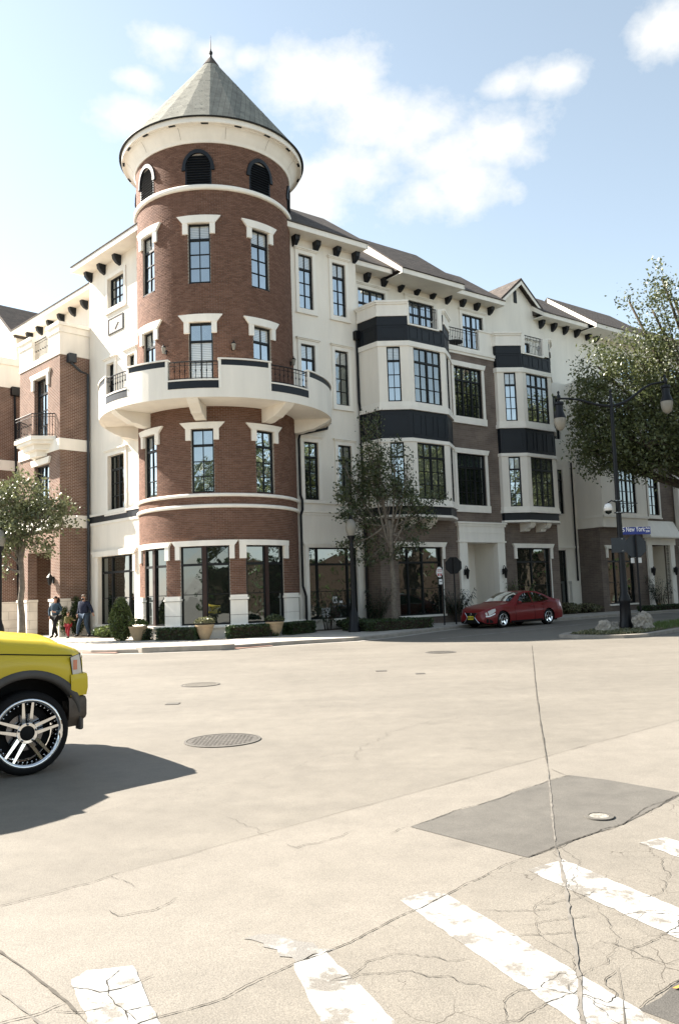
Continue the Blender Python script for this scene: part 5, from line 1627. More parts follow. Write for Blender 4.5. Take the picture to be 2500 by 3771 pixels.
# sparse tree in the hedge by the lamp (middle)
bx_, by_ = 2.12, 33.15
make_tree('street_tree', (bx_, by_, 0.1), 'thin dark leafed tree rising from the square hedge in front of the bay', 0.135, 0.7,
          [((bx_ - 0.75, by_, 6.9), (0.75, 0.7, 0.95)), ((bx_ - 1.3, by_ + .3, 5.6), (0.65, 0.7, 0.8)), ((bx_ - 0.3, by_ - .2, 5.9), (0.7, 0.7, 0.7)), ((bx_ + 0.5, by_ + .2, 5.9), (0.6, 0.6, 0.55)), ((bx_ + 0.9, by_ - .1, 5.2), (0.65, 0.6, 0.45)),
           ((bx_ + 1.75, by_, 5.3), (0.45, 0.5, 0.25)), ((bx_ - 1.7, by_, 4.7), (0.5, 0.5, 0.45)), ((bx_ - 0.9, by_ + .2, 4.6), (0.55, 0.6, 0.5)), ((bx_ - 1.2, by_, 3.7), (0.7, 0.5, 0.35)), ((bx_ + 0.9, by_ + .2, 4.3), (0.6, 0.5, 0.35)),
           ((bx_ - 0.9, by_ - .1, 8.1), (0.3, 0.3, 0.8)), ((bx_ - 0.45, by_, 8.3), (0.22, 0.22, 0.75)), ((bx_ + 0.75, by_, 6.9), (0.25, 0.25, 0.6)), ((bx_ + 0.2, by_, 7.2), (0.35, 0.35, 0.8)), ((bx_ - 1.85, by_ + .1, 6.8), (0.22, 0.3, 0.7)), ((bx_ - 0.3, by_, 3.2), (0.6, 0.5, 0.3)), ((bx_ - 1.0, by_ + .1, 2.9), (0.6, 0.4, 0.25)), ((bx_ - 1.9, by_, 3.5), (0.4, 0.4, 0.35)), ((bx_ + 0.6, by_, 3.6), (0.5, 0.4, 0.3)), ((bx_ + 1.4, by_ + .1, 4.6), (0.5, 0.4, 0.35)), ((bx_ - 2.0, by_ + .1, 5.6), (0.35, 0.4, 0.5))],
          9500, 0.125, 'bark', 'leaf_dark', 9, clump_r=0.28, per=24, fork_z=4.5, lean=(-0.1, 0.0), shell=0.2, twigs=230)
# the big oak at right
ox_, oy_ = 20.6, 39.2
make_tree('oak_tree', (ox_, oy_, 0.1), 'large spreading oak leaning over the side street at right', 0.42, 0.85,
          [((13.6, 38.2, 10.3), (2.3, 2.4, 1.9)), ((15.6, 38.6, 9.2), (2.4, 2.6, 2.2)), ((12.7, 38.4, 8.6), (1.8, 1.8, 1.8)), ((14.2, 37.2, 8.0), (2.0, 2.0, 1.6)), ((12.55, 38.0, 7.6), (1.2, 1.3, 0.8)), ((16.6, 37.2, 7.9), (1.9, 1.8, 1.5)), ((16.3, 38.3, 11.6), (2.0, 2.2, 1.5)),
           ((15.3, 38.0, 14.7), (0.85, 0.9, 0.9)), ((16.5, 38.2, 15.1), (1.2, 1.2, 1.3)), ((16.2, 38.5, 13.2), (1.1, 1.0, 0.9)), ((14.9, 38.2, 13.6), (0.7, 0.8, 0.5)), ((15.9, 38.0, 16.2), (0.8, 0.8, 0.7)), ((14.4, 38.4, 15.2), (0.5, 0.6, 0.6)), ((18.5, 38.3, 14.2), (1.9, 2.0, 1.8)), ((19.2, 38.6, 10.5), (2.8, 2.8, 2.6)), ((21.8, 39.2, 12.0), (2.4, 2.4, 2.2)), ((20.0, 41.5, 11.0), (2.6, 2.4, 2.4)), ((19.5, 36.0, 9.5), (2.2, 2.2, 2.0)), ((12.6, 38.2, 12.0), (1.4, 1.6, 1.2)), ((14.4, 38.3, 12.5), (1.8, 1.8, 1.1)), ((11.95, 38.3, 10.3), (1.0, 1.2, 1.3)), ((13.0, 38.6, 7.6), (1.5, 1.4, 0.9)), ((15.2, 38.4, 7.3), (1.6, 1.4, 0.8)), ((12.3, 38.4, 9.2), (1.2, 1.2, 1.4)), ((17.4, 38.2, 7.2), (1.6, 1.4, 0.7))],
          66000, 0.165, 'bark_dark', 'leaf_oak', 13, clump_r=0.55, per=46, fork_z=6.6, lean=(-0.4, -0.1), shell=0.35, twigs=260)

# oaks across the side street and behind the viewpoint: they show in the window panes
proto = make_tree('oak_tree', (27, 24, 0.0), 'broad oak across the side street, out of frame at right', 0.4, 0.85,
          [((25.0, 24, 8.5), (3, 3, 2.4)), ((28.5, 25, 9.5), (3.2, 3, 2.6)), ((27, 22, 8.2), (3, 2.6, 2.4)), ((26.5, 25.5, 11.5), (2.6, 2.6, 2)), ((30, 23, 7.5), (2.4, 2.4, 2)), ((24.5, 26, 7.2), (2.2, 2.2, 1.6)), ((28, 23.5, 12), (2.2, 2.2, 1.8))],
          15000, 0.27, 'bark_dark', 'leaf_oak', 17, clump_r=0.7, per=30, fork_z=5.0, twigs=120)
def copy_thing(src, loc, rz, label, sc=1.0):
    c = src.copy(); COL.objects.link(c)
    c.location = loc; c.rotation_euler = (0, 0, rz); c.scale = (sc, sc, sc); c['label'] = label
    for ch in list(src.children):
        d = ch.copy(); COL.objects.link(d); d.parent = c
    return c
proto['group'] = 'oaks out of frame that show in the window panes'
for i, (x, y, rz, sc, lb) in enumerate([(25.5, 35.5, 3.3, 0.95, 'near oak across the side street, left of the first out of frame'), (37, 38, 0.3, 1.0, 'oak between the second and third across the side street, out of frame'), (34, 31, 1.1, 1.1, 'second oak across the side street, beyond the first out of frame'), (42, 40, 2.3, 1.05, 'third oak across the side street, farthest out of frame at right'), (20, 6, 4.0, 1.0, 'oak behind the viewpoint on the right hand corner'),
                                        (-4, -22, 0.6, 1.0, 'oak straight behind the viewpoint across the road'), (9, -19, 2.9, 1.1, 'oak behind the viewpoint, right of the one straight back'), (-17, -18, 5.0, 1.1, 'oak behind the viewpoint at the left')]):
    copy_thing(proto, (x, y, 0), rz, lb, sc)

# ------------------------------------------------------------------ hedges, shrubs, pots
def hedge(F, s0, s1, o0, o1, h, label, seed, n=2600, mat='leaf_hedge', z=0.118, group=None, size=0.07):
    c = F((s0 + s1) / 2, (o0 + o1) / 2, z)
    t = thing('hedge', c, label, 'hedge', group)
    rng = np.random.default_rng(seed)
    MB().box(F, s0 + 0.06, s1 - 0.06, o0 + 0.06, o1 - 0.06, z - 0.01, z + h - 0.06).build('core', M['soil'], t)
    u = rng.uniform(0, 1, (n, 3)); f = rng.integers(0, 5, n)
    u[f == 0, 0] = rng.uniform(-.02, .05, (f == 0).sum()); u[f == 1, 0] = rng.uniform(.95, 1.02, (f == 1).sum()); u[f == 2, 1] = rng.uniform(0, .1, (f == 2).sum()); u[f == 3, 1] = rng.uniform(.88, 1.03, (f == 3).sum()); u[f == 4, 2] = rng.uniform(.9, 1.04, (f == 4).sum())
    pos = np.array([F(s0 + (s1 - s0) * a, o0 + (o1 - o0) * b, z + h * c_) for a, b, c_ in u])
    leaves(n, pos, size, rng, 'foliage', mat, t, 0.55, 0.3, 0.2)
    return t
hedge(WORLD, -40, 34, -30, -27, 5.0, 'added tall dark hedge behind the viewpoint that darkens the shop window reflections', 61, 9000, z=0.0, size=0.5)  # unseen, added to block the bright horizon in the shop window reflections
hedge(WORLD, 50, 53, -6, 62, 5.5, 'added tall dark hedge beyond the side street oaks that darkens reflections in the panes', 62, 9000, z=0.0, size=0.5)  # second added backdrop, out of view, darkens panes turned to the side street
FT = lambda a: TF(a, 0)
hedge(TF(-14.5, 0), -0.76, 0.76, 3.75, 4.25, 0.44, 'sunlit clipped box hedge between the two left flower pots', 1, 3000)
hedge(TF(24.5, 0), -0.92, 0.92, 3.72, 4.22, 0.46, 'clipped box hedge between the middle pot and the shaded pot', 2, 3400)
hedge(TF(58, 0), -0.75, 0.85, 3.62, 4.1, 0.46, 'dark clipped box hedge at the foot of the stone pier and rain pipe', 3, 3000)
hedge(TF(-39.0, 0), -0.1, 0.32, 3.75, 4.2, 0.42, 'short end of box hedge left of the first pot', 4, 1000)
hedge(Frame((1.15, 31.35), dA, nA), 0.0, 3.1, -2.0, 0.0, 0.40, 'low square hedge round the thin street tree', 5, 6500)
hedge(FA, 23.0, 29.0, 2.6, 3.2, 0.28, 'low dark hedge strip along the far right sidewalk', 6, 3000, size=0.1)

def shrub(base, rx, rz, label, seed, n=2600, mat='leaf_shrub', size=0.085, cone=0.35, name='topiary_shrub'):
    t = thing(name, base, label, 'shrub')
    rng = np.random.default_rng(seed)
    d = rng.normal(size=(n, 3)); d /= np.linalg.norm(d, axis=1)[:, None]
    k = rng.uniform(0.72, 1.04, n)[:, None]
    zz = (d[:, 2] * k[:, 0] * 0.5 + 0.5)
    tap = 1 - cone * zz
    lump = 1 + 0.10 * np.sin(d[:, 0] * 7 + seed) * np.cos(d[:, 2] * 6)
    pos = np.stack([base[0] + d[:, 0] * k[:, 0] * rx * tap * lump, base[1] + d[:, 1] * k[:, 0] * rx * tap * lump, base[2] + zz * rz], 1)
    leaves(n, pos, size, rng, 'foliage', mat, t, 0.55, 0.3, 0.2)
    m = MB().lathe(base[0], base[1], [(0.03, base[2]), (rx * 0.55, base[2] + rz * 0.25), (rx * 0.45, base[2] + rz * 0.7), (0.02, base[2] + rz * 0.92)], 10)
    m.build('core', M['soil'], t)
    return t
p = FB(2.85, 1.2, 0); shrub((-8.35, 30.9, 0.11), 0.52, 1.62, 'tall bullet shaped topiary left of the tower shop windows', 21, 4200)
shrub((-12.45, 36.55, 0.11), 0.36, 1.55, 'columnar sunlit shrub between the woman and the man behind the child', 22, 2400)
shrub((-12.0, 36.85, 0.11), 0.45, 1.75, 'darker columnar shrub directly behind the man', 23, 2400, 'leaf_hedge')
q = FB(3.75, 0.75, 0.11); shrub(q, 0.7, 0.5, 'low spreading shrub under the left wing shop window', 24, 1800, 'leaf_shrub', 0.11, 0.1, 'spreading_shrub')
q = FB(4.85, 0.55, 0.11); shrub(q, 0.45, 0.42, 'dark low shrub right of the man under the shop window', 25, 1400, 'leaf_hedge', 0.11, 0.1, 'spreading_shrub')

def palm(base, h, label, seed, n_st=16, spread=0.7, mat='leaf_palm', fr=9, ln=0.32):
    """clump of canes with feathery fronds"""
    t = thing('palm_clump', base, label, 'plant')
    rr = random.Random(seed); rng = np.random.default_rng(seed)
    m = MB(); lp = []; ld = []
    vs, fs = [], []
    for k in range(n_st):
        a = rr.uniform(0, 6.28); r = rr.uniform(0.05, 0.2)
        s = Vector((base[0] + r * math.cos(a), base[1] + r * math.sin(a), base[2]))
        e = s + Vector((math.cos(a) * spread * rr.uniform(0.2, 0.75), math.sin(a) * spread * rr.uniform(0.2, 0.75), h * rr.uniform(0.5, 1.0)))
        md = s.lerp(e, 0.55) + Vector((-math.cos(a) * .08, -math.sin(a) * .08, 0.08))
        m.tube([s, md, e], [0.014, 0.011, 0.006], 5, cap=False)
        for j in range(fr):
            f = 0.35 + 0.65 * j / (fr - 1)
            p = s * (1 - f) ** 2 + md * 2 * f * (1 - f) + e * f * f
            for sg in (-1, 1):
                d = Vector((-math.sin(a) * sg + rr.uniform(-.5, .5) + math.cos(a) * .5, math.cos(a) * sg + rr.uniform(-.5, .5) + math.sin(a) * .5, rr.uniform(-0.4, 0.35))).normalized()
                L = ln * rr.uniform(0.6, 1.2)
                w = d.cross(Vector((0, 0, 1))).normalized() * 0.026
                q0 = p; q1 = p + d * L * 0.5 + Vector((0, 0, 0.02)); q2 = p + d * L - Vector((0, 0, 0.09 * L / 0.3))
                i0 = len(vs); vs += [q0, q1 - w, q1 + w, q2]; fs += [(i0, i0 + 1, i0 + 2), (i0 + 1, i0 + 3, i0 + 2)]
    m.build('cane', M['bark_dark'], t, fix=False)
    mb = MB(); mb.add(vs, fs)
    o = mb.build('frond', M[mat], t, fix=False)
    at = o.data.attributes.new('tint', 'FLOAT', 'FACE'); at.data.foreach_set('value', rng.uniform(0, 1, len(o.data.polygons)).astype(np.float32))
    return t
palm(FA(3.75, 0.75, 0.118), 1.75, 'dark feathery palm at the rain pipe in front of the shop window', 31, 18, 0.8)
palm(FA(6.35, 0.85, 0.118), 1.75, 'dense dark palm between the shop window and the thin tree', 32, 20, 0.9)
palm(FA(10.75, 1.25, 0.118), 1.55, 'dark palm bush left of the cream portal behind the car', 33, 26, 0.95)
palm(FA(15.0, 1.3, 0.118), 1.9, 'green palm bush right of the cream portal behind the car roof', 34, 22, 0.9, 'leaf_shrub')
palm(FA(26.6, 1.7, 0.118), 2.0, 'small palm tree beside the far portal behind the stop sign', 35, 20, 0.9)
palm(FA(33.5, 1.6, 0.118), 1.6, 'dark palm at the right edge of the picture', 36, 18, 0.9)
q = FA(5.1, 0.75, 0.118); shrub(q, 0.85, 0.45, 'low red and green flowering shrub under the white wing shop window', 37, 1100, 'leaf_dark', 0.12, 0.1, 'spreading_shrub')
q = FA(20.0, 0.3, 0.118); shrub(q, 0.7, 0.6, 'small dry shrub at the doorway behind the car boot', 38, 1000, 'leaf_flower', 0.11, 0.1, 'spreading_shrub')
q = FA(21.6, 0.4, 0.118); shrub(q, 0.8, 0.5, 'low dry shrub at the foot of the far brick return wall', 39, 1000, 'leaf_flower', 0.11, 0.1, 'spreading_shrub')

def flowerpot(base, label, seed, mat='leaf_flower', s=1.0):
    t = thing('flower_pot', base, label, 'pot', 'tan pots along the tower plinth')
    x, y, z = base
    MB().lathe(x, y, [(0.0, z + 0.02), (0.15 * s, z), (0.17 * s, z + 0.03), (0.26 * s, z + 0.22), (0.31 * s, z + 0.40), (0.335 * s, z + 0.47), (0.35 * s, z + 0.48), (0.35 * s, z + 0.53), (0.31 * s, z + 0.53), (0.29 * s, z + 0.44), (0.0, z + 0.44)], 24).build('pot', M['pot'], t, smooth=True, auto=40)
    MB().lathe(x, y, [(0.0, z + 0.47), (0.295 * s, z + 0.46)], 18).build('soil', M['soil'], t, fix=False)
    rng = np.random.default_rng(seed)
    n = 700
    d = rng.normal(size=(n, 3)); d /= np.linalg.norm(d, axis=1)[:, None]
    pos = np.stack([x + d[:, 0] * 0.36 * s, y + d[:, 1] * 0.36 * s, z + 0.66 + np.abs(d[:, 2]) * 0.22 * rng.uniform(0.2, 1, n) - 0.06], 1)
    leaves(n, pos, 0.085, rng, 'foliage', mat, t, 0.55, 0.3, 0.3)
    return t
flowerpot((-7.62, 30.55, 0.118), 'tan pot with yellow green leaves at the far left of the plinth', 41, 'leaf_shrub')
flowerpot((-5.02, 29.78, 0.118), 'sunlit tan pot with pale dry flowers below the centre shop window', 42)
flowerpot((-2.55, 30.55, 0.118), 'shaded tan pot with dark leaves between the two right hedges', 43, 'leaf_dark')
# ================================================================== vehicles
def car_paint(name, c, rough=0.3, metal=0.0, flake=0.0):
    m, nt, p = new_mat(name)
    tc = N(nt, 'ShaderNodeTexCoord')
    nz = N(nt, 'ShaderNodeTexNoise', {'Vector': tc.outputs['Object'], 'Scale': 1.5, 'Detail': 4.0})
    nt.links.new(ramp(nt, nz.outputs['Fac'], [(0.3, tuple(x * 0.9 for x in c)), (0.7, c)]), p.inputs['Base Color'])
    p.inputs['Roughness'].default_value = rough
    p.inputs['Metallic'].default_value = metal
    p.inputs['Coat Weight'].default_value = 0.25
    p.inputs['Specular IOR Level'].default_value = 0.35
    p.inputs['Coat Roughness'].default_value = 0.06
    return m
M['yellowpaint'] = car_paint('yellow_car_paint', (0.60, 0.452, 0.018), 0.33)
M['redpaint'] = car_paint('red_car_paint', (0.165, 0.006, 0.007), 0.36, 0.0)
M['tyre'] = surf('tyre_rubber', (0.006, 0.006, 0.0065), 0.8, 0.2, 10, 0.2, 60)
M['plastic'] = surf('grey_plastic_cladding', (0.080, 0.074, 0.068), 0.6, 0.12, 6, 0.1, 80)
M['bumperdark'] = surf('dusty_dark_bumper', (0.12, 0.095, 0.075), 0.5, 0.25, 5, 0.1, 60)
M['blackgap'] = surf('black_underbody', (0.006, 0.006, 0.006), 0.8, 0.2, 6)
M['chrome'] = surf('chrome', (0.78, 0.79, 0.80), 0.06, 0.03, 6, metal=1.0)
M['chrome_dark'] = surf('smoked_chrome', (0.16, 0.16, 0.17), 0.15, 0.1, 6, metal=1.0)
M['lamp'] = surf('lamp_lens', (0.55, 0.52, 0.46), 0.12, 0.06, 9, spec=0.8, coat=1.0)
M['amber'] = surf('amber_lens', (0.60, 0.18, 0.09), 0.15, 0.08, 14, spec=0.7, coat=1.0)
M['plate'] = surf('yellow_plate', (0.62, 0.50, 0.05), 0.5, 0.05, 6)
M['drl'] = surf('white_lamp', (0.85, 0.85, 0.82), 0.2, 0.02, 6)
M['tail'] = surf('red_lens', (0.35, 0.01, 0.01), 0.15, 0.05, 8, coat=1.0)

def wheel(F, a, z, o, r, rim, parent, side=1, spokes=5, width=0.25, chrome='chrome', twin=0.052):
    """side = +1 when the outer face looks towards +o"""
    S = side
    prof = [(rim - 0.012, o), (rim + 0.02, o + 0.004 * S), (r - 0.035, o + 0.006 * S), (r - 0.006, o - 0.02 * S), (r, o - 0.05 * S), (r, o - (width - 0.05) * S), (r - 0.006, o - (width - 0.02) * S), (r - 0.04, o - width * S), (rim - 0.02, o - width * S)]
    w = MB().axle(F, a, z, prof, 40).build('wheel', M['tyre'], parent, smooth=True, auto=50)
    # barrel and lip
    MB().axle(F, a, z, [(rim - 0.014, o - width * S * 0.9), (rim - 0.05, o - width * 0.6 * S), (rim - 0.045, o - 0.09 * S), (rim - 0.035, o - 0.045 * S)], 40).build('rim_barrel', M['chrome_dark'], w, smooth=True)
    MB().axle(F, a, z, [(rim - 0.04, o - 0.05 * S), (rim - 0.03, o - 0.015 * S), (rim - 0.012, o + 0.006 * S), (rim + 0.006, o + 0.006 * S), (rim + 0.006, o - 0.02 * S)], 48).build('rim_lip', M[chrome], w, smooth=True)
    MB().axle(F, a, z, [(rim - 0.06, o - width * 0.62 * S), (0.001, o - width * 0.60 * S)], 24).build('brake_shield', M['blackgap'], w)
    MB().axle(F, a, z, [(rim * 0.55, o - width * 0.55 * S), (rim * 0.55, o - width * 0.5 * S), (0.001, o - width * 0.5 * S)], 28).build('brake_disc', M['chrome_dark'], w)
    m = MB()
    for k in range(spokes):
        t = math.pi / 2 + 2 * math.pi * k / spokes
        ct, st = math.cos(t), math.sin(t)
        for e in ((-1, 1) if twin else (0,)):
            off0, off1 = e * twin * 0.62, e * twin * 0.85
            hw0, hw1 = (0.017, 0.011) if twin else (0.045, 0.03)
            q = []
            for rr_, off, hw_, oo in ((rim * 0.24, off0, hw0, o - 0.05 * S), (rim * 0.60, (off0 + off1) / 2, (hw0 + hw1) / 2, o - 0.035 * S), (rim - 0.03, off1, hw1, o - 0.022 * S)):
                for sg, dd in ((-1, 0), (1, 0), (1, -0.045), (-1, -0.045)):
                    x = rr_ * ct - (off + sg * hw_) * st; y = rr_ * st + (off + sg * hw_) * ct
                    q.append(F(a + x, oo + dd * S + (0.012 * S if dd == 0 else 0), z + y))
            m.add(q, [(0, 1, 5, 4), (1, 2, 6, 5), (2, 3, 7, 6), (3, 0, 4, 7), (4, 5, 9, 8), (5, 6, 10, 9), (6, 7, 11, 10), (7, 4, 8, 11)])
    m.build('spokes', M[chrome], w)
    MB().axle(F, a, z, [(rim * 0.34, o - 0.09 * S), (rim * 0.34, o - 0.045 * S), (rim * 0.30, o - 0.03 * S), (rim * 0.22, o - 0.032 * S), (rim * 0.21, o - 0.06 * S)], 30).build('hub', M[chrome], w, smooth=True, auto=40)
    MB().axle(F, a, z, [(rim * 0.20, o - 0.058 * S), (0.09 * rim / 0.31, o - 0.05 * S), (0.05, o - 0.03 * S), (0.001, o - 0.028 * S)], 20).build('hub_cap', M['blackgap'], w, smooth=True)
    m = MB()
    for k in range(5):
        t = 0.3 + 2 * math.pi * k / 5
        m.axle(F, a + 0.26 * rim * math.cos(t), z + 0.26 * rim * math.sin(t), [(0.011, o - 0.034 * S), (0.011, o - 0.018 * S), (0.001, o - 0.016 * S)], 6)
    tag(m.build('lug_nuts', M['chrome_dark'], w), kind='stuff')
    if r > 0.36:
        m = MB()
        for k in range(40):
            t = 2 * math.pi * k / 40
            m.axle(F, a + (rim - 0.047) * math.cos(t), z + (rim - 0.047) * math.sin(t), [(0.006, o - 0.045 * S), (0.006, o - 0.03 * S), (0.001, o - 0.028 * S)], 5)
        tag(m.build('rim_bolts', M['chrome'], w), kind='stuff')
    return w

# ------------------------------------------------------------------ yellow pickup truck
P0 = (-2.999, 7.84)
FT_ = Frame(P0, dA, nA)
truck = thing('pickup_truck', FT_(-1.6, -1.0, 0), 'bright yellow pickup truck nose with big chrome wheel at left edge', 'truck')
WC, WR = 0.388, 0.388
AR = 0.515
def lerp(a, b, t): return a + (b - a) * t
def interp(x, xs, ys):
    return float(np.interp(x, xs, ys))
def nose(o):                                    # plan line of the front
    e = abs(o + 1.0)
    return 0.615 - 0.05 * e ** 2.6
def side_o(a):                                  # body side in plan
    return interp(a, [-6, -0.45, 0.30, 0.42, 0.50, 0.56, 0.60], [-0.015, -0.015, -0.015, -0.03, -0.065, -0.13, -0.24])
crease = lambda a: interp(a, [-5, -0.24, 0.15, 0.40, 0.6], [1.17, 1.137, 1.103, 1.084, 1.06])
hedge_z = lambda a: interp(a, [-0.75, -0.22, 0.16, 0.38, 0.52, 0.6], [1.385, 1.284, 1.24, 1.186, 1.136, 1.10])
hood_c = lambda a: interp(a, [-0.75, 0.0, 0.27, 0.57, 0.75, 0.82], [1.44, 1.318, 1.285, 1.219, 1.15, 1.12])
# body side + hood, as one skin from the near sill over the hood to the far sill
NU = 44
rows = []
prof_v = [0.0, 0.30, 0.55, 0.80, 1.0]
for iu in range(NU + 1):
    u = iu / NU
    def pt(o_rel, kind, zf=0):
        return None
    aS = lerp(-0.70, 0.560, u)                   # at the side
    row = []
    def bottom(a):
        if abs(a) < AR: return WC + math.sqrt(AR * AR - a * a)
        return 0.46 if a < 0 else 0.69
    for mirror in (0, 1):
        seg = []
        zb_ = bottom(aS); zc_ = crease(aS)
        zb_ = min(zb_, zc_ - 0.03)
        for v in prof_v:
            z = lerp(zb_, zc_, v)
            bul = 0.012 * math.sin(math.pi * v)
            seg.append((aS, side_o(aS) + bul - 0.02 * (v > 0.99), z))
        ze = hedge_z(aS)
        seg.append((aS, side_o(aS) - 0.05, lerp(zc_, ze, 0.45)))
        seg.append((aS, side_o(aS) - 0.115, ze - 0.012))
        seg.append((aS + 0.0, side_o(aS) - 0.17, ze + 0.006))
        for q in (0.40, 0.55, 0.70, 0.85, 1.0):
            o_ = lerp(0, -1.0, q)
            aq = lerp(-0.70, nose(o_), u)
            seg.append((aq, min(o_, side_o(aS) - 0.19), lerp(ze, hood_c(aq), min(1, (q - 0.17) / 0.6) ** 0.7) + (0.012 if q in (0.55, 0.70) else 0) - 0.17 * max(0.0, (u - 0.72) / 0.28) ** 2.2))
        if mirror: seg = [(a, -2.0 - o, z) for a, o, z in seg][::-1][1:]
        row += seg
    rows.append([FT_(*p) for p in row])
m = MB(); m.grid(rows)
m.f.append(tuple(range(len(rows[0]) * NU, len(rows[0]) * (NU + 1))))
body = m.build('body', M['yellowpaint'], truck, smooth=True, auto=38)
# hood shut line
ln = []
for k in range(20):
    a = lerp(-0.44, 0.43, k / 19)
    ln.append(FT_(a, side_o(a) - 0.018, crease(a) + 0.004))
MB().tube(ln, 0.006, 5).build('hood_gap', M['blackgap'], body)
# painted upper bumper and dusty lower bumper wrap round the nose
def wrap(z_list, a_back, grow, name, mat, par, n=26):
    """z_list: (z, extra) ; section swept from the near side round the front to the far side"""
    path = []
    for k in range(6):
        a = lerp(a_back, 0.50, k / 6); path.append((a, side_o(a)))
    for k in range(n + 1):
        t = k / n
        o_ = -0.075 - 1.85 * t
        path.append((nose(o_) - 0.01, o_))
    for k in range(6):
        a = lerp(0.50, a_back, (k + 1) / 6); path.append((a, -2.0 - side_o(a)))
    pts2 = [Vector(p) for p in path]
    nor = []
    for i in range(len(pts2)):
        t = pts2[min(i + 1, len(pts2) - 1)] - pts2[max(i - 1, 0)]
        t.normalize(); nor.append(Vector((-t.y, t.x)))
    rows = []
    for z, g in z_list:
        r = []
        for p, nn in zip(pts2, nor):
            q = p + nn * (grow + g)
            r.append(FT_(q.x, q.y, z))
        rows.append(r)
    m = MB(); m.grid(rows); return m.build(name, M[mat], par, smooth=True, auto=45)
wrap([(0.905, -0.03), (0.90, 0.012), (0.86, 0.022), (0.76, 0.024), (0.69, 0.008), (0.686, -0.03)], 0.40, 0.012, 'bumper_cover', 'yellowpaint', truck)
wrap([(0.688, -0.04), (0.675, 0.0), (0.64, 0.012), (0.50, 0.012), (0.47, 0.0), (0.45, -0.03), (0.39, -0.06), (0.385, -0.14)], 0.385, 0.010, 'lower_bumper', 'bumperdark', truck)
# front face below the hood
m = MB()
rr_ = []
for z in (0.90, 1.10):
    rr_.append([FT_(nose(-0.15 - 1.7 * k / 16) - 0.03, -0.15 - 1.7 * k / 16, z) for k in range(17)])
m.grid(rr_); m.build('grille', M['blackgap'], truck, fix=False)
# head lamps wrap the corner
for mir in (0, 1):
    def HF(a, o, z): return FT_(a, (-2.0 - o) if mir else o, z)
    rows = []
    for v in range(9):
        f = v / 8
        l0 = lerp(0.424, 0.402, f); r0 = lerp(0.560, 0.512, f)
        z0 = lerp(0.884, 1.066, f); z1 = lerp(0.894, 1.095, f)
        r = []
        for k in range(7):
            a = lerp(l0, r0, k / 6); r.append(HF(a, side_o(a) + 0.016, lerp(z0, z1, k / 6)))
        for k in range(1, 5):
            o_ = -0.13 - 0.09 * k
            r.append(HF(nose(o_) + 0.004, o_, z1 - 0.03 * k * f))
        rows.append(r)
    hl = MB().grid(rows).build('headlight', M['lamp'], truck, smooth=True, fix=False)
    rows = []
    for v in range(5):
        f = lerp(0.28, 0.72, v / 4)
        rows.append([HF(lerp(0.432, 0.478, k / 4), side_o(lerp(0.432, 0.478, k / 4)) + 0.020, lerp(0.884, 1.10, f)) for k in range(5)])
    MB().grid(rows).build('indicator', M['amber'], hl, smooth=True, fix=False)
    m = MB(); m.tube([HF(0.40, side_o(0.40) + 0.017, 1.068), HF(0.512, side_o(0.51) + 0.017, 1.097), HF(0.556, side_o(0.556) + 0.017, 0.895), HF(0.424, side_o(0.42) + 0.017, 0.884), HF(0.40, side_o(0.40) + 0.017, 1.068)], 0.005, 5); m.build('lamp_seal', M['blackgap'], hl)
# flares
for mir in (0, 1):
    for cen_ in (0.0, -3.6):
        rows = []
        for k in range(33):
            t = math.pi * (-0.02 + 1.03 * k / 32)
            ct, st = math.cos(t), math.sin(t)
            r = []
            for rad_, oo in ((AR - 0.012, -0.10), (AR - 0.004, 0.012), (AR + 0.02, 0.026), (AR + 0.066, 0.018), (AR + 0.074, -0.01)):
                a = cen_ + rad_ * ct; z = WC + rad_ * 1.0 * st
                so_ = side_o(a if cen_ == 0 else 0) 
                o_ = so_ + oo + 0.012
                r.append(FT_(a, (-2.0 - o_) if mir else o_, z))
            rows.append(r)
        MB().grid(rows).build('wheel_flare', M['plastic'], truck, smooth=True, fix=False)
# wheel wells, floor
m = MB()
m.box(FT_, -5.0, 0.42, -1.72, -0.30, 0.42, 0.62)
m.box(FT_, -0.52, 0.52, -1.70, -0.30, 0.62, 0.92)
m.build('underbody', M['blackgap'], truck)
for cen_ in (0.0, -3.6):
    for mir in (0, 1):
        rows = []
        for k in range(17):
            t = math.pi * k / 16
            rows.append([FT_(cen_ + AR * math.cos(t), (-2 - o) if mir else o, WC + AR * math.sin(t)) for o in (-0.05, -0.35)])
        MB().grid(rows).build('wheel_well', M['blackgap'], truck, fix=False)
# cab, doors and bed behind
m = MB()
m.box(FT_, -2.95, -0.701, -2.0, -0.0, 0.46, 1.17)
cabl = m.build('door_panels', M['yellowpaint'], truck, bevel=0.04)
m = MB()
cp = [(-0.58, 1.17), (-0.62, 1.40), (-1.42, 1.87), (-1.85, 2.00), (-2.75, 2.0), (-2.95, 1.20)]
ins = [0.03, 0.05, 0.13, 0.16, 0.16, 0.05]
left = [FT_(a, -i, z) for (a, z), i in zip(cp, ins)]; right = [FT_(a, -2 + i, z) for (a, z), i in zip(cp, ins)]
m.grid([left, right], True); m.f += [tuple(range(6)), tuple(range(11, 5, -1))]
cab = m.build('cab', M['yellowpaint'], truck, bevel=0.03)
def q4(name, pts, mat, par): return MB().add([FT_(*p) for p in pts], [tuple(range(len(pts)))]).build(name, M[mat], par, fix=False)
q4('windshield', [(-0.66, -0.14, 1.445), (-0.66, -1.86, 1.445), (-1.40, -1.76, 1.885), (-1.40, -0.24, 1.885)], 'carglass', cab)
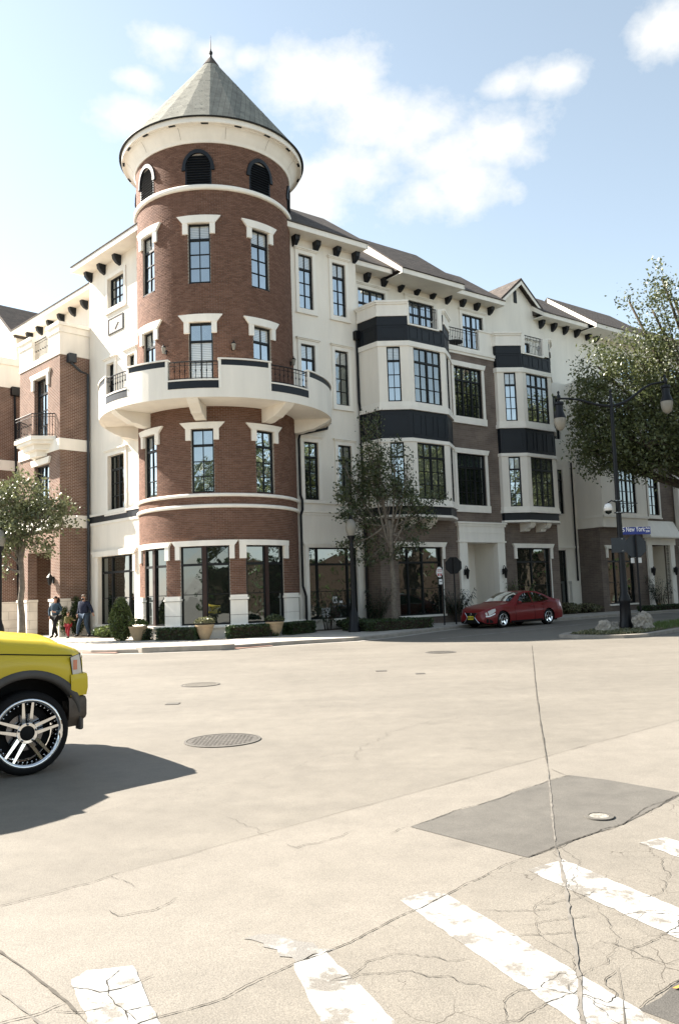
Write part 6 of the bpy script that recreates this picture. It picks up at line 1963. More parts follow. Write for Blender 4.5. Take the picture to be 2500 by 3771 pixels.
for o_a, o_b in ((-0.06, -0.145), (-1.94, -1.855)):
    q4('side_window', [(-0.95, o_a + (0.03 if o_a > -1 else -0.03), 1.30), (-1.50, o_b + (0.012 if o_a > -1 else -0.012), 1.86), (-2.65, o_b + (0.012 if o_a > -1 else -0.012), 1.87), (-2.80, o_a + (0.03 if o_a > -1 else -0.03), 1.30)], 'carglass', cab)
m = MB(); m.box(FT_, -4.75, -2.952, -2.0, 0.0, 0.52, 1.22).build('bed', M['yellowpaint'], truck, bevel=0.04)
MB().box(FT_, -4.65, -3.05, -1.9, -0.1, 1.0, 1.225).build('bed_floor', M['blackgap'], truck)
for mir in (0, 1):
    o_ = 0.02 if not mir else -2.02
    mi = MB().box(FT_, -1.15, -0.97, o_ if not mir else o_ - 0.22, o_ + 0.22 if not mir else o_, 1.24, 1.46).build('mirror', M['blackgap'], truck, bevel=0.03)
for a in (0.0, -3.6):
    wheel(FT_, a, WC, 0.005, WR, 0.315, truck, 1)
    wheel(FT_, a, WC, -2.005, WR, 0.315, truck, -1)

# ------------------------------------------------------------------ red sedan
C0 = (6.543, 33.46)
FC = Frame((C0[0], C0[1]), (-dA[0], -dA[1]), nA)     # forward along -dA, near side at o = 0
car = thing('red_sedan', FC(-1.4, -0.9, 0), 'dark red sedan parked facing left on the shaded side street', 'car')
Wd = 1.84
st = [  # a, z bottom, z belt, z top, inset of top edge, half plan shrink
    (0.93, 0.30, 0.55, 0.62, 0.22, 0.40), (0.86, 0.22, 0.60, 0.70, 0.16, 0.24), (0.74, 0.19, 0.66, 0.76, 0.12, 0.13), (0.52, 0.19, 0.74, 0.83, 0.10, 0.05), (0.30, 0.2, 0.79, 0.88, 0.10, 0.015), (0.0, 0.2, 0.83, 0.93, 0.12, 0.0), (-0.30, 0.2, 0.86, 0.965, 0.13, 0.0), (-0.55, 0.2, 0.885, 0.995, 0.14, 0.0),
    (-0.75, 0.2, 0.90, 1.10, 0.20, 0.0), (-1.05, 0.2, 0.915, 1.275, 0.27, 0.0), (-1.35, 0.2, 0.925, 1.395, 0.32, 0.0), (-1.7, 0.2, 0.935, 1.445, 0.33, 0.0), (-2.1, 0.2, 0.945, 1.45, 0.33, 0.0), (-2.5, 0.21, 0.955, 1.41, 0.32, 0.0), (-2.85, 0.22, 0.965, 1.30, 0.29, 0.005), (-3.2, 0.23, 0.965, 1.16, 0.22, 0.015), (-3.5, 0.25, 0.95, 1.075, 0.14, 0.03), (-3.8, 0.28, 0.90, 1.06, 0.12, 0.07), (-3.92, 0.34, 0.82, 0.98, 0.14, 0.14), (-3.96, 0.42, 0.70, 0.80, 0.2, 0.22)]
SA = np.array([s[0] for s in st])[::-1]
def cst(a, i): return float(np.interp(a, SA, np.array([s[i] for s in st])[::-1]))
ARc = 0.375
aa = sorted(set(list(np.linspace(0.93, -3.96, 66)) + [s[0] for s in st] + [ARc, -ARc, -2.85 + ARc, -2.85 - ARc]), reverse=True)
WZc = 0.335
rows = []
def carpt(a, v, side):
    """v 0..1 sill->belt, 1..2 belt->top edge, 2..3 top edge->centre"""
    zb_, zbelt, ztop, ins, shr = (cst(a, i) for i in range(1, 6))
    for c_ in (0.0, -2.85):
        if abs(a - c_) < ARc: zb_ = max(zb_, WZc + math.sqrt(ARc ** 2 - (a - c_) ** 2))
    zb_ = min(zb_, zbelt - 0.05)
    if v <= 1:
        z = lerp(zb_, zbelt, v); f = (z - 0.2) / (zbelt - 0.2)
        o = -shr - 0.02 + 0.03 * math.sin(math.pi * min(1, max(0, f)) ** 0.8) - 0.045 * max(0, f - 0.6) / 0.4
    elif v <= 2:
        t = v - 1
        z = lerp(zbelt, ztop, t); o = -shr - 0.065 - (ins - 0.065) * t ** 0.9
    else:
        t = v - 2
        z = ztop + 0.035 * math.sin(t * math.pi / 2); o = lerp(-shr - ins, -Wd / 2, t)
    return (a, o if side > 0 else -Wd - o, z)
VV = [0, 0.15, 0.3, 0.45, 0.6, 0.75, 0.88, 1.0, 1.12, 1.4, 1.7, 1.9, 2.0, 2.12, 2.4, 2.7, 3.0]
for a in aa:
    r = [FC(*carpt(a, v, 1)) for v in VV] + [FC(*carpt(a, v, -1)) for v in VV[::-1][1:]]
    rows.append(r)
m = MB(); m.grid(rows)
nc = len(rows[0]); m.f += [tuple(range(nc)), tuple(range(nc * (len(rows) - 1), nc * len(rows)))[::-1]]
cb = m.build('body', M['redpaint'], car, smooth=True, auto=35)
def patch(name, aL, vL, mat, par, side, lift=0.008):
    """surface patch: aL list of a, vL list of (v0, v1) at each a"""
    rows = []
    for a, (v0, v1) in zip(aL, vL):
        r = []
        for k in range(6):
            p = carpt(a, lerp(v0, v1, k / 5), side)
            r.append(FC(p[0], p[1] + (lift if side > 0 else -lift), p[2] + lift * 0.3))
        rows.append(r)
    return MB().grid(rows).build(name, M[mat], par, smooth=True, fix=False)
for sd_ in (1, -1):
    patch('side_window', [-0.98, -1.25, -1.55, -1.88], [(1.14, 1.3), (1.12, 1.72), (1.1, 1.88), (1.1, 1.9)], 'carglass', cb, sd_)
    patch('side_window', [-1.94, -2.3, -2.7, -2.92, -3.04], [(1.1, 1.9), (1.1, 1.88), (1.14, 1.8), (1.25, 1.65), (1.36, 1.45)], 'carglass', cb, sd_)
    ln = [FC(*[(lambda p: (p[0], p[1] + 0.012 * sd_, p[2]))(carpt(a, 1.06, sd_))][0]) for a in np.linspace(-0.9, -3.05, 16)]
    MB().tube(ln, 0.009, 5).build('chrome_strip', M['chrome'], cb)
    for a in (-0.72, -1.92, -2.62):
        pts = [FC(*[(lambda p: (p[0], p[1] + 0.003 * sd_, p[2]))(carpt(a if a > -2.5 else a + 0.25 * (1 - v), v, sd_))][0]) for v in np.linspace(0.08, 1.02, 9)]
        MB().tube(pts, 0.005, 4).build('door_gap', M['blackgap'], cb)
    for a in (-1.75, -2.55):
        p0_, p1_ = carpt(a + 0.1, 0.86, sd_), carpt(a - 0.1, 0.86, sd_)
        MB().tube([FC(p0_[0], p0_[1] + 0.02 * sd_, p0_[2]), FC(p1_[0], p1_[1] + 0.02 * sd_, p1_[2])], 0.014, 6).build('door_handle', M['redpaint'], cb)
    p = carpt(-0.98, 1.12, sd_)
    m = MB(); m.ball(FC(p[0], p[1] + 0.11 * sd_, p[2] + 0.05), 0.085, 10, 8, 0.75); m.build('mirror', M['redpaint'], cb, smooth=True)
    # lamps
    patch('headlight', [0.40, 0.55, 0.70, 0.82], [(0.86, 1.2), (0.76, 1.3), (0.70, 1.2), (0.74, 1.0)], 'lamp', cb, sd_, 0.010)
    patch('running_lamp', [0.46, 0.60, 0.72, 0.84], [(0.66, 0.74), (0.62, 0.70), (0.58, 0.68), (0.60, 0.72)], 'drl', cb, sd_, 0.014)
    patch('air_intake', [0.58, 0.70, 0.80, 0.88], [(0.05, 0.18), (0.05, 0.36), (0.05, 0.42), (0.05, 0.4)], 'blackgap', cb, sd_, 0.010)
    patch('tail_lamp', [-3.62, -3.75, -3.88], [(0.78, 1.0), (0.72, 1.1), (0.72, 1.1)], 'tail', cb, sd_, 0.010)
    patch('side_sill', [-0.42, -1.0, -1.8, -2.43], [(0.0, 0.10)] * 4, 'blackgap', cb, sd_, 0.006)
# windshield and rear window run over the centre line
def span(name, alist, mat, v0=2.0):
    rows = []
    for a in alist:
        r = [FC(p[0], p[1], p[2] + 0.010) for p in [carpt(a, v, 1) for v in (2.06, 2.3, 2.6, 3.0)] + [carpt(a, v, -1) for v in (2.6, 2.3, 2.06)]]
        rows.append(r)
    return MB().grid(rows).build(name, M[mat], cb, smooth=True, fix=False)
span('windshield', [-0.62, -0.75, -0.95, -1.15, -1.36], 'carglass')
span('rear_window', [-2.58, -2.8, -3.0, -3.22], 'carglass')
# front: spindle grille, badge, plate
gx = 0.965
def gp(k, z): return FC(gx - 0.10 * abs(k) ** 2 * 1.0 - 0.02, -Wd / 2 + k * 1.0, z)
pro = [(0.34, 0.64), (0.24, 0.52), (0.20, 0.46), (0.30, 0.34), (0.42, 0.22)]
rows = []
for w_, z in pro:
    rows.append([FC(gx - 0.18 * (w_ * k) ** 2, -Wd / 2 + w_ * k, z) for k in np.linspace(-1, 1, 11)])
gr_ = MB().grid(rows).build('grille', M['blackgap'], cb, fix=False)
for sg in (-1, 1):
    MB().tube([FC(gx + 0.006 - 0.18 * w_ * w_, -Wd / 2 + sg * w_, z) for w_, z in pro], 0.012, 6).build('grille_surround', M['chrome'], cb)
m = MB()
for k in range(9):
    z = 0.25 + k * 0.043
    w_ = float(np.interp(z, [p[1] for p in pro][::-1], [p[0] for p in pro][::-1])) - 0.015
    m.tube([FC(gx + 0.004 - 0.18 * (w_ * q) ** 2, -Wd / 2 + w_ * q, z) for q in np.linspace(-1, 1, 7)], 0.006, 4)
tag(m.build('grille_bars', M['chrome_dark'], cb), kind='stuff')
m = MB(); m.axle(Frame(FC(gx + 0.01, -Wd / 2, 0)[:2], nA, (-dA[0], -dA[1])), 0.0, 0.58, [(0.055, 0.0), (0.055, 0.015), (0.042, 0.018), (0.042, 0.0)], 20, True); m.build('badge', M['chrome'], cb)
lp_ = MB().box(FC, gx + 0.012, gx + 0.03, -Wd / 2 - 0.15, -Wd / 2 + 0.15, 0.36, 0.51).build('licence_plate', M['plate'], cb)
m = MB()
for k in range(5):
    if k == 2: m.box(FC, gx + 0.0301, gx + 0.033, -Wd / 2 - 0.02, -Wd / 2 + 0.02, 0.42, 0.46); continue
    o_ = -Wd / 2 - 0.11 + k * 0.055
    m.box(FC, gx + 0.0301, gx + 0.033, o_ - 0.014, o_ + 0.014, 0.40, 0.475)
tag(m.build('plate_marks', M['frame'], cb), kind='stuff')
MB().box(FC, -3.6, 0.7, -Wd + 0.2, -0.2, 0.17, 0.5).build('underbody', M['blackgap'], car)
for a in (0.0, -2.85):
    wheel(FC, a, 0.335, -0.03, 0.335, 0.235, car, 1, width=0.22, twin=0.0)
    wheel(FC, a, 0.335, -Wd + 0.03, 0.335, 0.235, car, -1, width=0.22, twin=0.0)
    for mir in (0, 1):
        rr2 = []
        for k in range(13):
            t = math.pi * k / 12
            rr2.append([FC(a + ARc * math.cos(t), (-Wd - o) if mir else o, WZc + ARc * math.sin(t)) for o in (-0.06, -0.3)])
        MB().grid(rr2).build('wheel_well', M['blackgap'], car, fix=False)
# ================================================================== street furniture
def text_mesh(name, body, size, mat, parent, F, s, o, z, bold=0.0):
    cu = bpy.data.curves.new('txt', 'FONT'); cu.body = body; cu.size = size; cu.extrude = 0.002; cu.offset = bold
    cu.align_x = 'LEFT'; cu.align_y = 'BOTTOM'
    to = bpy.data.objects.new('txt', cu); COL.objects.link(to)
    dg = bpy.context.evaluated_depsgraph_get()
    me = bpy.data.meshes.new_from_object(to.evaluated_get(dg))
    bpy.data.objects.remove(to)
    org = ORIG[parent.name]
    for v in me.vertices:
        w = F(s + v.co.x, o + v.co.z, z + v.co.y)
        v.co = Vector(w) - org
    me.materials.clear(); me.materials.append(M[mat])
    ob = bpy.data.objects.new(name, me); COL.objects.link(ob); ob.parent = parent; ORIG[ob.name] = org
    return ob

# acorn lamp posts
def acorn_lamp(base, label):
    t = thing('lamp_post', base, label, 'lamp post')
    x, y, z = base
    MB().lathe(x, y, [(0.24, z), (0.24, z + 0.10), (0.20, z + 0.16), (0.18, z + 0.55), (0.15, z + 0.70), (0.11, z + 0.80), (0.085, z + 0.95), (0.075, z + 3.3), (0.09, z + 3.36), (0.06, z + 3.42), (0.06, z + 3.5), (0.14, z + 3.66), (0.15, z + 3.72), (0.0, z + 3.72)], 16).build('post', M['blackpaint'], t, smooth=True, auto=40)
    MB().lathe(x, y, [(0.13, z + 3.72), (0.20, z + 3.90), (0.215, z + 4.06), (0.19, z + 4.22), (0.10, z + 4.36), (0.0, z + 4.38)], 16).build('globe', M['globe'], t, smooth=True)
    MB().lathe(x, y, [(0.10, z + 4.36), (0.06, z + 4.44), (0.02, z + 4.50), (0.0, z + 4.56)], 10).build('finial', M['iron'], t, smooth=True)
    return t
acorn_lamp((0.42, 31.75, 0.118), 'black acorn lamp post on the kerb between the palm and the thin tree')
acorn_lamp((-13.05, 31.2, 0.118), 'black acorn lamp post cut by the left edge of the picture')

# tall twin-arm street lamp on the median
bx_, by_, bz_ = 9.42, 27.45, 0.1
L = thing('street_lamp', (bx_, by_, bz_), 'tall black twin arm street lamp on the median nose', 'street lamp')
MB().lathe(bx_, by_, [(0.23, bz_), (0.23, 0.25), (0.19, 0.40), (0.17, 0.95), (0.20, 1.02), (0.20, 1.10), (0.125, 1.30), (0.110, 2.2), (0.092, 3.2), (0.078, 5.0), (0.06, 7.6), (0.055, 8.0), (0.03, 8.15), (0.05, 8.2), (0.02, 8.28), (0.0, 8.3)], 18).build('post', M['blackpaint'], L, smooth=True, auto=40)
for sg, ex, ez in ((1, 1.95, 8.55), (-1, -1.82, 8.02)):
    ay = 0.12 * sg
    dz = ez - 8.0
    pts = []
    for t in np.linspace(0, 1, 15):
        x = ex * t
        z = 7.66 + (ez - 7.70) * (1 / (1 + math.exp(-7 * (t - 0.48)))) + 0.03 * math.sin(t * 3.1)
        pts.append((bx_ + x, by_ + ay * t, z))
    am = MB().tube(pts, [0.05 - 0.018 * t for t in np.linspace(0, 1, 15)], 8).build('arm', M['blackpaint'], L, smooth=True)
    tx_, ty_, tz_ = pts[-1]
    MB().lathe(tx_, ty_, [(0.05, tz_ - 0.05), (0.075, tz_), (0.06, tz_ + 0.10), (0.025, tz_ + 0.16), (0.045, tz_ + 0.21), (0.03, tz_ + 0.26), (0.0, tz_ + 0.28)], 10).build('arm_finial', M['blackpaint'], L, smooth=True)
    z0 = tz_ - 0.08
    ln_ = MB().lathe(tx_, ty_, [(0.03, z0 + 0.08), (0.03, z0 - 0.02), (0.16, z0 - 0.04), (0.165, z0 - 0.12), (0.13, z0 - 0.15), (0.13, z0 - 0.36), (0.20, z0 - 0.56), (0.21, z0 - 0.60), (0.0, z0 - 0.60)], 16).build('lantern', M['blackpaint'], L, smooth=True, auto=40)
    MB().lathe(tx_, ty_, [(0.20, z0 - 0.601), (0.205, z0 - 0.66), (0.19, z0 - 0.80), (0.14, z0 - 0.94), (0.07, z0 - 1.01), (0.0, z0 - 1.03)], 16).build('lantern_glass', M['globe'], ln_, smooth=True)
# signs and brackets fixed to the lamp post
FL = Frame((bx_, by_), (1, 0), (0, -1))
MB().box(FL, -0.36, 0.12, 0.12, 0.14, 2.66, 3.16).build('sign_back', M['signback'], L)
m = MB().tube([FL(0.0, 0.0, 4.35), FL(-0.25, 0.1, 4.42), FL(-0.45, 0.12, 4.30)], 0.022, 6)
m.tube([FL(0.0, 0.1, 4.3), FL(0.62, 0.1, 4.3)], 0.014, 6).tube([FL(0.05, 0.1, 3.98), FL(0.28, 0.1, 4.02), FL(0.42, 0.1, 4.18), FL(0.55, 0.1, 4.29)], 0.012, 6)
for k in range(2):
    m.tube([FL(0.14 + 0.17 * k + 0.05 * math.cos(t), 0.1, 4.2 + 0.05 * math.sin(t)) for t in np.linspace(0, 6.28, 12)], 0.009, 5)
m.build('scroll_bracket', M['iron'], L)
c = FL(-0.38, 0.12, 0)
cm_ = MB().lathe(c[0], c[1], [(0.0, 4.34), (0.10, 4.30), (0.14, 4.20), (0.15, 4.08), (0.0, 4.08)], 14).build('camera_dome', M['white'], L, smooth=True)
MB().lathe(c[0], c[1], [(0.11, 4.079), (0.10, 4.0), (0.0, 3.95)], 12).build('camera_lens', M['carglass'], cm_, smooth=True)
cl = bpy.data.materials
m = MB()
for z in (2.7, 3.1, 4.0, 4.4): m.lathe(bx_, by_, [(0.14, z), (0.145, z), (0.145, z + 0.03), (0.14, z + 0.03)], 14, close=True)
tag(m.build('clamp', M['chrome_dark'], L), kind='stuff')

def octagon(F, r, o0, o1, zc):
    return MB().prism(F, [(r * math.cos(math.pi / 8 + k * math.pi / 4) / math.cos(math.pi / 8), zc + r * math.sin(math.pi / 8 + k * math.pi / 4) / math.cos(math.pi / 8)) for k in range(8)], o0, o1)
# stop sign (seen from behind) carrying the street name
sx, sy = 10.26, 28.35
S_ = thing('stop_sign', (sx, sy, 0.1), 'back of a stop sign on the median under the blue street name sign', 'stop sign')
FS = Frame((sx, sy), (0.995, 0.10), (0.10, -0.995))
MB().tube([(sx, sy, 0.0), (sx, sy, 3.30)], 0.035, 8).build('post', M['blackpaint'], S_)
octagon(FS, 0.385, -0.062, -0.058, 2.90).build('sign_plate', M['signback'], S_)
octagon(FS, 0.383, -0.066, -0.0622, 2.90).build('sign_face', M['signred'], S_)
MB().box(FS, -0.20, -0.07, -0.062, -0.058, 2.32, 2.50).build('reflector', M['white'], S_)
MB().box(FS, 0.07, 0.19, -0.062, -0.058, 2.32, 2.50).build('reflector', M['white'], S_)
FN = Frame((sx, sy), (0.992, 0.128), (0.128, -0.992))
ns = thing('street_name_sign', (sx, sy, 3.32), 'blue street name sign with white letters above the stop sign', 'sign')
MB().box(FN, -0.54, 0.56, -0.014, 0.014, 3.31, 3.57).build('sign_plate', M['bluesign'], ns, bevel=0.004)
text_mesh('lettering', 'S', 0.235, 'signwhite', ns, FN, -0.50, 0.016, 3.365, 0.004)
nyo = text_mesh('lettering', 'New York', 0.245, 'signwhite', ns, FN, -0.355, 0.016, 3.365, 0.004)
me_ = nyo.data
# condense the long name a little so that it fits the plate
xs = [v.co for v in me_.vertices]
d0 = Vector((FN.d[0], FN.d[1], 0)); b0 = min(v.dot(d0) for v in xs); b1 = max(v.dot(d0) for v in xs)
kf = 0.70 / (b1 - b0)
for v in me_.vertices: v.co += d0 * ((v.co.dot(d0) - b0) * (kf - 1))
text_mesh('lettering', 'Ave', 0.10, 'signwhite', ns, FN, 0.375, 0.016, 3.475, 0.002)
text_mesh('lettering', '200', 0.10, 'signwhite', ns, FN, 0.375, 0.016, 3.36, 0.002)
MB().tube([(sx, sy, 3.2), (sx, sy, 3.32)], 0.03, 8).build('mount', M['blackpaint'], ns)

# second stop sign by the thin tree
sx2, sy2 = FA(8.9, 3.0, 0)[:2]
FS2 = Frame((sx2, sy2), (0.995, 0.10), (0.10, -0.995))
S2 = thing('stop_sign', (sx2, sy2, 0.118), 'dark back of a stop sign in front of the brick shop window', 'stop sign')
MB().tube([(sx2, sy2, 0.0), (sx2, sy2, 3.0)], 0.033, 8).build('post', M['blackpaint'], S2)
octagon(FS2, 0.36, -0.046, -0.040, 2.66).build('sign_plate', M['blackpaint'], S2)
octagon(FS2, 0.358, -0.052, -0.0462, 2.66).build('sign_face', M['signred'], S2)
px2, py2 = FA(8.2, 3.0, 0)[:2]
p2 = thing('parking_sign', (px2, py2, 0.118), 'slim black post with red and white round plate left of the dark stop sign', 'sign')
FP = Frame((px2, py2), (0.995, 0.10), (0.10, -0.995))
MB().tube([(px2, py2, 0.0), (px2, py2, 2.62)], 0.028, 8).build('post', M['blackpaint'], p2)
rp = MB().prism(FP, [(-0.135 + 0.135 * math.cos(2 * math.pi * k / 24), 2.38 + 0.225 * math.sin(2 * math.pi * k / 24)) for k in range(24)], 0.03, 0.04).build('round_plate', M['signwhite'], p2)
m = MB()
for a0, a1, z0, z1 in ((-0.22, -0.15, 2.22, 2.30), (-0.11, -0.04, 2.22, 2.30), (-0.23, -0.03, 2.46, 2.49), (-0.22, -0.14, 2.40, 2.42), (-0.12, -0.04, 2.40, 2.42), (-0.24, -0.02, 2.315, 2.33)):
    m.box(FP, a0, a1, 0.04, 0.044, z0, z1)
m.build('plate_marks', M['signred'], rp)
sp = MB().box(FP, -0.17, -0.03, 0.03, 0.04, 1.86, 2.08).build('small_plate', M['signwhite'], p2)
MB().box(FP, -0.15, -0.05, 0.04, 0.044, 1.96, 1.99).build('plate_marks', M['frame'], sp)

# white notices in the white wing shop window
for i, (s0, s1, z0, z1, lb) in enumerate([(4.62, 4.85, 1.20, 1.50, 'small white notice taped inside the white wing shop window'), (4.92, 5.15, 1.20, 1.30, 'strip of white paper low in the white wing shop window'), (4.0, 4.45, 0.62, 1.02, 'large white board leaning at the foot of the white wing shop window')]):
    o = MB().box(FA, s0, s1, -0.128, -0.120, z0, z1).build('notice', M['signwhite'])
    tag(o, lb, 'notice')

# ------------------------------------------------------------------ manholes and lids on the road
M['lid_bright'] = surf('worn_bright_lid', (0.62, 0.58, 0.5), 0.35, 0.3, 40, 0.4, 60, metal=0.5)
def manhole(x, y, rx, label, z=0.0, mat='iron_lid'):
    t = thing('manhole_cover', (x, y, z), label, 'manhole cover')
    MB().lathe(x, y, [(rx, z + 0.001), (rx, z + 0.010), (rx - 0.03, z + 0.012), (rx - 0.03, z + 0.002)], 40).build('rim', M['asphalt_patch'], t)
    lid = MB().lathe(x, y, [(rx - 0.032, z + 0.002), (rx - 0.035, z + 0.009), (0.0, z + 0.010)], 40).build('lid', M[mat], t, fix=False)
    m = MB()
    n = int(rx * 20)
    for i in range(-n, n + 1):
        for j in range(-n, n + 1):
            px_, py_ = i * 0.045, j * 0.045
            if px_ * px_ + py_ * py_ < (rx - 0.07) ** 2:
                m.box(WORLD, x + px_ - 0.012, x + px_ + 0.012, y + py_ - 0.012, y + py_ + 0.012, z + 0.0095, z + 0.0115)
    tag(m.build('tread', M[mat], lid), kind='stuff')
    return t
manhole(-1.40, 9.38, 0.43, 'large round manhole cover in front of the truck bumper')
manhole(2.49, 21.4, 0.40, 'far manhole cover in front of the car in the road')
manhole(-2.69, 15.4, 0.36, 'faint round manhole cover left of centre in the sunlit road', mat='asphalt_far')
manhole(1.72, 5.82, 0.10, 'small metal valve lid set in the dark asphalt patch', 0.0055, 'lid_bright')
for i, (x, y, w, lb) in enumerate([(0.74, 16.9, 0.22, 'small flat valve cover in the middle of the sunlit road'), (1.46, 16.1, 0.18, 'rusty small valve cover right of the other in the sunlit road'), (-2.66, 12.76, 0.20, 'thin worn valve cover left of the large manhole')]):
    o = MB().box(WORLD, x - w / 2, x + w / 2, y - 0.1, y + 0.1, 0.0005, 0.008).build('valve_cover', M['iron_lid'] if i < 2 else M['asphalt_patch'])
    tag(o, lb, 'valve cover')

# ------------------------------------------------------------------ rocks on the median
def rock(base, sx_, sy_, sz_, seed, label):
    rr = random.Random(seed)
    bm = bmesh.new(); bmesh.ops.create_icosphere(bm, subdivisions=4, radius=1.0)
    from mathutils import noise
    for v in bm.verts:
        d = v.co.normalized()
        f = 1 + 0.30 * noise.noise(d * 1.7 + Vector((seed, 0, 0))) + 0.18 * noise.noise(d * 4.2 + Vector((0, seed, 0))) + 0.08 * noise.noise(d * 10)
        v.co = Vector((d.x * f * sx_, d.y * f * sy_, (d.z * f + 0.55) * sz_))
    me = bpy.data.meshes.new('boulder'); bm.to_mesh(me); bm.free()
    me.materials.append(M['rock'])
    o = bpy.data.objects.new('boulder', me); COL.objects.link(o); o.location = base; ORIG[o.name] = Vector(base)
    return tag(o, label, 'rock', 'boulders on the median nose')
rock((9.80, 26.95, 0.10), 0.34, 0.32, 0.36, 3, 'tall pale boulder at the right foot of the street lamp')
rock((8.42, 26.55, 0.08), 0.27, 0.22, 0.24, 8, 'ragged pale rock left of the street lamp with a dark hollow')
rock((8.80, 26.75, 0.08), 0.14, 0.14, 0.20, 12, 'small pale rock between the ragged rock and the lamp post')

# yellow blocks in the two doorways
o = MB().box(FB, 8.6, 9.7, -0.80, -0.5, 0.118, 0.32).build('yellow_step', M['yellow']); tag(o, 'low yellow block in the brick archway behind the woman', 'step')
o = MB().box(FA, 27.6, 28.6, 0.2, 0.5, 0.118, 0.36).build('yellow_step', M['yellow']); tag(o, 'low yellow block in the far portal behind the stop sign post', 'step')

tb = thing('patio_table', FA(12.6, 0.05, 13.3), 'dark patio table behind the terrace railing between the bays', 'table')
tx_, ty_, _ = FA(12.6, 0.05, 0)
MB().lathe(tx_, ty_, [(0.0, 14.05), (0.45, 14.05), (0.45, 14.01), (0.0, 14.01)], 16).build('table_top', M['iron'], tb)
for k in range(4):
    a = k * math.pi / 2
    MB().tube([(tx_ + 0.1 * math.cos(a), ty_ + 0.1 * math.sin(a), 14.0), (tx_ + 0.35 * math.cos(a), ty_ + 0.35 * math.sin(a), 13.3)], 0.018, 6).build('leg', M['iron'], tb)
# ================================================================== people
def skin_mesh(name, verts, edges, rads, mat, parent, root=0, sub=2):
    org = ORIG[parent.name]
    me = bpy.data.meshes.new(name)
    me.from_pydata([tuple(Vector(v) - org) for v in verts], edges, [])
    o = bpy.data.objects.new(name, me); COL.objects.link(o); o.parent = parent; ORIG[o.name] = org
    md = o.modifiers.new('skin', 'SKIN'); md.use_smooth_shade = True
    sv = me.skin_vertices[0].data
    for i, r in enumerate(rads):
        sv[i].radius = r if isinstance(r, tuple) else (r, r)
        sv[i].use_root = (i == root)
    s = o.modifiers.new('sub', 'SUBSURF'); s.levels = 1; s.render_levels = sub
    me.materials.append(M[mat])
    return o

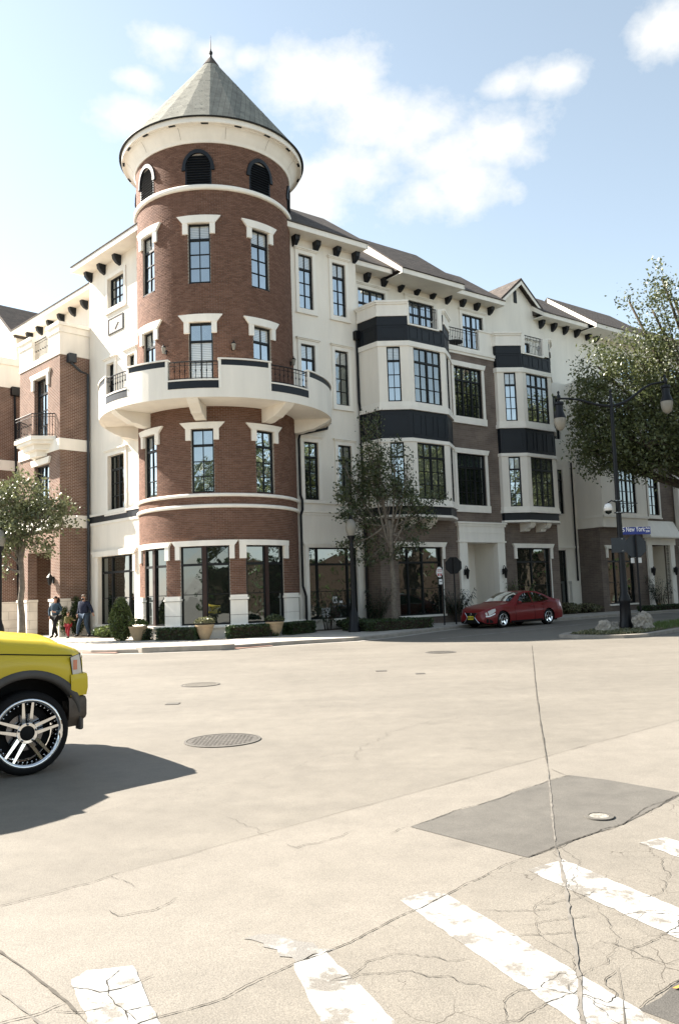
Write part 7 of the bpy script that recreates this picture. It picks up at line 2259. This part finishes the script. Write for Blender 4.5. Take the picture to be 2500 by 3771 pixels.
def person(base, yaw, h, label, J, top, legs, shoe, hair, coat=1.0):
    """J: joints in a body frame (x right of the person, y forwards, z up), for a height of 1.0; scaled by h"""
    t = thing('person', base, label, 'person')
    cy, sy_ = math.cos(yaw), math.sin(yaw)
    def w(p):
        x, y, z = p
        return (base[0] + h * (x * cy - y * sy_), base[1] + h * (x * sy_ + y * cy), base[2] + h * z)
    names = list(J)
    # continuous body: pelvis, spine, neck, head, arms, legs
    chain = [('pelvis', 'waist'), ('waist', 'chest'), ('chest', 'collar'), ('collar', 'neck'), ('neck', 'jaw'), ('jaw', 'face'), ('face', 'crown'),
             ('chest', 'shL'), ('shL', 'elL'), ('elL', 'wrL'), ('wrL', 'haL'), ('chest', 'shR'), ('shR', 'elR'), ('elR', 'wrR'), ('wrR', 'haR'),
             ('pelvis', 'hipL'), ('hipL', 'knL'), ('knL', 'anL'), ('anL', 'toL'), ('pelvis', 'hipR'), ('hipR', 'knR'), ('knR', 'anR'), ('anR', 'toR')]
    R0 = dict(pelvis=(.085, .062), waist=(.075, .056), chest=(.092, .062), collar=(.062, .046), neck=.028, jaw=(.036, .042), face=(.046, .056), crown=(.040, .048), shL=.036, shR=.036, elL=.026, elR=.026, wrL=.018, wrR=.018, haL=(.022, .013), haR=(.022, .013),
              hipL=.056, hipR=.056, knL=.036, knR=.036, anL=.022, anR=.022, toL=.020, toR=.020)
    idx = {n: i for i, n in enumerate(names)}
    def rr(n, k=1.0):
        r = R0[n]
        return tuple(x * h * k for x in r) if isinstance(r, tuple) else r * h * k
    body = skin_mesh('body', [w(J[n]) for n in names], [(idx[a], idx[b]) for a, b in chain], [rr(n, 0.78 if n in ('pelvis', 'waist', 'chest', 'hipL', 'hipR') else 0.9) for n in names], 'skin', t, idx['pelvis'])
    def garment(name, keep, mat, k, extra=None):
        ii = {n: i for i, n in enumerate(keep)}
        ed = [(ii[a], ii[b]) for a, b in chain if a in ii and b in ii]
        ks = [k * (extra or {}).get(n, 1.0) for n in keep]
        return skin_mesh(name, [w(J[n]) for n in keep], ed, [rr(n, q) for n, q in zip(keep, ks)], mat, t, 0)
    garment('jacket', ['chest', 'waist', 'pelvis', 'collar', 'shL', 'elL', 'wrL', 'shR', 'elR', 'wrR'], top, 1.16 * coat, {'wrL': 1.25, 'wrR': 1.25, 'pelvis': 1.22, 'waist': 1.10, 'collar': 1.12, 'elL': 1.15, 'elR': 1.15})
    garment('trousers', ['pelvis', 'hipL', 'knL', 'anL', 'hipR', 'knR', 'anR'], legs, 1.10, {'anL': 1.35, 'anR': 1.35, 'knL': 1.15, 'knR': 1.15, 'pelvis': 1.12})
    for s in 'LR':
        a, b = Vector(w(J['an' + s])), Vector(w(J['to' + s]))
        m = MB(); m.tube([a + Vector((0, 0, 0.035 * h)), a - Vector((0, 0, 0.010 * h)), a.lerp(b, 0.5), b], [0.028 * h, 0.031 * h, 0.029 * h, 0.018 * h], 10)
        m.build('shoe', M[shoe], t, smooth=True)
        # fingers
        hd = Vector(w(J['ha' + s])); wr = Vector(w(J['wr' + s])); d = (hd - wr).normalized()
        q = d.orthogonal().normalized(); q2 = d.cross(q)
        m = MB()
        for k, ln in zip((-1.5, -0.5, 0.5, 1.5), (0.030, 0.036, 0.034, 0.026)):
            p = hd + q * k * 0.0095 * h
            m.tube([p - d * 0.01 * h, p + d * ln * 0.6 * h, p + d * ln * h + q2 * 0.012 * h], [0.0058 * h, 0.0054 * h, 0.0042 * h], 6)
        p = wr.lerp(hd, 0.45) + q * 0.018 * h
        m.tube([p, p + q * 0.014 * h + d * 0.016 * h, p + q * 0.016 * h + d * 0.032 * h], [0.0066 * h, 0.006 * h, 0.0045 * h], 6)
        m.build('hand', M['skin'], t, smooth=True)
    # face and hair
    fc = Vector(J['face']); fw = Vector((0, 1, 0))
    def head(p): return w(tuple(fc + Vector(p)))
    MB().tube([head((0, .046, .004)), head((0, .058, -.010)), head((0, .050, -.014))], [0.004 * h, 0.008 * h, 0.005 * h], 6).build('nose', M['skin'], t, smooth=True)
    for s in (-1, 1):
        MB().ball(head((s * .017, .047, .006)), 0.006 * h, 8, 6).build('eye', M['hair'], t, smooth=True)
        MB().ball(head((s * .047, 0.0, -.002)), 0.011 * h, 8, 6, 1.4).build('ear', M['skin'], t, smooth=True)
    MB().tube([head((-.013, .047, -.026)), head((0, .050, -.027)), head((.013, .047, -.026))], [0.002 * h, 0.004 * h, 0.002 * h], 5).build('mouth', M['signred'], t, smooth=True)
    m = MB()
    rows = []
    c = fc + Vector((0, -0.004, 0.006))
    for i in range(9):
        ph = math.pi * 0.5 * i / 8
        r = []
        for k in range(16):
            th = 2 * math.pi * k / 16
            front = max(0.0, math.cos(th))
            lim = 1 - 0.45 * front
            a = ph * lim * 1.25
            r.append(w(tuple(c + Vector((math.sin(th) * .052 * math.sin(a), math.cos(th) * .062 * math.sin(a), .064 * math.cos(a))))))
        rows.append(r)
    m.grid(rows, True)
    hr = m.build('hair', M[hair], t, smooth=True, fix=False)
    return t, w, J, h

M['denim'] = surf('blue_denim', (0.055, 0.085, 0.13), 0.9, 0.2, 25)
M['jacket_blue'] = surf('teal_denim_jacket', (0.035, 0.065, 0.095), 0.9, 0.2, 20)
M['navy_cloth'] = surf('navy_cloth', (0.014, 0.020, 0.045), 0.9, 0.2, 20)
M['black_cloth'] = surf('black_cloth', (0.012, 0.011, 0.011), 0.9, 0.2, 20)
M['khaki'] = surf('khaki_coat', (0.11, 0.095, 0.03), 0.9, 0.15, 20)
M['red_cloth'] = surf('red_leggings', (0.26, 0.02, 0.03), 0.9, 0.15, 20)
M['shoe_dark'] = surf('dark_shoe', (0.02, 0.018, 0.016), 0.6, 0.1, 20)
M['hair_grey'] = surf('short_grey_hair', (0.20, 0.17, 0.14), 0.8, 0.2, 30)
M['hair_brown'] = surf('brown_hair', (0.12, 0.07, 0.04), 0.7, 0.2, 30)

def joints(**kw):
    J = dict(pelvis=(0, 0, .53), waist=(0, .005, .60), chest=(0, .0, .735), collar=(0, .0, .795), neck=(0, .002, .83), jaw=(0, .014, .88), face=(0, .012, .928), crown=(0, .0, .962),
             shL=(-.105, 0, .80), elL=(-.15, -.01, .63), wrL=(-.14, .05, .49), haL=(-.135, .065, .445), shR=(.105, 0, .80), elR=(.15, -.01, .63), wrR=(.14, .05, .49), haR=(.135, .065, .445),
             hipL=(-.052, 0, .50), knL=(-.055, .03, .275), anL=(-.055, -.02, .045), toL=(-.06, .075, .012), hipR=(.052, 0, .50), knR=(.055, .03, .275), anR=(.055, -.02, .045), toR=(.06, .075, .012))
    J.update(kw); return J
YAW = math.pi - 0.35                               # everyone walks towards the camera
# woman in denim jacket, arms bent in front, one foot crossing ahead
tw, ww, Jw, hw2 = person((-12.43, 35.55, 0.118), YAW, 1.80, 'woman with long dark hair, blue denim jacket and black leggings walking', joints(
    shL=(-.10, 0, .80), elL=(-.165, -.01, .655), wrL=(-.075, .10, .615), haL=(-.04, .13, .625), shR=(.10, 0, .80), elR=(.19, .0, .65), wrR=(.115, .07, .52), haR=(.095, .09, .475),
    hipL=(-.045, 0, .50), knL=(-.02, .07, .29), anL=(.012, .10, .055), toL=(.015, .19, .016), hipR=(.045, 0, .50), knR=(.03, .01, .27), anR=(.035, -.09, .065), toR=(.035, -.01, .016)), 'jacket_blue', 'black_cloth', 'shoe_dark', 'hair', 1.05)
m = MB()
for sx_ in (-.050, .050, -.03, .03, 0):
    pts = [(sx_ * 0.6, -.04, .955), (sx_ * 1.05, -.045, .90), (sx_ * 1.25, -.055 + abs(sx_) * .6, .80), (sx_ * 1.5, -.06 + abs(sx_) * 1.2, .70)]
    m.tube([ww(p) for p in pts], [0.035 * 1.8, 0.034 * 1.8, 0.03 * 1.8, 0.010 * 1.8], 8)
m.build('long_hair', M['hair'], tw, smooth=True)
# man striding with arms out
tm, wm, Jm, hm = person((-11.22, 35.6, 0.118), YAW - 0.1, 1.84, 'bearded man in navy sweater and blue jeans walking beside the child', joints(
    shL=(-.125, 0, .80), elL=(-.205, -.02, .655), wrL=(-.285, .01, .545), haL=(-.315, .025, .51), shR=(.125, 0, .80), elR=(.175, -.03, .64), wrR=(.165, .03, .53), haR=(.16, .05, .485),
    hipL=(-.06, 0, .50), knL=(-.075, .01, .28), anL=(-.09, -.08, .055), toL=(-.11, .0, .014), hipR=(.06, 0, .50), knR=(.10, .07, .285), anR=(.125, .08, .05), toR=(.14, .17, .02)), 'navy_cloth', 'denim', 'shoe_dark', 'hair_grey', 1.16)
fcm = Vector(Jm['face'])
m = MB(); m.ball(wm(tuple(fcm + Vector((0, .028, -.042)))), 0.036 * hm, 10, 8, 0.8); m.build('beard', M['hair'], tm, smooth=True)
# child between them holding the man's hand
tch, wc_, Jc, hc_ = person((-11.62, 34.75, 0.118), YAW, 1.13, 'small child in khaki coat and red leggings between the adults', joints(
    pelvis=(0, 0, .50), face=(0, .012, .915), jaw=(0, .02, .855), crown=(0, 0, .965), shL=(-.11, 0, .77), elL=(-.19, .0, .70), wrL=(-.26, .0, .66), haL=(-.29, .0, .655), shR=(.11, 0, .77), elR=(.15, .0, .62), wrR=(.14, .04, .50), haR=(.135, .05, .46),
    knL=(-.05, .05, .26), anL=(-.055, .05, .045), toL=(-.06, .15, .016), knR=(.05, .03, .26), anR=(.05, -.06, .06), toR=(.05, .04, .014)), 'khaki', 'red_cloth', 'shoe_dark', 'hair_brown', 1.35)
